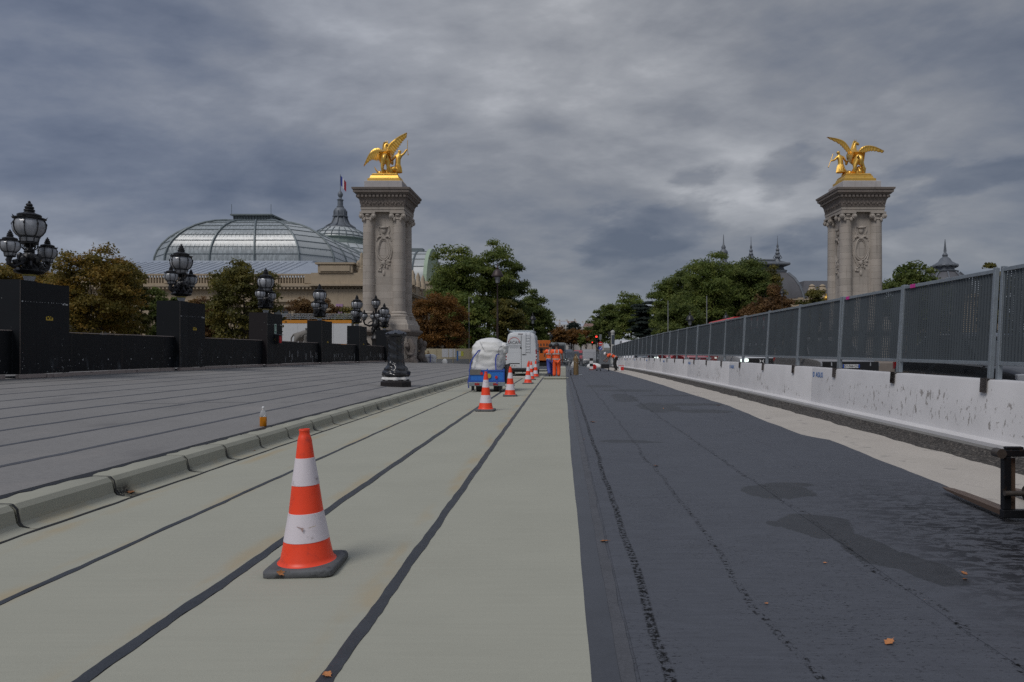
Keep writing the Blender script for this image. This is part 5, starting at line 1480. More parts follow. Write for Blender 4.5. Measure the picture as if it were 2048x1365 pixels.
    # face: nose, eyes, mouth, ears
    f = Vector((0, 1, 0)); f = (f - up * f.dot(up)).normalized(); r_ = f.cross(up); hm = g_('hea')
    b = MB(); b.ell(hm + f * 0.10 + up * 0.0, .014, .02, .024, 6, 4); b.build('nose', m_skin, t, smooth=True)
    for s_ in (-1, 1):
        b = MB(); b.ell(hm + r_ * s_ * 0.085, .012, .022, .032, 6, 4); b.build('ear', m_skin, t, smooth=True)
    b = MB()
    for s_ in (-1, 1): b.ell(hm + f * 0.087 + r_ * s_ * 0.034 + up * 0.025, .012, .008, .008, 6, 4)
    b.build('eyes', m_ink, t)
    b = MB(); b.ell(hm + f * 0.085 - up * 0.045, .026, .01, .007, 6, 4); b.build('mouth', M('lip', (0.2, 0.07, 0.06), 0.6), t)
    return t
STAND = dict(pel=(0, 0, .96), spi=(0, 0, 1.16), che=(0, 0, 1.38), nec=(0, .01, 1.53), hea=(0, .03, 1.64), crn=(0, .03, 1.72), shL=(-.19, 0, 1.44), elL=(-.27, .0, 1.16), wrL=(-.27, .08, .93), haL=(-.265, .1, .86),
             shR=(.19, 0, 1.44), elR=(.29, -.02, 1.17), wrR=(.30, .05, .93), haR=(.295, .07, .86), hiL=(-.09, 0, .90), knL=(-.11, .04, .50), anL=(-.12, 0, .09), toL=(-.14, .15, .035), hiR=(.09, 0, .90), knR=(.11, .05, .50), anR=(.11, .02, .09), toR=(.13, .17, .035))
y = 38.7
person('worker in orange jacket and orange trousers standing with back turned on the green sheet', (-0.33, y, gz(y) + 0.01), 0.0, STAND, 1.12, m_orange, helmet=m_ink)
WALK = dict(STAND); WALK.update(hiL=(-.09, 0, .90), knL=(-.10, -.10, .50), anL=(-.08, -.34, .17), toL=(-.08, -.24, .045), knR=(.10, .16, .52), anR=(.11, .22, .09), toR=(.12, .37, .035), elL=(-.30, .10, 1.20), wrL=(-.26, .30, 1.10), haL=(-.22, .37, 1.10), elR=(.24, .12, 1.18), wrR=(.12, .30, 1.10), haR=(.08, .36, 1.10))
y = 40.2
person('worker in orange jacket and blue trousers mid-stride behind the orange-trousered one', (-0.72, y, gz(y) + 0.01), R(8), WALK, 1.12, m_strap, hair=m_ink)
BEND = dict(pel=(0, 0, .93), spi=(0, .17, 1.06), che=(0, .40, 1.17), nec=(0, .55, 1.21), hea=(0, .66, 1.20), crn=(0, .74, 1.23), shL=(-.18, .44, 1.16), elL=(-.20, .58, .92), wrL=(-.12, .72, .76), haL=(-.09, .77, .71), shR=(.18, .44, 1.16), elR=(.18, .50, .88), wrR=(.06, .58, .70), haR=(.02, .62, .66),
            hiL=(-.09, -.02, .88), knL=(-.14, .08, .49), anL=(-.16, -.06, .09), toL=(-.20, .09, .035), hiR=(.09, -.02, .88), knR=(.13, .02, .49), anR=(.16, -.10, .09), toR=(.19, .05, .035))
y = 58.5
person('worker in orange jacket and white helmet bending beside the barrier with a long tool', (4.52, y, gz(y) + 0.01), R(82), BEND, 1.2, m_ink, helmet=m_white)
b = MB(); b.tube([(3.68, y + 0.0, gz(y) + 0.80), (2.95, y - 0.1, gz(y) + 0.06)], 0.016, 6); b.tube([(3.02, y - 0.1, gz(y) + 0.10), (2.86, y - 0.1, gz(y) + 0.05)], [0.045, 0.06], 8); o = b.build('torch_lance', m_blacksteel); tag(o, 'long black torch lance in the bending worker\'s hands', 'tool')
# cart next to him
t = thing('site_cart', 'low black box cart on small wheels beside the bending worker', 'cart', (3.62, y - 0.6, gz(y) + 0.01))
b = MB(); b.box(-0.34, 0.34, -0.25, 0.25, 0.22, 0.56); b.box(-0.36, 0.36, -0.27, 0.27, 0.55, 0.58); b.build('box', m_dark, t, bevel=0.01)
for xx in (-0.4, 0.3):
    for yy in (-0.22, 0.22): wheel(t, (xx, yy, 0.10), 0.10, 0.05)
b = MB(); b.tube([(-0.34, 0, 0.3), (-0.55, 0, 0.2), (-0.42, 0, 0.1)], 0.02, 6); b.tube([(0.3, 0, 0.24), (0.3, 0, 0.1)], 0.02, 6); b.tube([(-0.4, -0.22, 0.1), (-0.4, 0.22, 0.1)], 0.012, 5); b.tube([(0.3, -0.22, 0.1), (0.3, 0.22, 0.1)], 0.012, 5); b.build('axle_frame', m_blacksteel, t)

y = 56.0
t = thing('bucket', 'white square bucket with red panel at the foot of the barrier', 'bucket', (4.82, y, gz(y) + 0.01))
b = MB(); b.sq([(0.15, 0), (0.19, 0.02), (0.205, 0.46), (0.19, 0.46), (0.17, 0.04)]); b.build('tub', m_white, t)
b = MB(); b.box(-0.06, 0.19, -0.216, -0.206, 0.10, 0.38); b.build('panel', m_red, t)
b = MB(); b.box(-0.22, 0.22, -0.22, 0.22, 0.46, 0.49); b.build('lid', m_red, t)

# gas cylinder on its hand trolley
y = 45.5; x = 0.90
t = thing('gas_cylinder', 'tall ochre gas cylinder strapped to a red-wheeled trolley on the black road', 'gas cylinder', (x, y, gz(y) + 0.01))
b = MB(); b.lathe([(0.15, 0.0), (0.175, 0.02), (0.175, 1.08), (0.15, 1.20), (0.08, 1.27), (0.05, 1.30)], 16); b.build('shell', m_khaki, t, smooth=True)
b = MB(); b.lathe([(0.075, 1.26), (0.075, 1.40), (0.06, 1.41)], 12); b.tube([(-0.12, 0, 1.34), (0.12, 0, 1.34)], 0.012, 5); b.build('valve_guard', m_khaki, t)
b = MB()
for yy in (-0.16, 0.16): b.tube([(-0.2, yy, 0.05), (-0.27, yy, 1.1), (-0.36, yy, 1.3)], 0.016, 6)
b.box(-0.22, 0.2, -0.16, 0.16, 0.0, 0.02); b.tube([(-0.34, -0.2, 0.17), (-0.34, 0.2, 0.17)], 0.014, 6); b.tube([(-0.36, -0.16, 1.3), (-0.36, 0.16, 1.3)], 0.016, 6)
b.tube([(0.2, -0.1, 0.02), (0.42, -0.12, 0.02), (0.42, -0.12, 0.09)], 0.014, 5)
b.build('trolley_frame', m_galv, t)
b = MB()
for q in range(14):
    pass
b.tube([(0.02, -0.05, 1.36), (0.15, -0.2, 1.1), (0.19, -0.05, 0.85), (0.05, -0.19, 0.80), (-0.2, -0.19, 1.0), (-0.3, -0.18, 0.6)], 0.013, 5); b.build('hose', M('hose_pale', (0.45, 0.42, 0.36), 0.6), t)
for yy in (-0.2, 0.2):
    w_ = wheel(t, (-0.34, yy, 0.17), 0.17, 0.06, hub=m_red)
    w_.rotation_euler = (0, 0, 0)
# loaded roll end, can and bar at the workers' feet
y = 37.7
b = MB(); b.tube([(-1.02, y, gz(y) + 0.085), (0.20, y, gz(y) + 0.085)], 0.075, 14); b.tube([(-1.08, y, gz(y) + 0.085), (0.33, y, gz(y) + 0.085)], 0.028, 8); o = b.build('membrane_roll', m_green, smooth=True); tag(o, 'rolled end of the green membrane lying at the workers\' feet', 'roll')
y = 42.2
t = thing('jerrycan', 'translucent beige jerrycan standing right of the orange-trousered worker', 'can', (0.03, y, gz(y) + 0.01))
b = MB(); b.box(-0.20, 0.20, -0.15, 0.15, 0, 0.62); b.build('can', M('can_plastic', (0.52, 0.52, 0.44), 0.4, var=0.06), t, bevel=0.05)
b = MB(); b.tube([(-0.1, 0, 0.60), (-0.08, 0, 0.70), (0.08, 0, 0.70), (0.1, 0, 0.60)], 0.02, 6); b.lathe([(0.04, 0.60), (0.04, 0.66)], 10, (0.14, -0.08, 0)); b.build('grip_and_cap', m_grey, t)

# striped marker post and red stand near it
y = 62; x = 2.62
t = thing('marker_post', 'black and white striped marker post standing on the black road', 'bollard', (x, y, gz(y) + 0.01))
b = MB(); b.box(-0.18, 0.18, -0.1, 0.1, 0, 0.09); b.build('foot', M('red_black_foot', (0.20, 0.02, 0.02), 0.6), t)
for q in range(4):
    b = MB(); b.box(-0.155, 0.155, -0.04, 0.04, 0.09 + 0.25 * q, 0.09 + 0.25 * q + 0.245); b.build('stripe', m_white if q % 2 == 0 else m_ink, t)
y = 66
t = thing('cable_reel', 'small red reel on the road right of the striped marker post', 'reel', (3.05, y, gz(y) + 0.01))
b = MB(); b.tube([(0, -0.13, 0.25), (0, -0.11, 0.25)], 0.24, 16); b.tube([(0, 0.11, 0.25), (0, 0.13, 0.25)], 0.24, 16); b.build('flange', m_red, t)
b = MB(); b.tube([(0, -0.11, 0.25), (0, 0.11, 0.25)], 0.15, 14); b.box(-0.2, 0.2, -0.16, 0.16, 0, 0.03); b.tube([(-0.18, 0.15, 0.02), (0, 0.15, 0.25)], 0.015, 5); b.tube([(0.18, -0.15, 0.02), (0, -0.15, 0.25)], 0.015, 5); b.build('drum', m_black, t)

# ------------------------------------------------------------------ fork carriage at the right edge
def forklift():
    y = 6.25; x = 4.05
    t = thing('forklift', 'black fork carriage with brown steel tines pushing in at the photo edge', 'forklift', (x, y, gz(y) + 0.006), (0, 0, R(-3)))
    b = MB()
    b.box(-0.03, 1.0, -0.03, 0.035, 0.04, 0.115); b.box(-0.06, 1.0, -0.03, 0.035, 0.60, 0.665)
    b.box(0.18, 1.0, -0.05, -0.031, 0.63, 0.70); b.box(0.0, 0.16, -0.02, 0.03, 0.666, 0.69)
    b.build('carriage_bar', m_blacksteel, t, bevel=0.008)
    for xx in (-0.025, 0.20, 0.72, 0.92):
        b = MB(); b.box(xx, xx + 0.068, -0.026, 0.03, 0.116, 0.599); b.build('upright', m_blacksteel, t, bevel=0.006)
    for xx in (0.0, 0.70):
        b = MB()
        P = [(0.04, 0.045), (1.18, 0.062), (1.22, 0.072), (0.9, 0.088), (0.04, 0.095), (0.036, 0.55), (0.075, 0.55), (0.078, 0.11)]
        V = []
        prof = [(0.036, 0.045, 0.095, 0.06), (0.5, 0.05, 0.094, 0.06), (0.9, 0.058, 0.088, 0.058), (1.1, 0.064, 0.08, 0.05), (1.2, 0.068, 0.074, 0.03), (1.23, 0.070, 0.072, 0.012)]
        b.loft([[(xx + 0.06 - w, yy, z0), (xx + 0.06 + w, yy, z0), (xx + 0.06 + w, yy, z1), (xx + 0.06 - w, yy, z1)] for yy, z0, z1, w in prof])
        b.box(xx + 0.005, xx + 0.115, 0.036, 0.076, 0.094, 0.58)
        b.build('fork_tine', m_tine, t, bevel=0.004)
    b = MB(); b.tube([(-0.03, -0.045, 0.27), (0.16, -0.045, 0.27)], 0.024, 10); b.tube([(0.16, -0.05, 0.27), (0.34, -0.05, 0.27)], 0.075, 12); b.tube([(-0.055, -0.05, 0.63), (-0.055, 0.05, 0.63)], 0.045, 10)
    for q in range(5): b.tube([(0.18 + 0.03 * q, -0.12, 0.2), (0.20 + 0.02 * q, -0.14, 0.28), (0.3, -0.1, 0.34)], 0.008, 4)
    b.build('side_shift_ram', M('oily_steel', (0.10, 0.085, 0.075), 0.4, 0.5, var=0.4, vs=20), t, smooth=True)
    b = MB(); b.tube([(0.17, -0.05, 0.60), (0.5, -0.09, 0.64), (0.9, -0.08, 0.62)], 0.03, 8); b.build('hydraulic_hose', M('hose_red', (0.16, 0.04, 0.035), 0.5), t, smooth=True)
    b = MB()
    for xx in (0.27, 0.70): b.box(xx, xx + 0.09, -0.20, -0.06, 0.03, 2.05)
    for zz in (0.9, 1.6, 2.0): b.box(0.27, 0.79, -0.20, -0.14, zz, zz + 0.06)
    b.build('mast', m_blacksteel, t)
    b = MB()
    b.loft([[(0.10, yy, z0), (1.0, yy, z0), (1.0, yy, z1), (0.10, yy, z1)] for yy, z0, z1 in ((-0.45, 0.22, 0.62), (-0.9, 0.22, 0.62), (-1.0, 0.22, 0.95), (-1.95, 0.25, 1.0), (-2.1, 0.35, 0.9))])
    b.build('chassis', M('machine_orange', (0.50, 0.16, 0.02), 0.45, var=0.1), t, bevel=0.03)
    b = MB()
    for (xx, yy) in ((0.15, -0.5), (0.95, -0.5), (0.15, -1.8), (0.95, -1.8)): b.tube([(xx, yy, 0.9 if yy < -1 else 0.6), (xx, yy * 0.9 - 0.1, 2.05)], 0.035, 6)
    b.box(0.1, 1.0, -1.75, -0.5, 2.05, 2.10); b.build('overhead_guard', m_blacksteel, t)
    for xx in (0.16, 0.94):
        for yy, r in ((-0.55, 0.26), (-1.65, 0.22)): wheel(t, (xx, yy, r), r, 0.17)
    b = MB(); b.box(0.35, 0.75, -1.35, -0.95, 0.95, 1.08); b.box(0.35, 0.75, -1.42, -1.33, 1.0, 1.5); b.build('seat', m_black, t, bevel=0.03)
forklift()
# ------------------------------------------------------------------ gilded statues
def wing(lead, trail, nf, th=0.07):
    lead = [Vector(p) for p in lead]; trail = [Vector(p) for p in trail]
    def samp(P, u):
        k_ = u * (len(P) - 1); i = min(int(k_), len(P) - 2); f = k_ - i
        p0, p1, p2, p3 = P[max(i - 1, 0)], P[i], P[i + 1], P[min(i + 2, len(P) - 1)]
        return 0.5 * (2 * p1 + (p2 - p0) * f + (2 * p0 - 5 * p1 + 4 * p2 - p3) * f * f + (3 * p1 - p0 - 3 * p2 + p3) * f ** 3)
    nu, nv = nf * 6, 9; b = MB()
    for side in (-1, 1):
        def fn(u, v):
            a, c = samp(lead, u), samp(trail, u); ph = (u * nf) % 1.0
            ext = 1.0 + (0.16 * (1 - abs(2 * ph - 1)) - 0.10) * v
            row = 0.035 * math.sin(min(1, v * 3) * math.pi) if v < 0.34 else 0.0
            p = a.lerp(c, v * ext)
            t_ = th * (1 - v) ** 0.7 * (1 if v else 0.35) + 0.012 + (0.030 * abs(math.sin(math.pi * ph)) if v > 0.25 else 0.02 * abs(math.sin(2.5 * math.pi * u * nf))) + row
            return (p.x, p.y + side * t_, p.z)
        b.grid(fn, nu, nv)
    return b

def statue(name, label, loc, H, wings, W, staff, F):
    t = thing(name, label, 'statue', loc)
    b = MB(); b.sq([(1.55, 0), (1.55, 0.30), (1.42, 0.34), (1.36, 0.42), (1.30, 0.62), (1.22, 0.66), (1.24, 0.74), (1.12, 0.86)], ky=0.85); b.build('base', m_gold, t)
    zb = 0.84
    b = MB(); rr = random.Random(3)
    for q in range(26): b.ell((rr.uniform(-.85, .85), rr.uniform(-.6, .6), zb + rr.uniform(0, .75) * rr.random() + .1), rr.uniform(.18, .38), rr.uniform(.18, .35), rr.uniform(.15, .45), 8, 6, rot=(rr.uniform(-.5, .5), rr.uniform(-.5, .5), rr.uniform(0, 3)))
    b.tube([(-.7, -.3, zb + .1), (-1.0, -.35, zb + .5), (-1.15, -.3, zb + .8)], [.09, .07, .03], 6); b.build('rocks', m_gold, t, smooth=True)
    o = lambda P: [(p[0], p[1], p[2] + zb - 0.02, *p[3:]) for p in P]
    hj = [(*q_[:3], q_[3] * (1.50 if i_ < 3 else 1.22 if i_ < 8 else 1.45)) for i_, q_ in enumerate(o(H))]; E = [(0, 1), (1, 2), (2, 3), (3, 4), (4, 5), (5, 6), (6, 7), (0, 8), (8, 9), (9, 10), (0, 11), (11, 12), (12, 13), (2, 14), (14, 15), (2, 16), (16, 17), (0, 18), (18, 19), (19, 20)]
    skin('horse', hj, E, m_gold, t, root=1)
    b = MB()
    n4, n5 = Vector(hj[3][:3]), Vector(hj[5][:3])
    for q in range(9):                                           # mane
        p = n4.lerp(n5, q / 8); s_ = -1 if H[7][0] > H[5][0] else 1
        b.tube([p + Vector((0, 0, .12)), p + Vector((s_ * .22, -.16, .06)), p + Vector((s_ * .36, -.14, -.16 - .03 * (q % 3)))], [.09, .075, .02], 5)
    for s_ in (-1, 1): b.tube([n5 + Vector((s_ * .07, 0, .1)), n5 + Vector((s_ * .09, 0, .34))], [.05, .012], 5)
    b.build('mane', m_gold, t, smooth=True)
    for lead, trail in wings:
        wing([(p[0], p[1], p[2] + zb) for p in lead], [(p[0], p[1], p[2] + zb) for p in trail], 11).build('wing', m_gold, t, smooth=True)
    wj = [(*q_[:3], q_[3] * (1.55 if i_ < 2 else 1.3 if i_ in (2, 4) else 1.45)) for i_, q_ in enumerate(o(W))]; E = [(0, 1), (1, 2), (2, 3), (3, 4), (4, 5), (5, 6), (3, 7), (7, 8), (8, 9), (3, 10), (10, 11), (11, 12)]
    skin('draped_figure', wj, E, m_gold, t, root=2)
    b = MB(); p = Vector(wj[1][:3])
    for q in range(12):
        th = q * 0.5236; b.tube([(p.x + .16 * math.cos(th), p.y + .16 * math.sin(th), p.z + .55), (p.x + .30 * math.cos(th + .1), p.y + .30 * math.sin(th + .1), p.z + .05), (p.x + .36 * math.cos(th + .3), p.y + .34 * math.sin(th + .3), p.z - .40)], [.05, .08, .09], 5)
    b.build('drapery', m_gold, t, smooth=True)
    b = MB(); b.tube([(a, c, d + zb) for a, c, d in staff], 0.03, 6); a = staff[-1]; b.ell((a[0], a[1], a[2] + zb), .07, .07, .05, 8, 5); b.build('staff', m_gold, t)
    return t

H1 = [(-.05, -.55, 1.72, .46), (.0, -.05, 1.92, .44), (-.05, .45, 2.25, .46), (-.28, .62, 2.72, .30), (-.38, .68, 3.10, .22), (-.22, .68, 3.36, .17), (.0, .66, 3.22, .14), (.06, .62, 2.92, .09),
      (-.30, -.62, 1.15, .25), (-.26, -.85, .70, .11), (-.24, -.72, .12, .09), (.26, -.60, 1.12, .25), (.30, -.85, .68, .11), (.30, -.72, .10, .09), (-.40, 1.0, 1.95, .14), (-.42, 1.0, 1.4, .08), (.2, 1.05, 1.9, .14), (.25, 1.05, 1.35, .08),
      (.02, -1.0, 1.85, .12), (.0, -1.25, 1.45, .15), (.03, -1.2, .8, .05)]
W1 = [(1.02, .0, .25, .30), (1.04, .0, .75, .25), (1.02, .0, 1.25, .22), (1.10, .0, 1.95, .23), (1.18, .0, 2.22, .09), (1.22, .0, 2.40, .14), (1.24, 0, 2.52, .11), (1.36, .0, 2.0, .10), (1.62, -.05, 2.15, .075), (1.95, -.05, 2.62, .06), (.85, .0, 1.98, .10), (.62, .0, 1.7, .075), (.45, .1, 1.5, .06)]
wl1 = ([(-.35, .15, 2.25), (-.75, .12, 2.72), (-1.35, .08, 2.62), (-1.82, .02, 2.05), (-2.28, -.05, .92)], [(-.25, .15, 1.65), (-.70, .12, 1.55), (-1.05, .08, 1.50), (-1.55, .02, 1.55), (-2.10, -.05, 1.08)])
wr1 = ([(-.15, .1, 2.45), (.12, .08, 3.05), (.55, .04, 3.45), (1.15, .0, 3.85), (1.92, -.05, 4.22)], [(.38, .1, 1.95), (.72, .08, 2.30), (1.12, .04, 2.82), (1.52, .0, 3.38), (1.90, -.05, 3.75)])
H2 = [(.15, -.55, 1.62, .48), (.12, -.05, 1.82, .46), (.08, .45, 2.15, .46), (.15, .62, 2.65, .29), (.30, .68, 3.10, .21), (.42, .68, 3.45, .16), (.62, .66, 3.38, .13), (.78, .62, 3.18, .085),
      (-.25, -.62, 1.10, .25), (-.28, -.85, .66, .11), (-.26, -.72, .10, .09), (.52, -.60, 1.08, .25), (.58, -.85, .64, .11), (.60, -.72, .10, .09), (-.30, 1.0, 1.85, .14), (-.34, 1.0, 1.3, .08), (.4, 1.05, 1.8, .14), (.45, 1.05, 1.25, .08),
      (.16, -1.0, 1.75, .12), (.16, -1.25, 1.35, .15), (.14, -1.2, .7, .05)]
W2 = [(-1.32, .0, .22, .30), (-1.30, .0, .75, .26), (-1.28, .0, 1.22, .22), (-1.36, .0, 1.85, .23), (-1.46, .0, 2.12, .09), (-1.54, .0, 2.30, .14), (-1.56, 0, 2.42, .11), (-1.62, .0, 1.9, .10), (-1.90, -.05, 1.55, .075), (-2.28, -.05, 1.46, .06), (-1.10, .0, 1.88, .10), (-.90, .0, 1.6, .075), (-.75, .1, 1.4, .06)]
wl2 = ([(-.20, .15, 2.25), (-.45, .12, 2.85), (-.98, .08, 3.42), (-1.70, .02, 3.66), (-2.65, -.05, 3.78)], [(.05, .15, 1.75), (-.42, .12, 2.10), (-.90, .08, 2.62), (-1.45, .02, 3.12), (-2.45, -.05, 3.60)])
wr2 = ([(.35, .15, 2.25), (.75, .12, 2.78), (1.30, .08, 2.98), (2.05, .02, 2.86), (2.90, -.05, 2.42)], [(.45, .15, 1.75), (.85, .12, 2.05), (1.30, .08, 2.35), (1.95, .02, 2.42), (2.78, -.05, 2.22)])

# ------------------------------------------------------------------ the two pylons
_drum = {}
def pylon(label, x0, y0, zg):
    t = thing('pylon', label, 'monument', (x0, y0, zg))
    Z = lambda z: z - zg
    b = MB(); b.sq([(2.75, Z(zg)), (2.75, Z(.1)), (2.6, Z(.3)), (2.45, Z(.5))]); b.build('plinth', m_stone_dark, t)
    b = MB(); b.sq([(2.42, Z(.5)), (2.42, Z(2.7))]); b.build('pedestal', m_stone, t, bevel=0.05)
    for s_ in (0, 1, 2, 3):                                        # carved panels and corner scrolls of the pedestal
        b = MB(); b.box(-1.5, 1.5, -2.47, -2.425, Z(.8), Z(2.45)); b.box(-1.3, 1.3, -2.49, -2.47, Z(1.0), Z(2.25)); b.build('panel', m_stone, t, rot=(0, 0, s_ * math.pi / 2))
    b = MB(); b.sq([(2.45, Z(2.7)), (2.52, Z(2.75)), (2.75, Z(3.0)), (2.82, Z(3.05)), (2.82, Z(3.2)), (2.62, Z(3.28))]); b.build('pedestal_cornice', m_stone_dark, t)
    b = MB(); b.sq([(2.55, Z(3.28)), (2.55, Z(3.75)), (2.45, Z(3.8)), (2.35, Z(4.15)), (2.30, Z(4.2))]); b.build('base_course', m_stone, t)
    for sx in (-1, 1):
        for sy in (-1, 1):
            b = MB(); c = (sx * 1.42, sy * 1.42, 0)
            b.box(c[0] - .80, c[0] + .80, c[1] - .80, c[1] + .80, Z(4.2), Z(4.5)); b.lathe([(.80, Z(4.5)), (.84, Z(4.58)), (.80, Z(4.68)), (.70, Z(4.72)), (.70, Z(4.78)), (.74, Z(4.86)), (.70, Z(4.94)), (.62, Z(5.0))], 20, c)
            b.build('column_base', m_stone, t, smooth=True)
            n_ = 14; h = (13.66 - 5.0) / n_
            for q in range(n_):
                if 'd' not in _drum:
                    b = MB(); b.lathe([(.580, 0.0), (.600, .018), (.600, h - .018), (.580, h)], 20); o = b.build('stone_drum', m_stone, t, smooth=True); _drum['d'] = o.data
                else: o = link('stone_drum', _drum['d'], t)
                o.location = (c[0], c[1], Z(5.0 + q * h)); o.rotation_euler = (0, 0, q * 1.1); sc = 1.0 - 0.07 * (q / n_) ** 1.5; o.scale = (sc, sc, 1)
            b = MB(); b.lathe([(.56, Z(13.66)), (.62, Z(13.72)), (.58, Z(13.80)), (.60, Z(14.0)), (.66, Z(14.1))], 18, c)
            b.box(c[0] - .72, c[0] + .72, c[1] - .72, c[1] + .72, Z(14.24), Z(14.40))
            for a in (-1, 1):
                for e in (-1, 1):
                    for rot in (0, 1):
                        p = (a * .56, e * .58) if not rot else (e * .58, a * .56)
                        q0 = Vector((c[0] + p[0], c[1] + p[1], Z(14.0))); d = Vector((0, .13 * e, 0)) if not rot else Vector((.13 * e, 0, 0))
                        b.tube([q0 - d * .6, q0 + d], .24, 12); b.tube([q0 + d, q0 + d * 1.25], [.13, .1], 10)
                b.ell((c[0] + a * .3, c[1] - .62, Z(13.70)), .13, .1, .22, 6, 5); b.ell((c[0], c[1] + a * .62, Z(14.1)), .22, .1, .12, 6, 5)
                b.ell((c[0] + a * .62, c[1], Z(13.75)), .1, .14, .24, 6, 5)
            b.build('capital', m_stone, t, smooth=True)
    n_ = 15; h = (14.4 - 4.2) / n_
    for q in range(n_):
        if 'c' not in _drum:
            b = MB(); b.sq([(1.505, 0), (1.52, .015), (1.52, h - .015), (1.505, h)]); o = b.build('stone_course', m_stone, t); _drum['c'] = o.data
        else: o = link('stone_course', _drum['c'], t)
        o.location = (0, 0, Z(4.2 + q * h))
    # carved cartouche on the faces
    def relief(rz):
        b = MB(); yf = -1.53
        ring = [(0.58 * math.sin(a) * (1 + .1 * math.cos(3 * a)), yf - .03, Z(10.9) + 1.05 * math.cos(a)) for a in [k_ * math.pi / 14 for k_ in range(29)]]
        b.tube(ring, .085, 6); b.tube([(x_ * .8, y_, Z(10.9) + (z_ - Z(10.9)) * .84) for x_, y_, z_ in ring], .035, 5)
        b.ell((0, yf - .02, Z(12.72)), .25, .14, .32, 10, 8); b.ell((0, yf - .12, Z(12.98)), .30, .16, .14, 8, 5)
        rr = random.Random(9)
        for s_ in (-1, 1):
            b.tube([(s_ * .18, yf, Z(12.95)), (s_ * .48, yf, Z(13.1)), (s_ * .55, yf, Z(12.7)), (s_ * .40, yf, Z(12.4)), (s_ * .55, yf, Z(12.1)), (s_ * .70, yf, Z(11.7))], [.1, .09, .08, .09, .08, .05], 6)
            b.tube([(s_ * .62, yf, Z(11.3)), (s_ * .76, yf, Z(10.8)), (s_ * .66, yf, Z(10.2)), (s_ * .44, yf, Z(9.7)), (s_ * .3, yf, Z(9.3))], [.05, .08, .1, .1, .06], 6)
            for q in range(9): b.ell((s_ * rr.uniform(.05, .55), yf - .02, Z(9.9) - rr.uniform(0, 1.15) * (1 - .3 * rr.random())), rr.uniform(.07, .15), .1, rr.uniform(.08, .17), 7, 5)
            for q in range(5): b.ell((s_ * (.15 + .1 * q), yf - .04, Z(12.0) - .03 * (q - 2) ** 2 + .15), .1, .11, .1, 6, 5)
        b.ell((0, yf, Z(8.65)), .14, .09, .28, 7, 5); b.ell((0, yf - .02, Z(9.65)), .2, .12, .28, 8, 6)
        b.build('carved_cartouche', m_stone, t, rot=(0, 0, rz), smooth=True)
    for rz in (0, -math.pi / 2, math.pi / 2): relief(rz)
    b = MB(); b.sq([(2.02, Z(14.40)), (2.02, Z(14.62)), (2.06, Z(14.63)), (2.06, Z(14.84)), (2.12, Z(14.90))]); b.build('architrave', m_stone, t)
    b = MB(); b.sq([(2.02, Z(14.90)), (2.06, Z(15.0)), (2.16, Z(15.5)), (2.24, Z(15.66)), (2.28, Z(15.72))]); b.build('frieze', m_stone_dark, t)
    b = MB()
    for s_ in range(4):
        e = Matrix.Rotation(s_ * math.pi / 2, 3, 'Z')
        for q in range(13):
            d = MB(); xx = -2.16 + q * .36; d.box(xx - .11, xx + .11, -2.44, -2.2, Z(15.74), Z(15.94)); b.add([e @ Vector(v) for v in d.V], d.F)
        for q in range(26):                                        # carved frieze
            d = MB(); xx = -1.9 + q * .152; d.ell((xx, -2.10 - .035 * (q % 2), Z(15.25) + .08 * math.sin(q * 2.3)), .085, .06, .13, 6, 4); b.add([e @ Vector(v) for v in d.V], d.F)
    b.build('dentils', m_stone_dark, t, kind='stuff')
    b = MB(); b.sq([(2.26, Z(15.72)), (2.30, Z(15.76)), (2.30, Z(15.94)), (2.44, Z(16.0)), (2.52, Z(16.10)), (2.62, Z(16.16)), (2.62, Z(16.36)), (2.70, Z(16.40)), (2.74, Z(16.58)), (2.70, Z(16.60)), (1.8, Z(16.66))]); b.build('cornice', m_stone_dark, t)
    b = MB(); b.sq([(1.85, Z(16.62)), (1.80, Z(16.7)), (1.80, Z(17.38)), (1.70, Z(17.42))]); b.build('attic_block', m_stone_white, t, bevel=0.03)
    rr = random.Random(4)                                         # scrolled sculpture hugging the pedestal corners
    for sx in (-1, 1):
        for sy in (-1, 1):
            b = MB()
            c = Vector((sx * 2.6, sy * 2.3, 0))
            ring = [(c.x + sx * (.45 * (1 - a / 16) * math.cos(a * .8)), c.y, Z(1.4) + .75 * (1 - a / 16) * math.sin(a * .8)) for a in range(14)]
            b.tube(ring, [.24 - .01 * a for a in range(14)], 8)
            for q in range(7): b.ell((c.x + sx * rr.uniform(-.2, .5), c.y + rr.uniform(-.3, .3), Z(.2 + rr.uniform(0, 1.9))), rr.uniform(.15, .34), rr.uniform(.15, .3), rr.uniform(.18, .4), 8, 6)
            b.tube([(c.x, c.y, Z(2.4)), (c.x + sx * .35, c.y, Z(1.7)), (c.x + sx * .2, c.y, Z(.9)), (c.x + sx * .55, c.y, Z(.1)), (c.x + sx * .6, c.y, Z(-.3))], [.25, .3, .28, .3, .3], 8)
            b.build('scroll_carving', m_stone_dark, t, smooth=True)
    return t
pylon('tall stone pylon with corner columns rising behind the black lamp boxes', -17.0, 66.5, -0.9)
pylon('tall stone pylon with corner columns rising behind the ribbed fence', 28.4, 66.5, -0.9)
statue('gilded_statue', 'gilded winged horse group on the pylon by the glass dome, one wing raised', (-17.05, 66.4, 17.42), H1, (wl1, wr1), W1, [(2.0, -.05, 3.45), (1.98, -.05, 2.62), (2.05, -.05, 2.05)], 0)
statue('gilded_statue', 'gilded winged horse group on the pylon above the fence, both wings spread wide', (28.35, 66.4, 17.42), H2, (wl2, wr2), W2, [(-2.05, -.05, 2.15), (-2.28, -.05, 1.46), (-2.5, -.05, .85)], 0)

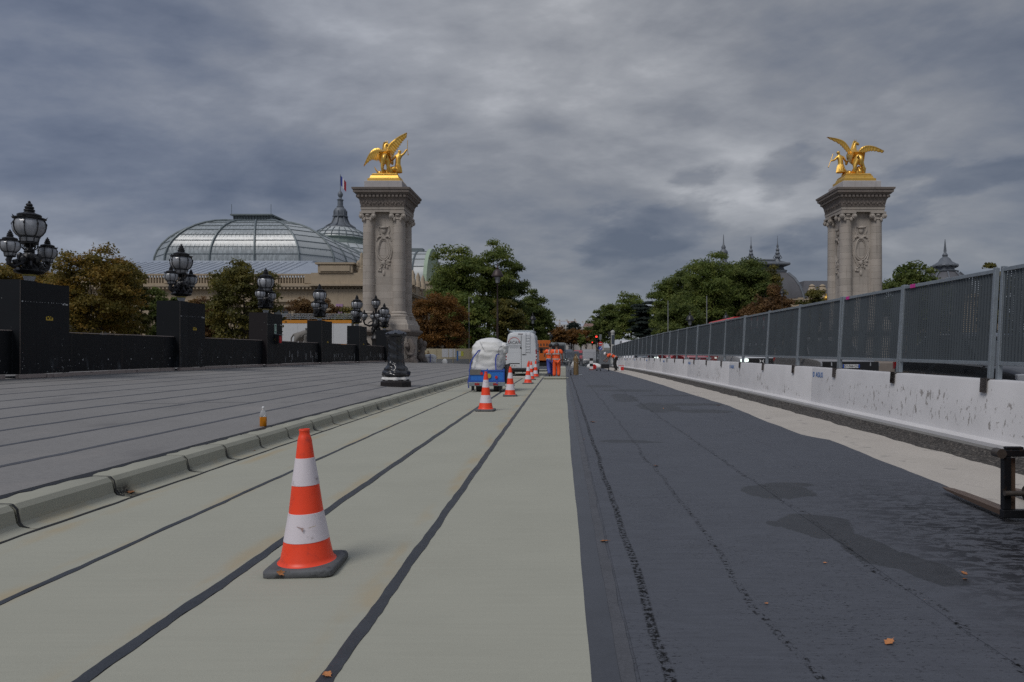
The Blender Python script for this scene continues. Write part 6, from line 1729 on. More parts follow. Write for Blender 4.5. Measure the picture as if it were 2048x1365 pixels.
# ------------------------------------------------------------------ the glass-domed palace
PAL = Vector((-77.4, 190, -1.4))
pal = thing('glass_palace', 'long stone palace with a ribbed glass barrel roof and a spired glass dome', 'building', PAL)
def pb(b, name, mat, **k): return b.build(name, mat, pal, loc=tuple(-PAL), **k)
XE, YS = -36.0, 140.0
b = MB(); b.box(-150, XE, YS, 300, -1.4, 13.4); pb(b, 'wall', m_palace)
b = MB(); b.box(-150.3, XE + .5, YS - .5, 300, 10.9, 11.5); b.box(-150.5, XE + .7, YS - .7, 300, 13.4, 13.75); b.box(-151, XE + 1.2, YS - 1.2, 300, 13.95, 14.35); b.box(-150.8, XE + .95, YS - .95, 300, 13.75, 13.95); pb(b, 'cornice', m_palace)
b = MB()
for q in range(150): b.box(-150 + q * .77, -150 + q * .77 + .36, YS - 1.1, YS - .5, 13.45, 13.78)
for q in range(100): b.box(XE + .5, XE + 1.1, YS + q * .8, YS + q * .8 + .38, 13.45, 13.78)
pb(b, 'modillions', m_palace, kind='stuff')
b = MB(); b.box(-149.6, XE - .2, YS + .2, 299, 14.35, 14.75); b.box(-149.6, XE - .2, YS + .2, YS + .7, 16.35, 16.7); b.box(XE - .7, XE - .2, YS + .7, 299, 16.35, 16.7)
for q in range(12): b.box(-149 + q * 9.6, -149 + q * 9.6 + 4.2, YS + .1, YS + .8, 14.75, 16.35)
for q in range(12): b.box(XE - .8, XE - .1, YS + 4 + q * 8, YS + 4 + q * 8 + 3.6, 14.75, 16.35)
b.box(-149, XE - 1, YS + 1.4, 298, 14.75, 16.2)
pb(b, 'attic', m_palace)
b = MB()
for q in range(190):
    xx = -148 + q * .58; b.box(xx - .1, xx + .1, YS + .35, YS + .6, 14.75, 16.35)
for q in range(150):
    yy = YS + 1 + q * .58; b.box(XE - .55, XE - .3, yy - .1, yy + .1, 14.75, 16.35)
pb(b, 'balusters', m_palace, kind='stuff')
for q in range(18):                                              # south front windows with surrounds and pilasters
    xx = -143 + q * 6.1
    b = MB(); b.box(xx - 1.5, xx + 1.5, YS - .06, YS + .02, 2.6, 9.6); w_ = pb(b, 'window', m_pane)
    b = MB()
    for a in (-1.75, 1.5): b.box(xx + a, xx + a + .25, YS - .28, YS, 2.4, 9.8)
    b.box(xx - 2.0, xx + 2.0, YS - .42, YS, 9.8, 10.2); b.box(xx - 1.9, xx + 1.9, YS - .4, YS, 2.0, 2.4); b.box(xx - .05, xx + .05, YS - .12, YS - .06, 2.6, 9.6); b.box(xx - 1.5, xx + 1.5, YS - .12, YS - .06, 6.6, 6.75)
    b.build('window_frame', m_palace, w_)
    b = MB(); b.box(xx + 2.55, xx + 3.55, YS - .45, YS, .8, 10.0); b.box(xx + 2.35, xx + 3.75, YS - .62, YS, 10.0, 10.9); b.box(xx + 2.4, xx + 3.7, YS - .55, YS, -.2, .8); pb(b, 'pilaster', m_palace)
for q in range(9):                                               # east colonnade
    yy = YS + 6 + q * 7
    b = MB(); b.box(XE - .02, XE + .06, yy - 1.5, yy + 1.5, 2.6, 9.6); pb(b, 'window', m_pane)
    b = MB(); b.lathe([(.75, .2), (.62, .6), (.60, 5), (.52, 9.6), (.75, 10.2), (.8, 10.9)], 12, (XE + .9, yy + 3.5, 0)); pb(b, 'column', m_palace, smooth=True)
# corner pavilion, its figures and the green horse group
b = MB(); b.box(-50.5, -36.5, YS - 1.3, YS - .0, -1.4, 13.4); b.box(-51.2, -35.8, YS - 2.4, YS - .4, 14.0, 14.4); b.box(-51, -36, YS - 1.6, YS + 4, 14.4, 16.7); b.box(-49.5, -42.5, YS - 1.9, YS + 3, 16.7, 18.4); b.box(-50, -42, YS - 2.2, YS + 3.3, 18.4, 18.75); b.box(-49, -43, YS - 2.1, YS - 1.9, 17.0, 18.1); pb(b, 'pavilion', m_palace)
b = MB(); rr = random.Random(8)
for xx in (-41.0, -38.6):
    b.lathe([(.9, 16.7), (.8, 17.6), (.55, 17.8), (.7, 18.6), (.45, 19.6), (.3, 20.2), (.35, 20.6), (.05, 21.0)], 8, (xx, YS - .6, 0))
    for q in range(5): b.ell((xx + rr.uniform(-.9, .9), YS - .8, 17.2 + rr.uniform(0, 1.6)), .5, .5, .6, 7, 5)
pb(b, 'attic_figures', m_palace, smooth=True)
b = MB(); b.lathe([(2.6, 16.7), (2.5, 17.6), (2.1, 18.6), (1.4, 19.4), (.9, 19.7)], 12, (-41.6, YS + 4, 0)); pb(b, 'zinc_cap', m_lead, smooth=True)
hx, hy, hz = -41.4, YS + 4, 19.6; s_ = 1.35
HQ = [(x_ * s_ + hx, y_ * s_ + hy, z_ * s_ + hz, r * s_) for x_, y_, z_, r in H2]
qd = skin('green_horse_group', [(x_ - PAL.x, y_ - PAL.y, z_ - PAL.z, r) for x_, y_, z_, r in HQ], [(0, 1), (1, 2), (2, 3), (3, 4), (4, 5), (5, 6), (6, 7), (0, 8), (8, 9), (9, 10), (0, 11), (11, 12), (12, 13), (2, 14), (14, 15), (2, 16), (16, 17), (0, 18), (18, 19), (19, 20)], m_verdigris, pal, root=1)
# zinc skirt below the glass
ax, hw0 = -77.4, 19.0
b = MB(); 
for q in range(38): zx = ax - 40 + q * 1.6; b.tube([(zx, YS + 1.35, 16.85), (zx, YS + 15.95, 21.1)], .06, 4, cap=False)
b.loft([[(ax - 60, YS + 1.2, 16.0), (ax + 40, YS + 1.2, 16.0), (ax + 40, 300, 16.0), (ax - 60, 300, 16.0)], [(ax - 60, YS + 1.4, 16.75), (ax + 39.2, YS + 1.4, 16.75), (ax + 39.2, 300, 16.75), (ax - 60, 300, 16.75)], [(ax - 42, YS + 16, 21.0), (ax + 20, YS + 16, 21.0), (ax + 20, 300, 21.0), (ax - 42, 300, 21.0)], [(ax - 41, YS + 18, 21.7), (ax + 19.6, YS + 18.6, 21.7), (ax + 19.6, 300, 21.7), (ax - 41, 300, 21.7)]]); pb(b, 'zinc_roof', m_zinc)
def nave_pt(kx, ky, tt):
    """kx: which plan vertex; plan outline shrinks and rises with tt (0 eaves, 1 ridge)"""
    pass
def prof_(tt):
    a = tt * math.pi / 2
    return 5.0 + 17.0 * math.cos(a), 21.7 + 11.3 * math.sin(a), 170.0 - 10.2 * math.cos(a), 1.2 + 5.0 * math.cos(a)
def plan(tt):
    w, z, yf, c = prof_(tt); P = []
    ysd = [236 - (236 - (yf + c)) * k_ / 7 for k_ in range(8)]
    for yy in ysd: P.append((ax - w, yy, z))
    for k_ in range(4): P.append((ax - (w - c) + 2 * (w - c) * k_ / 3, yf, z))
    for yy in reversed(ysd): P.append((ax + w, yy, z))
    return P
NT_ = 10
rings = [plan(i / NT_) for i in range(NT_ + 1)]; npl = len(rings[0])
barz = MB()
for j in range(npl - 1):
    b = MB(); V = []; F = []
    for i in range(NT_ + 1): V += [rings[i][j], rings[i][j + 1]]
    for i in range(NT_): F.append((2 * i, 2 * i + 1, 2 * i + 3, 2 * i + 2))
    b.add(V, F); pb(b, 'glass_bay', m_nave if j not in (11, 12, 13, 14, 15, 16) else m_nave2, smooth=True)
    b = MB(); b.tube([Vector(rings[i][j]) + Vector((0, -.12, .12)) for i in range(NT_ + 1)], .24, 5); pb(b, 'rib', m_iron)
    for i in range(1, NT_): barz.tube([Vector(rings[i][j]) + Vector((0, -.05, .05)), Vector(rings[i][j + 1]) + Vector((0, -.05, .05))], .10 if i % 2 else .07, 4, cap=False)
    nb = 10 if 8 <= j <= 10 else 6
    for q in range(1, nb):
        f = q / nb; barz.tube([Vector(rings[i][j]).lerp(Vector(rings[i][j + 1]), f) + Vector((0, -.03, .03)) for i in range(0, NT_ + 1, 2)], .045, 3, cap=False)
pb(barz, 'glazing_bars', m_iron, kind='stuff')
b = MB(); b.box(ax - 4.6, ax + 4.6, 170.4, 236, 33.0, 34.4); b.box(ax - 5.2, ax + 5.2, 169.6, 236, 34.4, 34.75)
for q in range(14): b.box(ax - 4.7 + q * .72, ax - 4.55 + q * .72, 170.2, 170.5, 33.0, 34.4)
for xx in (-4.9, 4.9): b.tube([(ax + xx, 169.8, 34.7), (ax + xx, 169.8, 37.2)], .06, 4)
pb(b, 'ridge_monitor', m_iron)
# crossing dome, lantern and flag
dc = (-76.8, 236, 0)
b = MB(); b.lathe([(15.5, 31.5), (14.2, 33.6), (12.2, 35.4), (10.2, 36.6)], 24, dc, cap=False); pb(b, 'dome_glass', m_nave2, smooth=True)
b = MB(); b.lathe([(10.6, 36.3), (10.6, 36.9), (9.6, 37.1), (9.4, 38.3), (9.9, 38.5), (9.9, 38.8)], 24, dc); pb(b, 'dome_gallery', M('pale_green_zinc', (0.22, 0.27, 0.25), 0.6, var=0.2))
b = MB(); b.lathe([(9.3, 38.8), (8.8, 40.0), (7.4, 41.3), (5.6, 42.2), (5.2, 42.6)], 24, dc, cap=False); pb(b, 'upper_glass', m_nave2, smooth=True)
b = MB()
for k_ in range(24):
    th = k_ * math.pi / 12; b.tube([(dc[0] + r * math.cos(th), dc[1] + r * math.sin(th), z) for r, z in ((15.6, 31.6), (14.3, 33.7), (12.3, 35.5), (10.3, 36.7))], .14, 4); b.tube([(dc[0] + r * math.cos(th), dc[1] + r * math.sin(th), z) for r, z in ((9.4, 38.9), (8.9, 40.1), (7.5, 41.4), (5.7, 42.3))], .12, 4)
for r, z in ((14.9, 32.7), (13.3, 34.5), (9.1, 39.5), (8.2, 40.8)): b.tube([(dc[0] + r * math.cos(k_ * math.pi / 16), dc[1] + r * math.sin(k_ * math.pi / 16), z) for k_ in range(33)], .12, 4)
pb(b, 'dome_ribs', m_iron)
b = MB(); b.lathe([(5.4, 42.4), (5.3, 42.9), (4.4, 43.1), (3.2, 44.0), (2.5, 45.4), (2.1, 46.4), (2.6, 46.6), (2.6, 46.9), (2.2, 47.1), (2.2, 48.7), (1.8, 49.4), (1.2, 49.9), (1.25, 50.2), (.95, 50.4), (.9, 52.3), (1.2, 52.5), (.6, 52.9), (.45, 53.3), (.85, 54.0), (.9, 54.6), (.5, 55.3), (.15, 55.8), (.08, 61.4)], 16, dc)
for k_ in range(8):
    th = k_ * math.pi / 4; b.tube([(dc[0] + r * math.cos(th), dc[1] + r * math.sin(th), z) for r, z in ((5.2, 42.9), (3.3, 44.1), (2.6, 45.5), (2.3, 46.5))], .22, 5); b.box(dc[0] + 2.25 * math.cos(th) - .15, dc[0] + 2.25 * math.cos(th) + .15, dc[1] + 2.25 * math.sin(th) - .15, dc[1] + 2.25 * math.sin(th) + .15, 47.0, 48.6)
pb(b, 'lantern_spire', m_lead, smooth=True)
fl = MB()
for i, m_i in enumerate((0, 1, 2)):
    fl.grid(lambda u, v: (dc[0] + .1 + (i + u) * .62, dc[1] + .25 * math.sin((i + u) * 2.6), 57.6 + 3.4 * v - (i + u) * .75), 4, 4, m_i)
pb(fl, 'flag', [M('flag_blue', (0.05, 0.07, 0.33), 0.7), M('flag_white', (0.6, 0.6, 0.62), 0.7), M('flag_red', (0.45, 0.04, 0.06), 0.7)])
# east transept: glass barrel with an arched green gable
b = MB(); A = [(k_ * math.pi / 12) for k_ in range(13)]
arc = lambda r, h, x: [(x, 236 + r * math.cos(a), 22.0 + h * math.sin(a)) for a in A]
b.loft([arc(12.5, 12.6, -70), arc(12.5, 12.6, -45.4)], cap=False, closed=False); pb(b, 'transept_glass', m_nave2, smooth=True)
b = MB(); b.loft([arc(13.4, 13.6, -45.6), arc(13.4, 13.6, -44.4)], cap=True); pb(b, 'transept_gable', m_verd_pale)
b = MB()
for xx in (-69, -64, -59, -54, -49.5): b.tube(arc(12.7, 12.8, xx), .28, 5)
for k_ in range(2, 11): b.tube([(-70, 236 + 12.6 * math.cos(A[k_]), 22.0 + 12.7 * math.sin(A[k_])), (-45.5, 236 + 12.6 * math.cos(A[k_]), 22.0 + 12.7 * math.sin(A[k_]))], .12, 4)
b.box(-72, -48, 234.3, 237.7, 34.4, 35.6); pb(b, 'transept_ribs', m_iron)
b = MB(); b.box(-46, -34.5, 214, 258, -1.4, 21.5); b.box(-46.5, -33.9, 213.5, 258.5, 21.5, 22.3); pb(b, 'transept_block', m_palace)
for yy in (216, 221, 226):
    b = MB(); b.lathe([(1.0, 22.3), (.8, 23.6), (.5, 24.2), (.7, 25.2), (.4, 26.2), (.1, 26.8)], 8, (-35.2, yy, 0)); pb(b, 'roof_figure', m_palace, smooth=True)
for yy in (166, 172, 178):
    b = MB(); b.lathe([(.9, 16.7), (.7, 18.0), (.5, 18.4), (.6, 19.2), (.1, 20.4)], 8, (XE - .4, yy, 0)); pb(b, 'roof_figure', m_palace, smooth=True)

# pink poster between pylon and palace is a banner on the palace wall
b = MB(); b.box(-46.0, -44.6, YS - 1.45, YS - 1.32, 8.2, 10.4); pb(b, 'banner', M('pink_banner', (0.36, 0.22, 0.36), 0.7))

# ------------------------------------------------------------------ the smaller palace on the right
SP = Vector((46, 156, -1.4))
sp = thing('small_palace', 'stone palace with a grey slate square dome and iron finials behind the plane trees', 'building', SP)
def sb_(b, name, mat, **k): return b.build(name, mat, sp, loc=tuple(-SP), **k)
def X_(px, d): return (px - 1125) * d / 1365
b = MB(); b.box(34, 62, 150, 185, -1.4, 11.2); sb_(b, 'wall', m_palace)
b = MB(); b.box(33.2, 62.6, 149.2, 186, 9.7, 10.5); b.box(33.6, 62.3, 149.6, 186, 10.5, 10.8); sb_(b, 'cornice', m_palace)
b = MB()
for q in range(45): b.box(34 + q * .64, 34.26 + q * .64, 149.9, 150.15, 10.9, 12.0)
b.box(33.6, 62.4, 149.75, 150.3, 12.0, 12.25)
for q in range(7): b.box(34.2 + q * 4.4, 35.2 + q * 4.4, 149.6, 150.5, 10.8, 12.5)
sb_(b, 'balustrade', m_palace)
for q in range(6):
    xx = 36 + q * 4.6; b = MB(); b.box(xx - .9, xx + .9, 149.93, 150.02, 2, 8.2); w_ = sb_(b, 'window', m_pane)
    b = MB(); b.box(xx - 1.2, xx - .9, 149.75, 150, 1.8, 8.5); b.box(xx + .9, xx + 1.2, 149.75, 150, 1.8, 8.5); b.box(xx - 1.3, xx + 1.3, 149.7, 150, 8.5, 8.9); b.build('window_frame', m_palace, w_)
for xx in (55.0, 57.3):
    b = MB(); b.lathe([(.8, 12.2), (.9, 12.6), (.5, 13.0), (.75, 13.6), (.95, 14.2), (.6, 14.9), (.75, 15.1), (.15, 15.5)], 10, (xx, 150.5, 0)); sb_(b, 'urn', m_palace, smooth=True)
b = MB(); c = (46.6, 158)
b.sq([(6.9, 10.8), (6.9, 12.0), (6.7, 13.4), (6.2, 15.2), (5.3, 17.0), (4.2, 18.3), (3.7, 18.7)], c); sb_(b, 'slate_dome', m_slate, smooth=True)
b = MB(); b.sq([(4.0, 18.6), (4.1, 19.0), (3.6, 19.2), (3.4, 19.9), (4.4, 20.1), (4.4, 20.6), (4.0, 20.8), (3.2, 21.2)], c)
b.tube([(c[0] - 4.4, c[1] - 4.4, 20.4), (c[0] + 4.4, c[1] - 4.4, 20.4)], .34, 8); b.tube([(c[0] + 4.4, c[1] - 4.4, 20.4), (c[0] + 4.4, c[1] + 4.4, 20.4)], .34, 8); b.tube([(c[0] - 3.2, c[1] - 3, 21.4), (c[0] + 1.6, c[1] - 3, 21.4)], .25, 6)
for sx in (-1, 1): b.tube([(c[0] + sx * (h + .05), c[1] - h - .05, z) for h, z in ((6.9, 12), (6.7, 13.4), (6.2, 15.2), (5.3, 17.0), (4.2, 18.3))], .30, 6)
b.tube([(c[0] + h + .05, c[1] + h * .5, z) for h, z in ((6.9, 12), (6.7, 13.4), (6.2, 15.2), (5.3, 17.0), (4.2, 18.3))], .25, 6)
sb_(b, 'lead_trim', m_lead, smooth=True)
fin = [(.9, 0), (.7, .5), (.5, .8), (.75, 1.2), (.4, 1.6), (.6, 2.0), (.35, 2.5), (.5, 2.8), (.2, 3.3), (.3, 3.6), (.1, 4.2), (.04, 6.0)]
for px, zt in ((1502, 20.7), (1555, 20.9)):
    b = MB(); b.lathe([(r * .9, z) for r, z in fin], 8, (X_(px, 155), 155, zt))
    for k_ in range(4): th = k_ * math.pi / 2; b.tube([(X_(px, 155) + .3 * math.cos(th), 155 + .3 * math.sin(th), zt + .6), (X_(px, 155) + 1.0 * math.cos(th), 155 + 1.0 * math.sin(th), zt + 1.0), (X_(px, 155) + .5 * math.cos(th), 155 + .5 * math.sin(th), zt + 1.7)], .1, 5)
    sb_(b, 'finial', m_lead, smooth=True)
b = MB(); b.lathe([(2.4, 18), (2.2, 21), (1.3, 22.0), (1.5, 22.6), (1.6, 23.2), (.9, 24), (.8, 25.4), (1.15, 26), (1.1, 26.5), (.5, 27.2), (.6, 27.7), (.2, 28.4), (.06, 31)], 12, (X_(1447, 178), 178, 0)); b.box(33.4, 52, 172, 185, 11, 13.5); sb_(b, 'green_lantern_spire', m_lead, smooth=True)
b = MB(); b.loft([[(52.5, 151, 12.0), (62, 151, 12.0), (62, 185, 12.0), (52.5, 185, 12.0)], [(54.6, 154, 16.6), (61.6, 154, 16.6), (61.6, 180, 16.6), (54.6, 180, 16.6)]]); b.box(58.8, 59.6, 153, 155, 13, 14.6); sb_(b, 'slate_roof', m_slate)
CP = Vector((88.5, 154, -1.4))
cp = thing('domed_pavilion', 'stone pavilion with a small ornamented dome showing above the fence, right of the pylon', 'building', CP)
def cb_(b, name, mat, **k): return b.build(name, mat, cp, loc=tuple(-CP), **k)
b = MB(); b.box(81, 96, 150, 165, -1.4, 12.5); b.box(80.4, 96.6, 149.4, 165.6, 12.5, 13.3); cb_(b, 'wall', m_palace)
b = MB(); b.lathe([(5.4, 13.2), (5.3, 14.4), (4.9, 15.8), (4.0, 17.2), (2.9, 18.2), (2.4, 18.5)], 12, (CP.x - 2.2, 154, 0)); cb_(b, 'dome', m_slate, smooth=True)
b = MB(); b.lathe([(2.6, 18.4), (2.8, 18.7), (1.9, 19.0), (1.9, 19.6), (2.5, 19.9), (2.2, 20.4), (1.4, 20.9), (1.0, 21.6), (.5, 22.0), (.6, 22.4), (.25, 22.9), (.3, 23.3), (.05, 26)], 12, (CP.x - 2.2, 154, 0))
for k_ in range(10): th = k_ * .628; b.ell((CP.x - 2.2 + 2.3 * math.cos(th), 154 + 2.3 * math.sin(th), 19.9), .5, .5, .45, 6, 5); b.tube([(CP.x - 2.2 + r * math.cos(th), 154 + r * math.sin(th), z) for r, z in ((5.4, 13.3), (5.0, 15.9), (4.1, 17.3), (2.9, 18.4))], .18, 4)
cb_(b, 'crown_finial', m_lead, smooth=True)
for xx in (-4.2, -.1):
    b = MB(); b.ell((CP.x + xx, 149.5, 16.2), .55, .5, .8, 8, 6); cb_(b, 'dormer', m_lead)

# ------------------------------------------------------------------ pale houses far up the avenue
rr = random.Random(12)
far = [(-19, 640, 21, 24, 'grey roofed'), (-6, 690, 24, 26, 'pink roofed'), (14, 700, 18, 24.5, 'red chimneyed'), (30, 660, 20, 23, 'beige'), (-24, 560, 12, 15.5, 'low flat roofed'), (-7, 520, 14, 16.5, 'plain white gabled'), (5, 760, 22, 29, 'tallest distant')]
for i, (xc, yy, w, h, nm) in enumerate(far):
    t = thing('house', nm + ' pale apartment house on the horizon at the end of the avenue', 'building', (xc, yy, -1.4), group='pale houses on the horizon')
    wm = M('far_wall_%d' % i, rr.choice([(0.46, 0.43, 0.39), (0.52, 0.50, 0.48), (0.44, 0.39, 0.35)]), 0.85, var=0.05)
    b = MB(); b.box(-w / 2, w / 2, 0, 14, 0, h); b.build('wall', wm, t)
    b = MB(); b.loft([[(-w / 2, 0.2, h), (w / 2, 0.2, h), (w / 2, 14, h), (-w / 2, 14, h)], [(-w / 2 + 1.5, 2.5, h + 3.2), (w / 2 - 1.5, 2.5, h + 3.2), (w / 2 - 1.5, 12, h + 3.2), (-w / 2 + 1.5, 12, h + 3.2)]]); b.build('roof', m_zinc if i % 3 else M('far_tile_%d' % i, (0.22, 0.14, 0.12), 0.8), t)
    for q in range(3):
        xx = -w / 2 + 2 + q * (w - 5) / 2; b = MB(); b.box(xx, xx + 1.6, 4, 5, h + 1, h + 5 + rr.random()); b.build('chimney', wm, t)
    for q in range(int(w // 3)):
        for f in range(2):
            xx = -w / 2 + 1.2 + q * 3; b = MB(); b.box(xx, xx + 1.2, -.1, .05, h - 2.6 - 3.3 * f, h - .7 - 3.3 * f); b.build('window', m_pane, t)
# ------------------------------------------------------------------ trees
def leaf_cloud(name, clumps, n_leaf, size, seed, mat, parent, droop=0.25):
    rg = np.random.RandomState(seed)
    Cc = np.array(clumps, dtype=float)
    wgt = (Cc[:, 3] * Cc[:, 4]) ** 1.0; wgt /= wgt.sum()
    k_ = rg.choice(len(Cc), n_leaf, p=wgt)
    d = rg.normal(size=(n_leaf, 3)); d /= np.linalg.norm(d, axis=1)[:, None]
    d[:, 2] = np.where(d[:, 2] < -0.25, -d[:, 2] * 0.6, d[:, 2])
    rho = 1.0 - 0.42 * np.abs(rg.normal(size=n_leaf)) ** 1.2; rho = np.clip(rho, 0.05, 1.0) + 0.10 * rg.rand(n_leaf) ** 4
    P = Cc[k_, :3] + d * Cc[k_, 3:6] * rho[:, None]
    nrm = d * 0.9 + rg.normal(size=(n_leaf, 3)) * 0.55 + np.array([0, 0, 0.35]); nrm /= np.linalg.norm(nrm, axis=1)[:, None]
    a = np.cross(nrm, rg.normal(size=(n_leaf, 3))); a /= np.linalg.norm(a, axis=1)[:, None]
    a[:, 2] -= droop; a /= np.linalg.norm(a, axis=1)[:, None]
    b = np.cross(nrm, a)
    s = size * rg.uniform(0.55, 1.25, n_leaf)[:, None]
    V = np.empty((n_leaf, 4, 3))
    V[:, 0] = P - a * s * 0.6; V[:, 1] = P + b * s * 0.38 - nrm * s * 0.06; V[:, 2] = P + a * s * 0.6 - nrm * s * 0.10; V[:, 3] = P - b * s * 0.38 - nrm * s * 0.06
    me = bpy.data.meshes.new(name)
    me.vertices.add(n_leaf * 4); me.vertices.foreach_set('co', V.reshape(-1))
    me.loops.add(n_leaf * 4); me.loops.foreach_set('vertex_index', np.arange(n_leaf * 4, dtype=np.int32))
    me.polygons.add(n_leaf); me.polygons.foreach_set('loop_start', np.arange(0, n_leaf * 4, 4, dtype=np.int32))
    me.materials.append(mat); me.update(calc_edges=True)
    return link(name, me, parent)

def crown_clumps(kind, w, d, z0, z1, seed):
    rg = np.random.RandomState(seed); out = []
    cz, hz = (z0 + z1) / 2, (z1 - z0) / 2
    if kind == 'plane': n_, lo, hi, r0, r1 = 80, 0.30, 0.95, 0.24, 0.40
    elif kind == 'round': n_, lo, hi, r0, r1 = 150, 0.55, 0.95, 0.18, 0.27
    elif kind == 'column': n_, lo, hi, r0, r1 = 190, 0.60, 0.97, 0.18, 0.27
    elif kind == 'loose': n_, lo, hi, r0, r1 = 64, 0.25, 0.97, 0.22, 0.36
    elif kind == 'cedar': n_, lo, hi, r0, r1 = 90, 0.1, 1.0, 0.26, 0.42
    lob = rg.uniform(0, 6.28, 3)
    for i in range(n_):
        th = rg.uniform(0, 6.283); u = rg.uniform(-0.92, 1.0)
        c = math.sqrt(max(0, 1 - u * u))
        if kind == 'column': c = (1 - abs(u) ** 3.5) ** 0.5
        if kind == 'round': c = (1 - abs(u) ** 2.4) ** 0.5
        rho = rg.uniform(lo, hi)
        lump = 1 + (0.15 if kind in ('plane', 'loose') else 0.05) * math.sin(2 * th + lob[0]) + (0.14 if kind in ('plane', 'loose') else 0.04) * math.sin(3 * th + 4 * u + lob[1])
        r = rg.uniform(r0, r1) * min(w, hz * 1.3)
        fl = 0.8 if kind != 'cedar' else 0.28
        x, y = c * math.cos(th) * rho * lump, c * math.sin(th) * rho * lump
        out.append((x * (w - r * 0.7), y * (d - r * 0.7), cz + u * rho * (hz - r * 0.5), r, r, r * fl))
    return out

TSEED = [100]
def tree(name, label, px, top, half, D, kind, mat, zc0, size, dens=1.0, depth=None, group=None, trunk_r=0.28, limbs=True, zg=-1.4):
    TSEED[0] += 1; sd = TSEED[0]; size *= 0.82
    x = PX(px, D); z1 = PZ(top - (13 if kind == 'plane' else 4), D) - zg; w = half * D / 1365 * (1.16 if kind in ('plane', 'loose') else 1.06); d = depth or w
    t = thing(name, label, 'tree', (x, D, zg), (0, 0, 0), group)
    z0 = zc0 - zg
    cl = crown_clumps(kind, w, d, z0, z1, sd)
    area = 4 * math.pi * ((w * d + 2 * w * (z1 - z0) / 2) / 3)
    n_ = int(min(40000, dens * area / (size * size) * 4.2))
    leaf_cloud('crown', cl, n_, size, sd, mat, t)
    rg = random.Random(sd); b = MB()
    zt = z0 + (z1 - z0) * 0.55
    b.tube([(0, 0, -0.3), (rg.uniform(-.1, .1), 0, z0 * 0.5), (rg.uniform(-.2, .2), rg.uniform(-.2, .2), z0), (rg.uniform(-.3, .3), 0, zt)], [trunk_r * 1.35, trunk_r, trunk_r * 0.85, trunk_r * 0.3], 8)
    if limbs:
        for q in range(7):
            c = cl[rg.randrange(len(cl))]; s0 = Vector((0, 0, z0 + (zt - z0) * rg.uniform(-.25, .6))); e = Vector(c[:3])
            m_ = s0.lerp(e, 0.5) + Vector((0, 0, -0.06 * (e - s0).length)); b.tube([s0, m_, e], [trunk_r * 0.5, trunk_r * 0.32, trunk_r * 0.1], 5)
    b.build('trunk', m_bark, t, smooth=True)
    return t

GQ = 'trees along the quay behind the black hoardings'
tree('chestnut_tree', 'broad golden brown chestnut tree rising behind the nearest lamp box', 193, 488, 96, 64, 'round', m_leaf_gold, 0.8, 0.28, 1.3, group=GQ)
tree('chestnut_tree', 'brown chestnut tree behind the nearest lantern cluster at the photo edge', 28, 505, 92, 72, 'loose', m_leaf_gold, 0.5, 0.36, 1.6, group=GQ)
tree('chestnut_tree', 'darker chestnut tree peeping out right of the golden one', 258, 522, 44, 74, 'round', m_leaf_olive, 0.5, 0.34, 1.2, group=GQ)
tree('small_tree', 'slender yellow-green tree between the golden chestnut and the second lamp box', 322, 545, 36, 80, 'loose', m_leaf_green, 0.0, 0.34, 1.6, group=GQ)
tree('chestnut_tree', 'dark olive clipped chestnut tree before the glass dome', 489, 517, 73, 64, 'column', m_leaf_olive, 0.6, 0.28, 1.35, group=GQ)
tree('small_tree', 'low rust coloured tree behind the second lamp box', 412, 592, 42, 92, 'loose', m_leaf_red, -0.5, 0.36, 1.6, group=GQ)
tree('small_tree', 'low russet tree above the white hoarding', 600, 600, 42, 100, 'loose', m_leaf_red, 0.5, 0.36, 1.6, group=GQ)
tree('small_tree', 'low dark red tree behind the fourth lantern cluster', 655, 596, 34, 104, 'loose', m_leaf_red, 0.5, 0.36, 1.5, group=GQ)
tree('small_tree', 'low yellow-green bush tree between the fourth and fifth lantern clusters', 690, 616, 36, 98, 'loose', m_leaf_olive, 0.0, 0.34, 1.6, group=GQ)
tree('chestnut_tree', 'dense rust brown chestnut tree right of the left pylon', 876, 588, 60, 88, 'column', m_leaf_brown, 0.2, 0.28, 1.4, group='trees on the left of the avenue')
GL = 'trees on the left of the avenue'
tree('plane_tree', 'tall green plane tree tapering up behind the rust chestnut', 905, 482, 62, 118, 'plane', m_leaf_plane, 1.5, 0.42, 1.25, group=GL, trunk_r=.4)
tree('plane_tree', 'tallest green plane tree behind the brown street lamp', 975, 476, 56, 126, 'plane', m_leaf_plane, 1.0, 0.42, 1.25, group=GL, trunk_r=.4)
tree('plane_tree', 'green plane tree standing just right of the brown street lamp', 1022, 522, 40, 132, 'plane', m_leaf_green, 0.5, 0.42, 1.3, group=GL, trunk_r=.4)
tree('plane_tree', 'yellowing plane tree above the white van roof', 1016, 596, 38, 112, 'plane', m_leaf_olive, -0.5, 0.45, 1.4, group=GL)
tree('plane_tree', 'bright low plane tree behind the bulk bag', 938, 592, 52, 108, 'plane', m_leaf_plane, -0.9, 0.45, 1.4, group=GL)
tree('plane_tree', 'green plane tree farthest right of the left bank of trees', 1066, 580, 36, 150, 'plane', m_leaf_green, -0.8, 0.42, 1.4, group=GL)
tree('plane_tree', 'small green plane tree at the right tip of the left bank', 1086, 615, 22, 175, 'plane', m_leaf_green, -0.8, 0.55, 1.5, group=GL)
tree('plane_tree', 'dark plane tree filling the gap behind the white van', 1040, 630, 52, 190, 'round', m_leaf_green, -1.0, 0.6, 1.4, group=GL)
GF = 'trees far up the avenue'
tree('chestnut_tree', 'distant brown tree right of the white van', 1116, 655, 24, 300, 'round', m_leaf_brown, 1.5, 0.8, 1.4, group=GF)
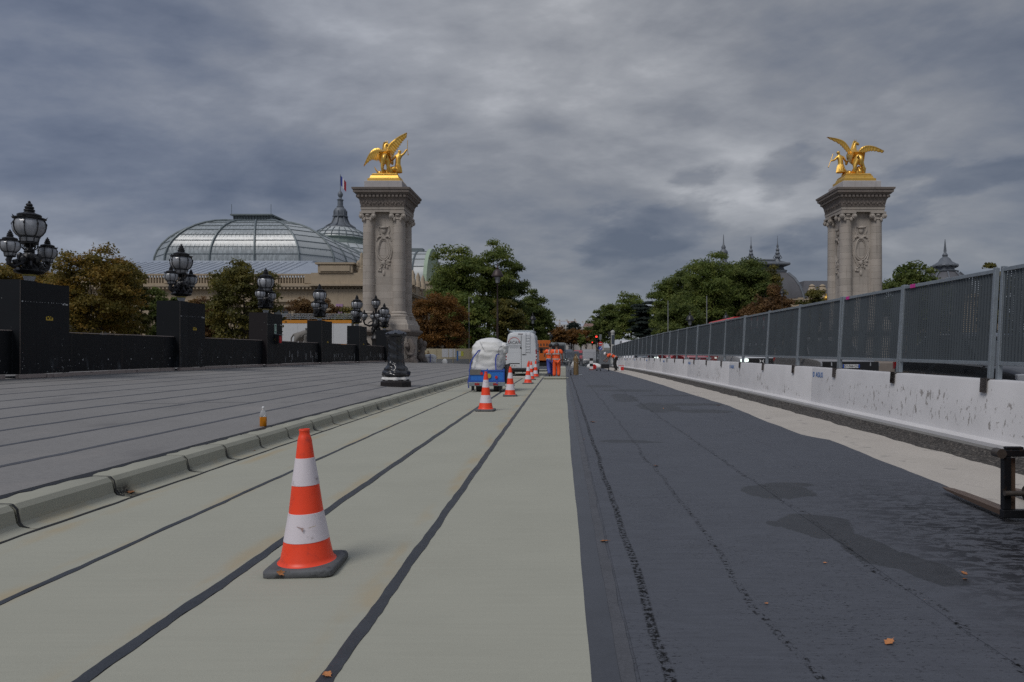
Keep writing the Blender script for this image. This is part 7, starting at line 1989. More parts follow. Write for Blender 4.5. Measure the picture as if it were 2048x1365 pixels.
tree('chestnut_tree', 'distant brown tree in the middle of the avenue', 1143, 660, 26, 330, 'round', m_leaf_brown, 1.5, 0.8, 1.4, group=GF)
tree('chestnut_tree', 'distant brown tree just left of the red traffic light', 1172, 658, 24, 345, 'round', m_leaf_brown, 1.5, 0.8, 1.4, group=GF)
tree('oak_tree', 'distant dark green domed tree above the brown ones', 1147, 645, 16, 420, 'round', m_leaf_cedar, 6, 0.9, 1.4, group=GF)
tree('small_tree', 'distant young light green tree before the brown ones', 1163, 668, 9, 240, 'loose', m_leaf_plane, 0.5, 0.42, 1.8, group=GF, limbs=False)
GR = 'trees on the right of the avenue'
tree('plane_tree', 'distant green tree at the left tip of the right bank', 1196, 622, 22, 290, 'plane', m_leaf_green, 0, 0.75, 1.4, group=GR)
tree('plane_tree', 'green tree second from the left tip of the right bank', 1222, 606, 28, 240, 'plane', m_leaf_green, -0.5, 0.7, 1.4, group=GR)
tree('plane_tree', 'lighter green tree behind the dark cedar', 1262, 586, 34, 215, 'plane', m_leaf_plane, -0.5, 0.65, 1.4, group=GR)
tree('cedar_tree', 'dark blue-green cedar with flat layers', 1292, 592, 40, 175, 'cedar', m_leaf_cedar, -0.5, 0.5, 3.2, group=GR, trunk_r=.4)
tree('plane_tree', 'green plane tree between the cedar and the tallest plane tree', 1335, 556, 44, 150, 'plane', m_leaf_plane, -0.6, 0.42, 1.4, group=GR, trunk_r=.4)
tree('plane_tree', 'tallest plane tree of the right bank with a forked trunk', 1418, 500, 62, 118, 'plane', m_leaf_plane, 1.8, 0.38, 1.45, group=GR, trunk_r=.55)
tree('plane_tree', 'full green plane tree left of the slate dome', 1496, 514, 52, 122, 'plane', m_leaf_green, 1.5, 0.38, 1.4, group=GR, trunk_r=.45)
tree('plane_tree', 'plane tree leaning against the slate dome, slightly yellowed', 1540, 532, 36, 126, 'plane', m_leaf_olive, 1.5, 0.38, 1.4, group=GR)
tree('plane_tree', 'green plane tree filling in left of the forked one', 1378, 520, 46, 134, 'plane', m_leaf_green, 0.5, 0.42, 1.4, group=GR, trunk_r=.4)
tree('plane_tree', 'green plane tree filling in between the forked one and the full one', 1462, 506, 46, 130, 'plane', m_leaf_plane, 1.0, 0.42, 1.4, group=GR, trunk_r=.4)
tree('plane_tree', 'low green plane tree above the red bus', 1360, 604, 54, 112, 'plane', m_leaf_green, -1.0, 0.45, 1.4, group=GR)
tree('plane_tree', 'low dark plane tree behind the middle of the fence', 1470, 600, 50, 128, 'plane', m_leaf_green, -1.0, 0.42, 1.4, group=GR)
tree('chestnut_tree', 'wide rust chestnut tree above the fence, below the slate dome', 1530, 590, 56, 96, 'round', m_leaf_red, 0.5, 0.4, 1.2, group=GR)
tree('chestnut_tree', 'upper rust tree between the plane trees and the slate dome', 1560, 568, 36, 112, 'loose', m_leaf_red, 1.0, 0.42, 1.6, group=GR)
tree('chestnut_tree', 'olive and orange tree left of the right pylon', 1632, 578, 40, 100, 'loose', m_leaf_olive, 0.5, 0.4, 1.6, group=GR)
tree('chestnut_tree', 'rounded dark chestnut tree right of the right pylon', 1822, 523, 66, 88, 'round', m_leaf_green, 1.0, 0.4, 1.4, group=GR)
tree('chestnut_tree', 'dark chestnut tree under the small ornamented dome', 1885, 556, 34, 92, 'round', m_leaf_green, 1.0, 0.4, 1.4, group=GR)
tree('chestnut_tree', 'olive chestnut tree above the paired fence posts', 1992, 522, 42, 86, 'loose', m_leaf_olive, 1.0, 0.38, 1.7, group=GR)
tree('chestnut_tree', 'chestnut tree cut by the right photo edge', 2062, 512, 22, 78, 'loose', m_leaf_olive, 1.0, 0.36, 1.7, group=GR)

# ------------------------------------------------------------------ white hoarding, railing and stone lion on the quay
y = 84
t = thing('white_hoarding', 'white hoarding with orange trim standing behind the black boxes', 'hoarding', (0, y, -1.0))
xa, xb = PX(560, y), PX(703, y)
n_ = 4
for q in range(n_):
    x0 = xa + (xb - xa) * q / n_; x1 = xa + (xb - xa) * (q + 1) / n_
    b = MB(); b.box(x0 + .01, x1 - .01, 0, .06, 3.0, 5.55); b.build('panel', m_hoard_white, t)
b = MB(); b.box(xa, xb, -.02, .08, 5.55, 5.95); b.box(xa, xb, -.02, .08, 2.6, 3.0); b.build('orange_band', m_hoard_orange, t)
b = MB(); b.box(xa, xb, 0, .06, 0, 2.6); b.build('lower_board', m_grey, t)
b = MB()
for q in range(9):
    xx = xa + (xb - xa) * q / 8; b.tube([(xx, .5, 0), (xx, .5, 6.75)], .03, 5)
for zz in (6.2, 6.45, 6.7): b.tube([(xa, .5, zz), (xb, .5, zz)], .025, 5)
for q in range(16):
    xx = xa + (xb - xa) * q / 16; b.tube([(xx + .1, .5, 6.2), (xx + .35, .5, 6.7)], .018, 4)
b.build('scaffold_railing', m_galv, t)
y = 76
t = thing('stone_lion', 'grey stone lion with a child handler, half hidden by a black lamp box', 'statue', (PX(582, y), y, 1.35))
LJ = [(.9, 0, 1.75, .52), (1.9, 0, 1.80, .50), (2.9, 0, 1.95, .60), (3.5, 0, 2.15, .55), (4.05, 0, 2.0, .42), (4.5, 0, 1.72, .24), (.75, -.3, 1.15, .32), (.55, -.3, .70, .15), (.65, -.3, .12, .16), (.95, -.3, .05, .13), (1.05, .3, 1.1, .32), (.95, .3, .6, .15), (1.15, .3, .1, .16),
      (2.9, -.35, 1.1, .26), (2.75, -.35, .6, .17), (2.9, -.35, .1, .16), (3.15, .35, 1.1, .26), (3.4, .35, .6, .17), (3.5, .35, .1, .16), (.35, 0, 1.75, .11), (.05, 0, 1.3, .09), (.02, 0, .8, .08), (.22, 0, .45, .10)]
LE = [(0, 1), (1, 2), (2, 3), (3, 4), (4, 5), (0, 6), (6, 7), (7, 8), (8, 9), (0, 10), (10, 11), (11, 12), (2, 13), (13, 14), (14, 15), (2, 16), (16, 17), (17, 18), (0, 19), (19, 20), (20, 21), (21, 22)]
skin('lion', LJ, LE, m_lion, t, root=1)
b = MB(); rr = random.Random(2)
for q in range(16): b.ell((3.5 + rr.uniform(-.35, .5), rr.uniform(-.5, .5), 2.1 + rr.uniform(-.5, .45)), .25, .25, .3, 7, 5)
b.build('mane', m_lion, t, smooth=True)
skin('child_handler', [(1.9, -.75, .9, .2), (1.9, -.72, 1.4, .2), (1.95, -.7, 1.8, .2), (1.95, -.7, 2.15, .08), (1.95, -.7, 2.4, .17), (2.3, -.6, 1.9, .08), (2.7, -.5, 1.7, .07), (1.6, -.7, 1.6, .08), (1.4, -.75, 1.3, .07), (1.75, -.75, .5, .14), (1.7, -.75, .05, .1), (2.05, -.75, .5, .14), (2.15, -.75, .05, .1)],
     [(0, 1), (1, 2), (2, 3), (3, 4), (2, 5), (5, 6), (2, 7), (7, 8), (0, 9), (9, 10), (0, 11), (11, 12)], m_lion, t, root=1)
b = MB(); b.box(-.1, 4.3, -1.1, 1.0, -2.6, -.15); b.box(-.3, 4.5, -1.3, 1.2, -.15, .02); b.build('pedestal', m_stone, t, bevel=.03)

# ------------------------------------------------------------------ far left: works fence, gas bottles, bags
y = 78
t = thing('works_fence', 'low beige and grey panel fence behind the rust chestnut tree', 'fence', (0, y, gz(y) + .25))
x = -18.2; q = 0
while x < -1.9:
    w_ = 1.9
    b = MB(); b.box(x + .05, x + w_ - .05, 0, .05, .78, 1.95); b.build('upper_panel', m_beige, t)
    b = MB(); b.box(x + .05, x + w_ - .05, .0, .04, .12, .775); b.build('lower_panel', m_grey, t)
    b = MB(); b.box(x - .035, x + .035, -.03, .07, .0, 2.0); b.build('post', m_beige, t)
    b = MB(); b.box(x + .5, x + 1.3, -.3, .3, 0, .1); b.build('foot_block', m_black, t)
    x += w_; q += 1
for (pa, pb_, za, zb, mm, nm) in ((884, 896.5, .98, 1.92, m_hoard_white, 'notice_sheet'), (898, 911, .98, 1.92, m_hoard_white, 'notice_sheet'), (913.5, 916.5, .6, 1.7, m_logo_blue, 'notice_strip'), (917, 921.5, 1.1, 1.65, m_hoard_white, 'notice_sheet'), (921.7, 927, 1.1, 1.65, M('notice_yellow', (0.55, 0.55, 0.08), 0.6), 'yellow_notice')):
    b = MB(); b.box(PX(pa, y), PX(pb_, y), -.012, -.002, za, zb); b.build(nm, mm, t)
b = MB(); b.box(-17.9, -17.0, -2.6, -2.0, -.1, 2.0); o = b.build('concrete_block', m_conc, loc=(0, y, gz(y) + .3)); tag(o, 'pale concrete block end beside the gas bottles', 'block')
def cyl(px, y, h, r, label, band=None):
    x = PX(px, y); t = thing('gas_bottle', label, 'gas cylinder', (x, y, gz(y) + pave(x) - .1), group='gas bottles by the pylon')
    b = MB(); b.lathe([(r * .9, 0), (r, .03), (r, h * .84), (r * .82, h * .92), (r * .4, h * .96), (r * .3, h)], 14); b.build('shell', m_khaki, t, smooth=True)
    b = MB(); b.lathe([(r * .45, h * .95), (r * .45, h * 1.06), (r * .3, h * 1.07)], 10); b.build('cap', m_khaki, t)
    if band: b = MB(); b.lathe([(r * 1.01, .1), (r * 1.01, h * .45)], 14, cap=False); b.build('red_band', m_red, t)
cyl(827.5, 73.0, 1.30, .20, 'tall ochre gas bottle, left one of the pair by the concrete block'); cyl(836, 73.4, 1.32, .21, 'tall ochre gas bottle, right one of the pair by the concrete block')
cyl(848, 75.5, 1.25, .17, 'gas bottle with red lower half beside the small white bag', True); cyl(856.5, 76, 1.25, .17, 'gas bottle peeping over the small white bag')
y = 71.5; x = PX(860, y)
t = thing('bulk_bag', 'small slumped white bulk bag with a blue strap near the gas bottles', 'bag', (x, y, gz(y) + pave(x) - .08))
lumpy(1.25, 1.1, .95, 21, [(1.0, 0), (1.02, .2), (1.0, .5), (1.0, .7), (.9, .88), (.6, .97), (.02, 1.0)], .13, 40, 20).build('bag_body', m_bag, t, smooth=True)
b = MB(); b.box(.12, .19, -.66, -.58, .05, .95); b.build('strap', m_strap, t)
y = 70; x = PX(889.5, y)
o = lumpy(.52, .5, .55, 31, [(1.0, 0), (1.05, .3), (1.0, .6), (.75, .85), (.02, 1.0)], .06, 30, 14).build('white_sack', m_bag, smooth=True, loc=(x, y, gz(y) + pave(x) - .08)); tag(o, 'small white sack alone on the pavement between bag and trailer', 'sack')
b = MB(); b.obox((0, 0, .06), (2.2, .5, .08), (0, 0, .1)); o = b.build('tar_board', m_black, loc=(PX(832, 66), 66, gz(66) + pave(-14) + .01)); tag(o, 'flat black board lying at the far edge of the pavement', 'board')

# ------------------------------------------------------------------ street lamps and signals
def street_lamp(label, px, D, top, zg, scale=1.0, mat=None):
    mat = mat or m_brown_iron; x = PX(px, D); zt = PZ(top, D) - zg
    t = thing('street_lamp', label, 'street lamp', (x, D, zg))
    H = zt - 2.05 * scale; s = scale
    b = MB(); b.lathe([(.34 * s, 0), (.36 * s, .3), (.26 * s, .5), (.24 * s, 1.3), (.28 * s, 1.4), (.17 * s, 1.6), (.12 * s, 2.2), (.10 * s, H * .55), (.13 * s, H * .56), (.085 * s, H * .58), (.065 * s, H - .1), (.11 * s, H - .05), (.07 * s, H)], 12); b.build('pole', mat, t, smooth=True)
    b = MB(); b.lathe([(.18 * s, H), (.2 * s, H + .05), (.30 * s, H + .62 * s), (.31 * s, H + .66 * s)], 10, cap=True); b.build('glass', m_globe, t, smooth=True)
    b = MB(); b.lathe([(.36 * s, H + .60 * s), (.60 * s, H + .66 * s), (.60 * s, H + .78 * s), (.46 * s, H + .98 * s), (.40 * s, H + 1.18 * s), (.28 * s, H + 1.30 * s), (.10 * s, H + 1.40 * s), (.14 * s, H + 1.52 * s), (.06 * s, H + 1.66 * s), (.02 * s, H + 2.05 * s)], 14)
    for k_ in range(4): th = k_ * 1.5708 + .7; b.tube([(.19 * s * math.cos(th), .19 * s * math.sin(th), H), (.33 * s * math.cos(th), .33 * s * math.sin(th), H + .68 * s)], .015, 4)
    b.build('hood', mat, t, smooth=True)
street_lamp('tall brown iron street lamp before the plane trees, above the white van', 995, 69, 526, gz(69) + .1, 1.0)
street_lamp('dark street lamp just right of the white van roof', 1065.5, 112, 624, -1.2, .95, m_bronze)
street_lamp('dark street lamp with pale glass left of the red bus', 1380, 84, 621, -1.0, .9, m_bronze)
street_lamp('faint dark street lamp right of the red bus among trees', 1452, 96, 622, -1.0, .8, m_bronze)
street_lamp('thin street lamp above the rust tree on the right', 1564, 92, 576, -1.0, .55, m_bronze)
street_lamp('slim distant street lamp behind the two workers', 1101, 160, 663, -1.3, 1.0, m_bronze)
for px, D, top, lab in ((1413.5, 88, 592, 'thin grey mast in front of the forked plane tree'), (1336, 92, 602, 'thin grey mast in front of the low plane trees'), (938, 90, 594, 'thin grey lamp mast at the right side of the rust chestnut')):
    x = PX(px, D); t = thing('mast', lab, 'pole', (x, D, -1.1))
    b = MB(); b.lathe([(.09, 0), (.05, PZ(top, D) + 1.1)], 8); b.build('pole', m_grey, t)
    if px < 1000: b = MB(); b.tube([(0, 0, PZ(top, D) + 1.0), (.35, 0, PZ(top, D) + .95), (.5, 0, PZ(top, D) + .6)], .03, 5); b.ell((.5, 0, PZ(top, D) + .4), .16, .16, .2, 8, 6); b.build('lamp_head', m_globe, t)
def signal(label, px, py, D, s=1.0):
    x = PX(px, D); z = PZ(py, D); zg = -1.05
    t = thing('traffic_light', label, 'traffic light', (x, D, zg)); h = z - zg
    b = MB(); b.lathe([(.09, 0), (.06, .5), (.055, h - .8)], 8); b.build('pole', m_blacksteel, t)
    b = MB(); b.box(-.17 * s, .17 * s, -.05, .2, h - .85 * s, h + .25 * s)
    for q in range(3): b.box(-.15 * s, .15 * s, -.2, -.05, h + .12 * s - .3 * q * s, h + .15 * s - .3 * q * s)
    b.build('housing', m_black, t)
    b = MB(); b.ell((0, -.06, h), .14 * s, .05, .14 * s, 12, 6); b.build('red_lamp', m_red_on, t)
    for q in (1, 2): b = MB(); b.ell((0, -.06, h - .3 * q * s), .12 * s, .03, .12 * s, 10, 5); b.build('dark_lamp', m_dark, t)
signal('traffic light glowing red at the end of the bridge', 1192.8, 673.8, 93, 1.0)
signal('distant smaller red traffic light left of the near one', 1184.6, 685, 150, .9)
D = 92; x = PX(1201, D)
t = thing('no_entry_sign', 'round red no entry sign with white bar over a blue disc', 'sign', (x, D, -1.0))
z = PZ(687.8, D) + 1.0
b = MB(); b.tube([(0, 0, 0), (0, 0, z + 1.2)], .035, 6); b.build('pole', m_galv, t)
b = MB(); b.tube([(0, -.06, z), (0, -.03, z)], .29, 20); b.build('red_disc', m_red, t)
b = MB(); b.box(-.19, .19, -.075, -.061, z - .05, z + .05); b.build('white_bar', m_white, t)
b = MB(); b.tube([(0, -.06, z - .62), (0, -.03, z - .62)], .26, 18); b.build('blue_disc', m_plate_blue, t)
b = MB(); b.obox((.05, -.075, z - .62), (.08, .012, .34), (0, R(40), 0)); b.build('white_arrow', m_white, t)
b = MB(); b.box(-.15, .15, .05, .08, z + .55, z + 1.25); b.build('sign_back', m_grey, t)
D = 112; x = PX(1225.5, D)
t = thing('advert_column', 'pale advertising column with a dark poster by the trees', 'column', (x, D, -1.1))
b = MB(); b.lathe([(.36, 0), (.36, .5), (.32, .6), (.32, 5.0), (.38, 5.05), (.38, 5.3), (.1, 5.5)], 14); b.build('shaft', M('column_pale', (.42, .42, .40), .6), t, smooth=True)
b = MB()
for k_ in range(5):
    a0 = R(-130 + 16 * k_); a1 = R(-130 + 16 * k_ + 16); b.add([(.33 * math.cos(a0), .33 * math.sin(a0), 3.2), (.33 * math.cos(a1), .33 * math.sin(a1), 3.2), (.33 * math.cos(a1), .33 * math.sin(a1), 4.7), (.33 * math.cos(a0), .33 * math.sin(a0), 4.7)], [(0, 1, 2, 3)])
b.build('poster', m_car_blue, t)
b = MB(); b.box(-.75, -.36, -.1, .1, 4.5, 5.3); b.build('dark_flag_sign', m_dark, t)

# site barriers closing the road end, bags in front of them
for q in range(3):
    xx = -.6 + q * 2.35; y = 87.5 + .2 * q
    t = thing('mesh_barrier', ['grey wire mesh barrier behind the gas cylinder', 'grey wire mesh barrier behind the striped marker post', 'grey wire mesh barrier nearest the bending worker'][q], 'barrier', (xx, y, gz(y)), group='wire mesh barriers closing the road')
    b = MB(); b.tube([(0, 0, .05), (0, 0, 1.95), (2.25, 0, 1.95), (2.25, 0, .05), (0, 0, .12)], .022, 5); b.build('frame', m_galv, t)
    b = MB()
    for k_ in range(22): b.tube([(.1 + k_ * .1, 0, .12), (.1 + k_ * .1, 0, 1.93)], .008, 3, cap=False)
    for k_ in range(10): b.tube([(0, 0, .2 + k_ * .18), (2.25, 0, .2 + k_ * .18)], .008, 3, cap=False)
    b.build('wire_mesh', m_galv, t, kind='stuff')
    b = MB(); b.box(-.2, .2, -.3, .3, 0, .12); b.box(2.1, 2.4, -.3, .3, 0, .12); b.build('foot_block', m_slab, t)
y = 82
for px, w_, h_, lab, sd in ((1188, 1.7, .55, 'slumped white bag heaped behind the striped marker post', 41), (1150, .9, .8, 'white bag behind the gas cylinder trolley', 42)):
    o = lumpy(w_, 1.1, h_, sd, [(1.0, 0), (1.05, .25), (.95, .55), (.7, .8), (.35, .95), (.02, 1.0)], .16, 34, 16).build('white_bag', m_bag, smooth=True, loc=(PX(px, y), y, gz(y))); tag(o, lab, 'bag')

# ------------------------------------------------------------------ vehicles
def car(label, x, y, paint, L=4.5, W=1.84, H=1.62, face=1, van=False, name='car', zoff=0.26, lights=False, grille=None, plate=None, group=None, zg=None, hood=0.98):
    """a car whose nose points to -y when face=1; y is the near bumper"""
    t = thing(name, label, 'car' if name == 'car' else name.replace('_', ' '), (x, y, (gz(y + 2) + zoff) if zg is None else zg), (gs(y + 2), 0, 0), group)
    h = W / 2
    def ring(yy, hw, zb, zt):
        pts = [(.90 * hw, zb), (.99 * hw, zb + .12), (hw, zb + .35 * (zt - zb)), (.985 * hw, zb + .75 * (zt - zb)), (.93 * hw, zt - .05), (.82 * hw, zt)]
        P = [(a, yy, c) for a, c in pts]; return P + [(-a, b_, c) for a, b_, c in reversed(P)]
    if van:
        S = [(0, h * .88, .35, .92), (.06, h * .97, .28, 1.02), (.75, h, .25, 1.18), (1.2, h, .25, H * .62), (1.75, h, .25, H * .93), (2.1, h, .25, H), (L - .12, h, .25, H), (L, h * .96, .32, H * .97)]
    else:
        S = [(0, h * .86, .36, .74), (.05, h * .95, .28, hood * .88), (.35, h, .24, hood * .95), (1.25, h, .22, hood), (L - .9, h, .22, hood + .06), (L - .06, h * .95, .28, hood + .02), (L, h * .88, .36, hood * .9)]
    b = MB(); b.loft([ring(*s) for s in S]); b.build('body', paint, t, smooth=True)
    if not van:
        G = [(1.1, h * .90, hood - .03), (1.85, h * .80, H - .09), (L - 1.25, h * .79, H - .10), (L - .35, h * .86, hood + .02)]
        b = MB(); b.loft([[(-w, yy, hood - .06), (w, yy, hood - .06), (w * .94, yy, z), (-w * .94, yy, z)] for yy, w, z in G]); b.build('windows', m_carglass, t, bevel=.03)
        b = MB(); b.loft([[(-w, yy, z - .05), (w, yy, z - .05), (w * .88, yy, z), (-w * .88, yy, z)] for yy, w, z in ((1.78, h * .72, H - .08), (2.1, h * .78, H), (L - 1.4, h * .77, H - .01), (L - 1.05, h * .70, H - .09))]); b.build('roof', paint, t, smooth=True)
        b = MB()
        for s_ in (-1, 1):
            b.tube([(s_ * h * .88, 1.08, hood), (s_ * h * .77, 1.85, H - .06)], .035, 5); b.tube([(s_ * h * .78, 2.75, hood), (s_ * h * .76, 2.7, H - .05)], .035, 5); b.tube([(s_ * h * .86, L - .42, hood), (s_ * h * .76, L - 1.2, H - .07)], .05, 5)
        b.build('pillar', paint, t)
    else:
        b = MB(); b.loft([[(-h * .86, .98, 1.22), (h * .86, .98, 1.22), (h * .80, 1.72, H * .90), (-h * .80, 1.72, H * .90)], [(-h * .86, 1.05, 1.20), (h * .86, 1.05, 1.20), (h * .80, 1.8, H * .89), (-h * .80, 1.8, H * .89)]]); b.build('windscreen', m_carglass, t)
        b = MB()
        for s_ in (-1, 1): b.prism([(1.35, 1.22), (2.6, 1.22), (2.6, H * .84), (1.85, H * .84)], 'x', *(sorted((s_ * (h - .02), s_ * (h + .004))))) 
        b.build('side_window', m_carglass, t)
    b = MB(); b.box(-h * .80, h * .80, -.045, .05, .30, .52); b.box(-h * .55, h * .55, -.03, .02, .56, hood * .74); b.build('bumper_grille', grille or m_black, t, bevel=.015)
    for s_ in (-1, 1):
        b = MB(); b.obox((s_ * h * .76, .03, hood * .80), (.34, .12, .13), (0, s_ * R(4), s_ * R(14))); b.build('headlight', m_lamp_on if lights else m_globe, t, bevel=.02)
        b = MB(); b.obox((s_ * h * .80, L - .02, hood * .9), (.26, .08, .16)); b.build('tail_lamp', m_taillight, t)
        b = MB(); b.obox((s_ * (h + .09), 1.35, hood + .06), (.16, .10, .13)); b.build('wing_mirror', paint, t, bevel=.02)
        for yy in (.85, L - .85):
            b = MB(); b.tube([(s_ * (h + .004), yy, .36), (s_ * (h - .3), yy, .36)], .42, 18); b.build('wheel_arch', m_dark, t)
            wheel(t, (s_ * (h - .11), yy, .335), .335, .21)
    if plate:
        pz = plate[1]; b = MB(); b.box(-.26, .26, -.075, -.062, pz - .055, pz + .055); p_ = b.build('number_plate', m_plate, t)
        b = MB(); b.box(-.26, -.215, -.078, -.0755, pz - .053, pz + .053); b.box(.215, .26, -.078, -.0755, pz - .053, pz + .053); b.build('blue_end', m_plate_blue, p_)
        text('characters', plate[0], .105, m_ink, p_, (0, -.078, pz), ext=.001, sx=.86)
    return t
LX = 8.62
car('dark anthracite car nearest the camera behind the barrier, wheel arch showing under the fence', LX, 11.6, m_car_dark, 4.4, hood=1.06, H=1.66)
c1 = car('silver car with black bumper and number plate seen under the second fence panel', LX + .15, 20.8, m_car_silver, 4.7, 1.9, 1.75, plate=('GY-566-CN', .83), hood=1.10)
b = MB(); b.box(-.85, .85, -.06, .06, .60, .97); b.build('upper_bumper', m_black, c1, bevel=.02)
c2 = car('white car with wide black grille and lit headlights under the fence', LX, 29.6, m_car_white, 4.6, 1.88, 1.68, lights=True, hood=1.12)
b = MB(); b.box(-.62, .62, -.06, .04, .62, 1.0); g2 = b.build('grille', m_dark, c2, bevel=.04)
b = MB()
for q in range(9):
    for r_ in range(3): b.box(-.55 + q * .13, -.53 + q * .13, -.066, -.060, .70 + r_ * .1, .715 + r_ * .1)
b.build('grille_studs', m_chrome, g2, kind='stuff')
b = MB()
for s_ in (-1, 1): b.prism([(s_ * .012, .865), (s_ * .09, .95), (s_ * .075, .86), (s_ * .09, .78)] if s_ > 0 else [(s_ * .012, .865), (s_ * .09, .78), (s_ * .075, .86), (s_ * .09, .95)], 'y', -.074, -.067)
b.build('winged_emblem', m_white, g2)
c3 = car('red car with ringed grille badge under the fence, before the dark one', LX, 43.5, m_car_red, 4.6, 1.85, 1.60, hood=1.10)
b = MB()
for q in range(4): b.tube([(-.12 + q * .08 + .05 * math.cos(a * .524), -.075, .86 + .05 * math.sin(a * .524)) for a in range(13)], .010, 4)
b.build('ring_badge', m_chrome, c3)
b = MB(); b.box(-.7, .7, -.05, .03, .93, .96); b.box(-.7, .7, -.05, .03, .78, .80); b.build('chrome_strip', m_chrome, c3)
car('dark car with a bright green-white headlight under the fence', LX, 57.5, m_car_dark, 4.5, lights=True, hood=1.12)
car('dark slate car farther on behind the fence', LX, 70, m_car_blue, 4.5, hood=1.12)
car('red car last in the queue behind the fence', LX, 51, m_car_red, 4.3, hood=1.12)
t = car('white high van whose roof shows over the far end of the fence', 9.35, 94.5, m_car_white, 5.8, 2.0, 3.5, van=True, name='van', zoff=.25)
# coaches in the far lane
def coach(label, x, y, L, H, body, top):
    t = thing('coach', label, 'bus', (x, y, gz(y) + .26), (gs(y), 0, 0))
    b = MB(); b.box(-1.25, 1.25, 0, L, .35, H - .7); b.build('body', body, t, bevel=.08)
    b = MB(); b.loft([[(-1.24, yy, H - .7), (1.24, yy, H - .7), (1.24, yy, H - .2), (1.0, yy, H), (-1.0, yy, H), (-1.24, yy, H - .2)] for yy in (.02, L - .02)]); b.build('roof', top, t, smooth=True)
    b = MB(); b.box(-1.15, 1.15, -.03, .02, 1.2, H - .8); b.build('windscreen', m_carglass, t)
    for q in range(int((L - 1) // 2)):
        b = MB(); b.box(-1.28, -1.24, .8 + q * 2, 2.6 + q * 2, 1.5, H - .9); b.build('side_window', m_carglass, t)
    for s_ in (-1, 1):
        for yy in (2.0, L - 2.4): wheel(t, (s_ * 1.08, yy, .48), .48, .3)
    return t
t = coach('red topped coach showing above the fence among the trees', 12.4, 45.2, 7.6, 3.62, m_car_red, m_red)
b = MB(); b.box(-1.26, 1.26, -.01, 2.2, 2.95, 3.36); b.build('white_cab_top', m_car_white, t, bevel=.05)
t = coach('dark coach just behind the red one above the fence', 12.3, 60.5, 9, 3.55, m_car_dark, m_car_dark)
# beyond the barrier: waiting traffic
car('grey windscreened van facing the barrier behind the marker post', 3.9, 97, m_car_silver, 5.2, 2.0, 2.45, van=True, name='van', zg=-1.1)
car('dark van beside the grey one at the road end', 1.6, 101, m_car_dark, 5.0, 1.95, 2.2, van=True, name='van', zg=-1.15, lights=False)
car('white van with lit lamps at the road end left of the dark one', -.45, 112, m_car_white, 5.4, 2.0, 2.6, van=True, name='van', zg=-1.2, lights=True)
car('red van farther up the avenue', 3.0, 122, m_car_red, 5.0, 1.95, 2.3, van=True, name='van', zg=-1.25)
car('slate van farther up the avenue behind the trolley', 1.0, 134, m_car_blue, 5.0, 1.95, 2.4, van=True, name='van', zg=-1.25)
car('small dark car far up the avenue', 5.8, 126, m_car_dark, 4.4, zg=-1.25)
# orange site truck and a grey lorry beyond the workers
y = 56; x = PX(1079, y)
t = thing('site_truck', 'orange site truck half hidden behind the white van', 'truck', (x, y, gz(y)))
b = MB(); b.box(-.85, .85, .0, 3.0, .95, 2.5); b.box(-.9, .9, -.04, 0, .9, 2.56); b.build('tipping_body', M('truck_orange', (.52, .12, .015), .5, var=.12, vs=3), t, bevel=.02)
b = MB(); b.box(-.7, .75, -.055, -.041, 1.75, 2.0)
for q in range(6): b.box(-.7 + q * .25, -.58 + q * .25, -.056, -.042, 2.1, 2.3)
b.build('rear_lettering', M('faded_dark', (.10, .04, .02), .6), t)
b = MB(); b.box(-.8, .8, 3.05, 4.6, .6, 2.3); b.build('cab', M('truck_orange2', (.5, .12, .02), .4), t, bevel=.08)
b = MB(); b.box(-.75, .75, -.1, 4.5, .55, .75); b.box(-.85, .85, -.14, -.05, .45, .6); b.build('chassis', m_blacksteel, t)
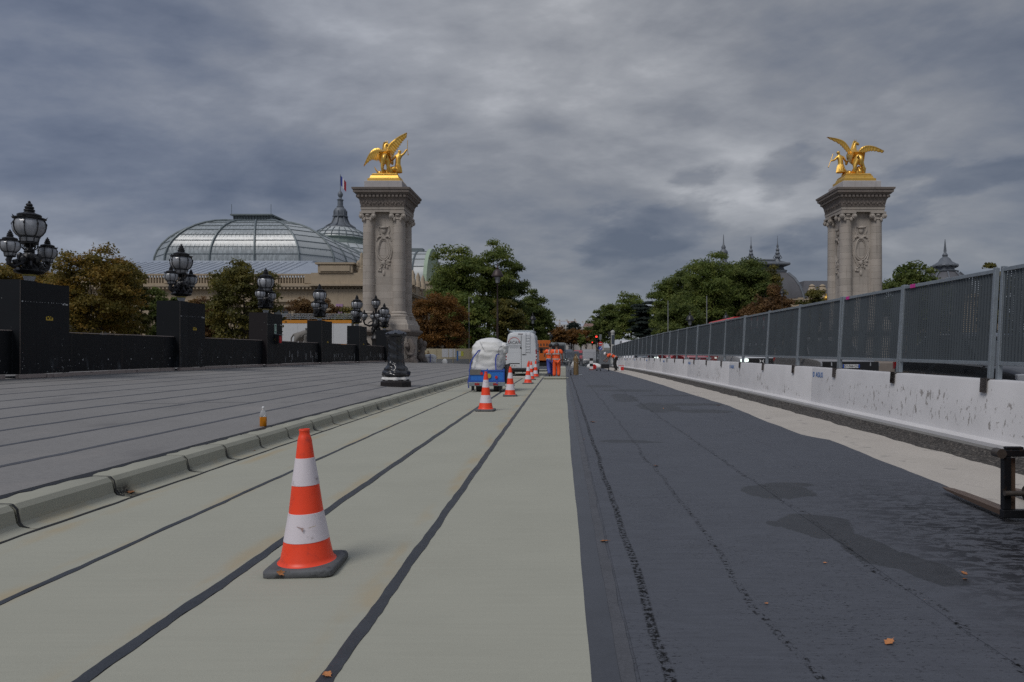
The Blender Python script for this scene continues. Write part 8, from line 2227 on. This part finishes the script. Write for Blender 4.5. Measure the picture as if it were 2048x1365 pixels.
for s_ in (-1, 1):
    b = MB(); b.box(s_ * .72 - .1, s_ * .72 + .1, -.16, -.1, .64, .8); b.build('tail_lamp', m_taillight, t)
    for yy in (.8, 3.7): wheel(t, (s_ * .72, yy, .38), .38, .25)
b = MB(); b.tube([(.85, 3.0, 1.6), (1.1, 2.9, 1.8)], .02, 5); b.obox((1.12, 2.9, 1.75), (.14, .06, .32)); b.build('wing_mirror', m_black, t)
y = 104; x = PX(1116, y)
t = thing('lorry', 'grey lorry cab beyond the orange truck', 'truck', (x, y, -1.1))
b = MB(); b.box(-1.1, 1.1, 0, 2, .5, 3.4); b.build('cab', M('lorry_grey', (.2, .22, .23), .4), t, bevel=.15)
b = MB(); b.box(-.95, .95, -.03, .02, 1.8, 3.0); b.build('windscreen', m_carglass, t)
b = MB(); b.box(-1.2, 1.2, 2.1, 7, .9, 3.3); b.build('load_box', m_hoard_white, t)
b = MB(); b.box(-1.0, 1.0, -.05, .02, .5, .9); b.build('bumper', m_black, t)
for s_ in (-1, 1):
    for yy in (.8, 5.5): wheel(t, (s_ * .95, yy, .5), .5, .3)
y = 60; x = PX(1122, y)
t = thing('timber_trestle', 'low grey trestle and sacks beside the workers', 'trestle', (x - .4, 53, gz(53)))
b = MB(); b.tube([(0, 0, 0), (.15, .2, .85)], .03, 5); b.tube([(.3, 0, 0), (.15, .2, .85)], .03, 5); b.tube([(.9, 0, 0), (1.05, .2, .85)], .03, 5); b.tube([(1.2, 0, 0), (1.05, .2, .85)], .03, 5); b.box(.0, 1.2, .14, .26, .82, .9); b.build('frame', m_grey, t)

# a gilded ball finial beside the right pylon foot
y = 70; x = PX(1652.5, y)
t = thing('ball_finial', 'gilded ball finial beside the shaft of the right pylon above the fence', 'finial', (x, y, -1.2))
zc = PZ(597, y) + 1.2
b = MB(); b.lathe([(.3, 0), (.25, 1), (.16, 1.2), (.14, zc - .6), (.22, zc - .5), (.1, zc - .35)], 10); b.build('pole', m_bronze, t)
b = MB(); b.ell((0, 0, zc), .24, .24, .26, 12, 8); b.lathe([(.06, zc + .2), (.02, zc + .5)], 8); b.build('ball', m_gold, t, smooth=True)

bake_skins()
bake_fonts()
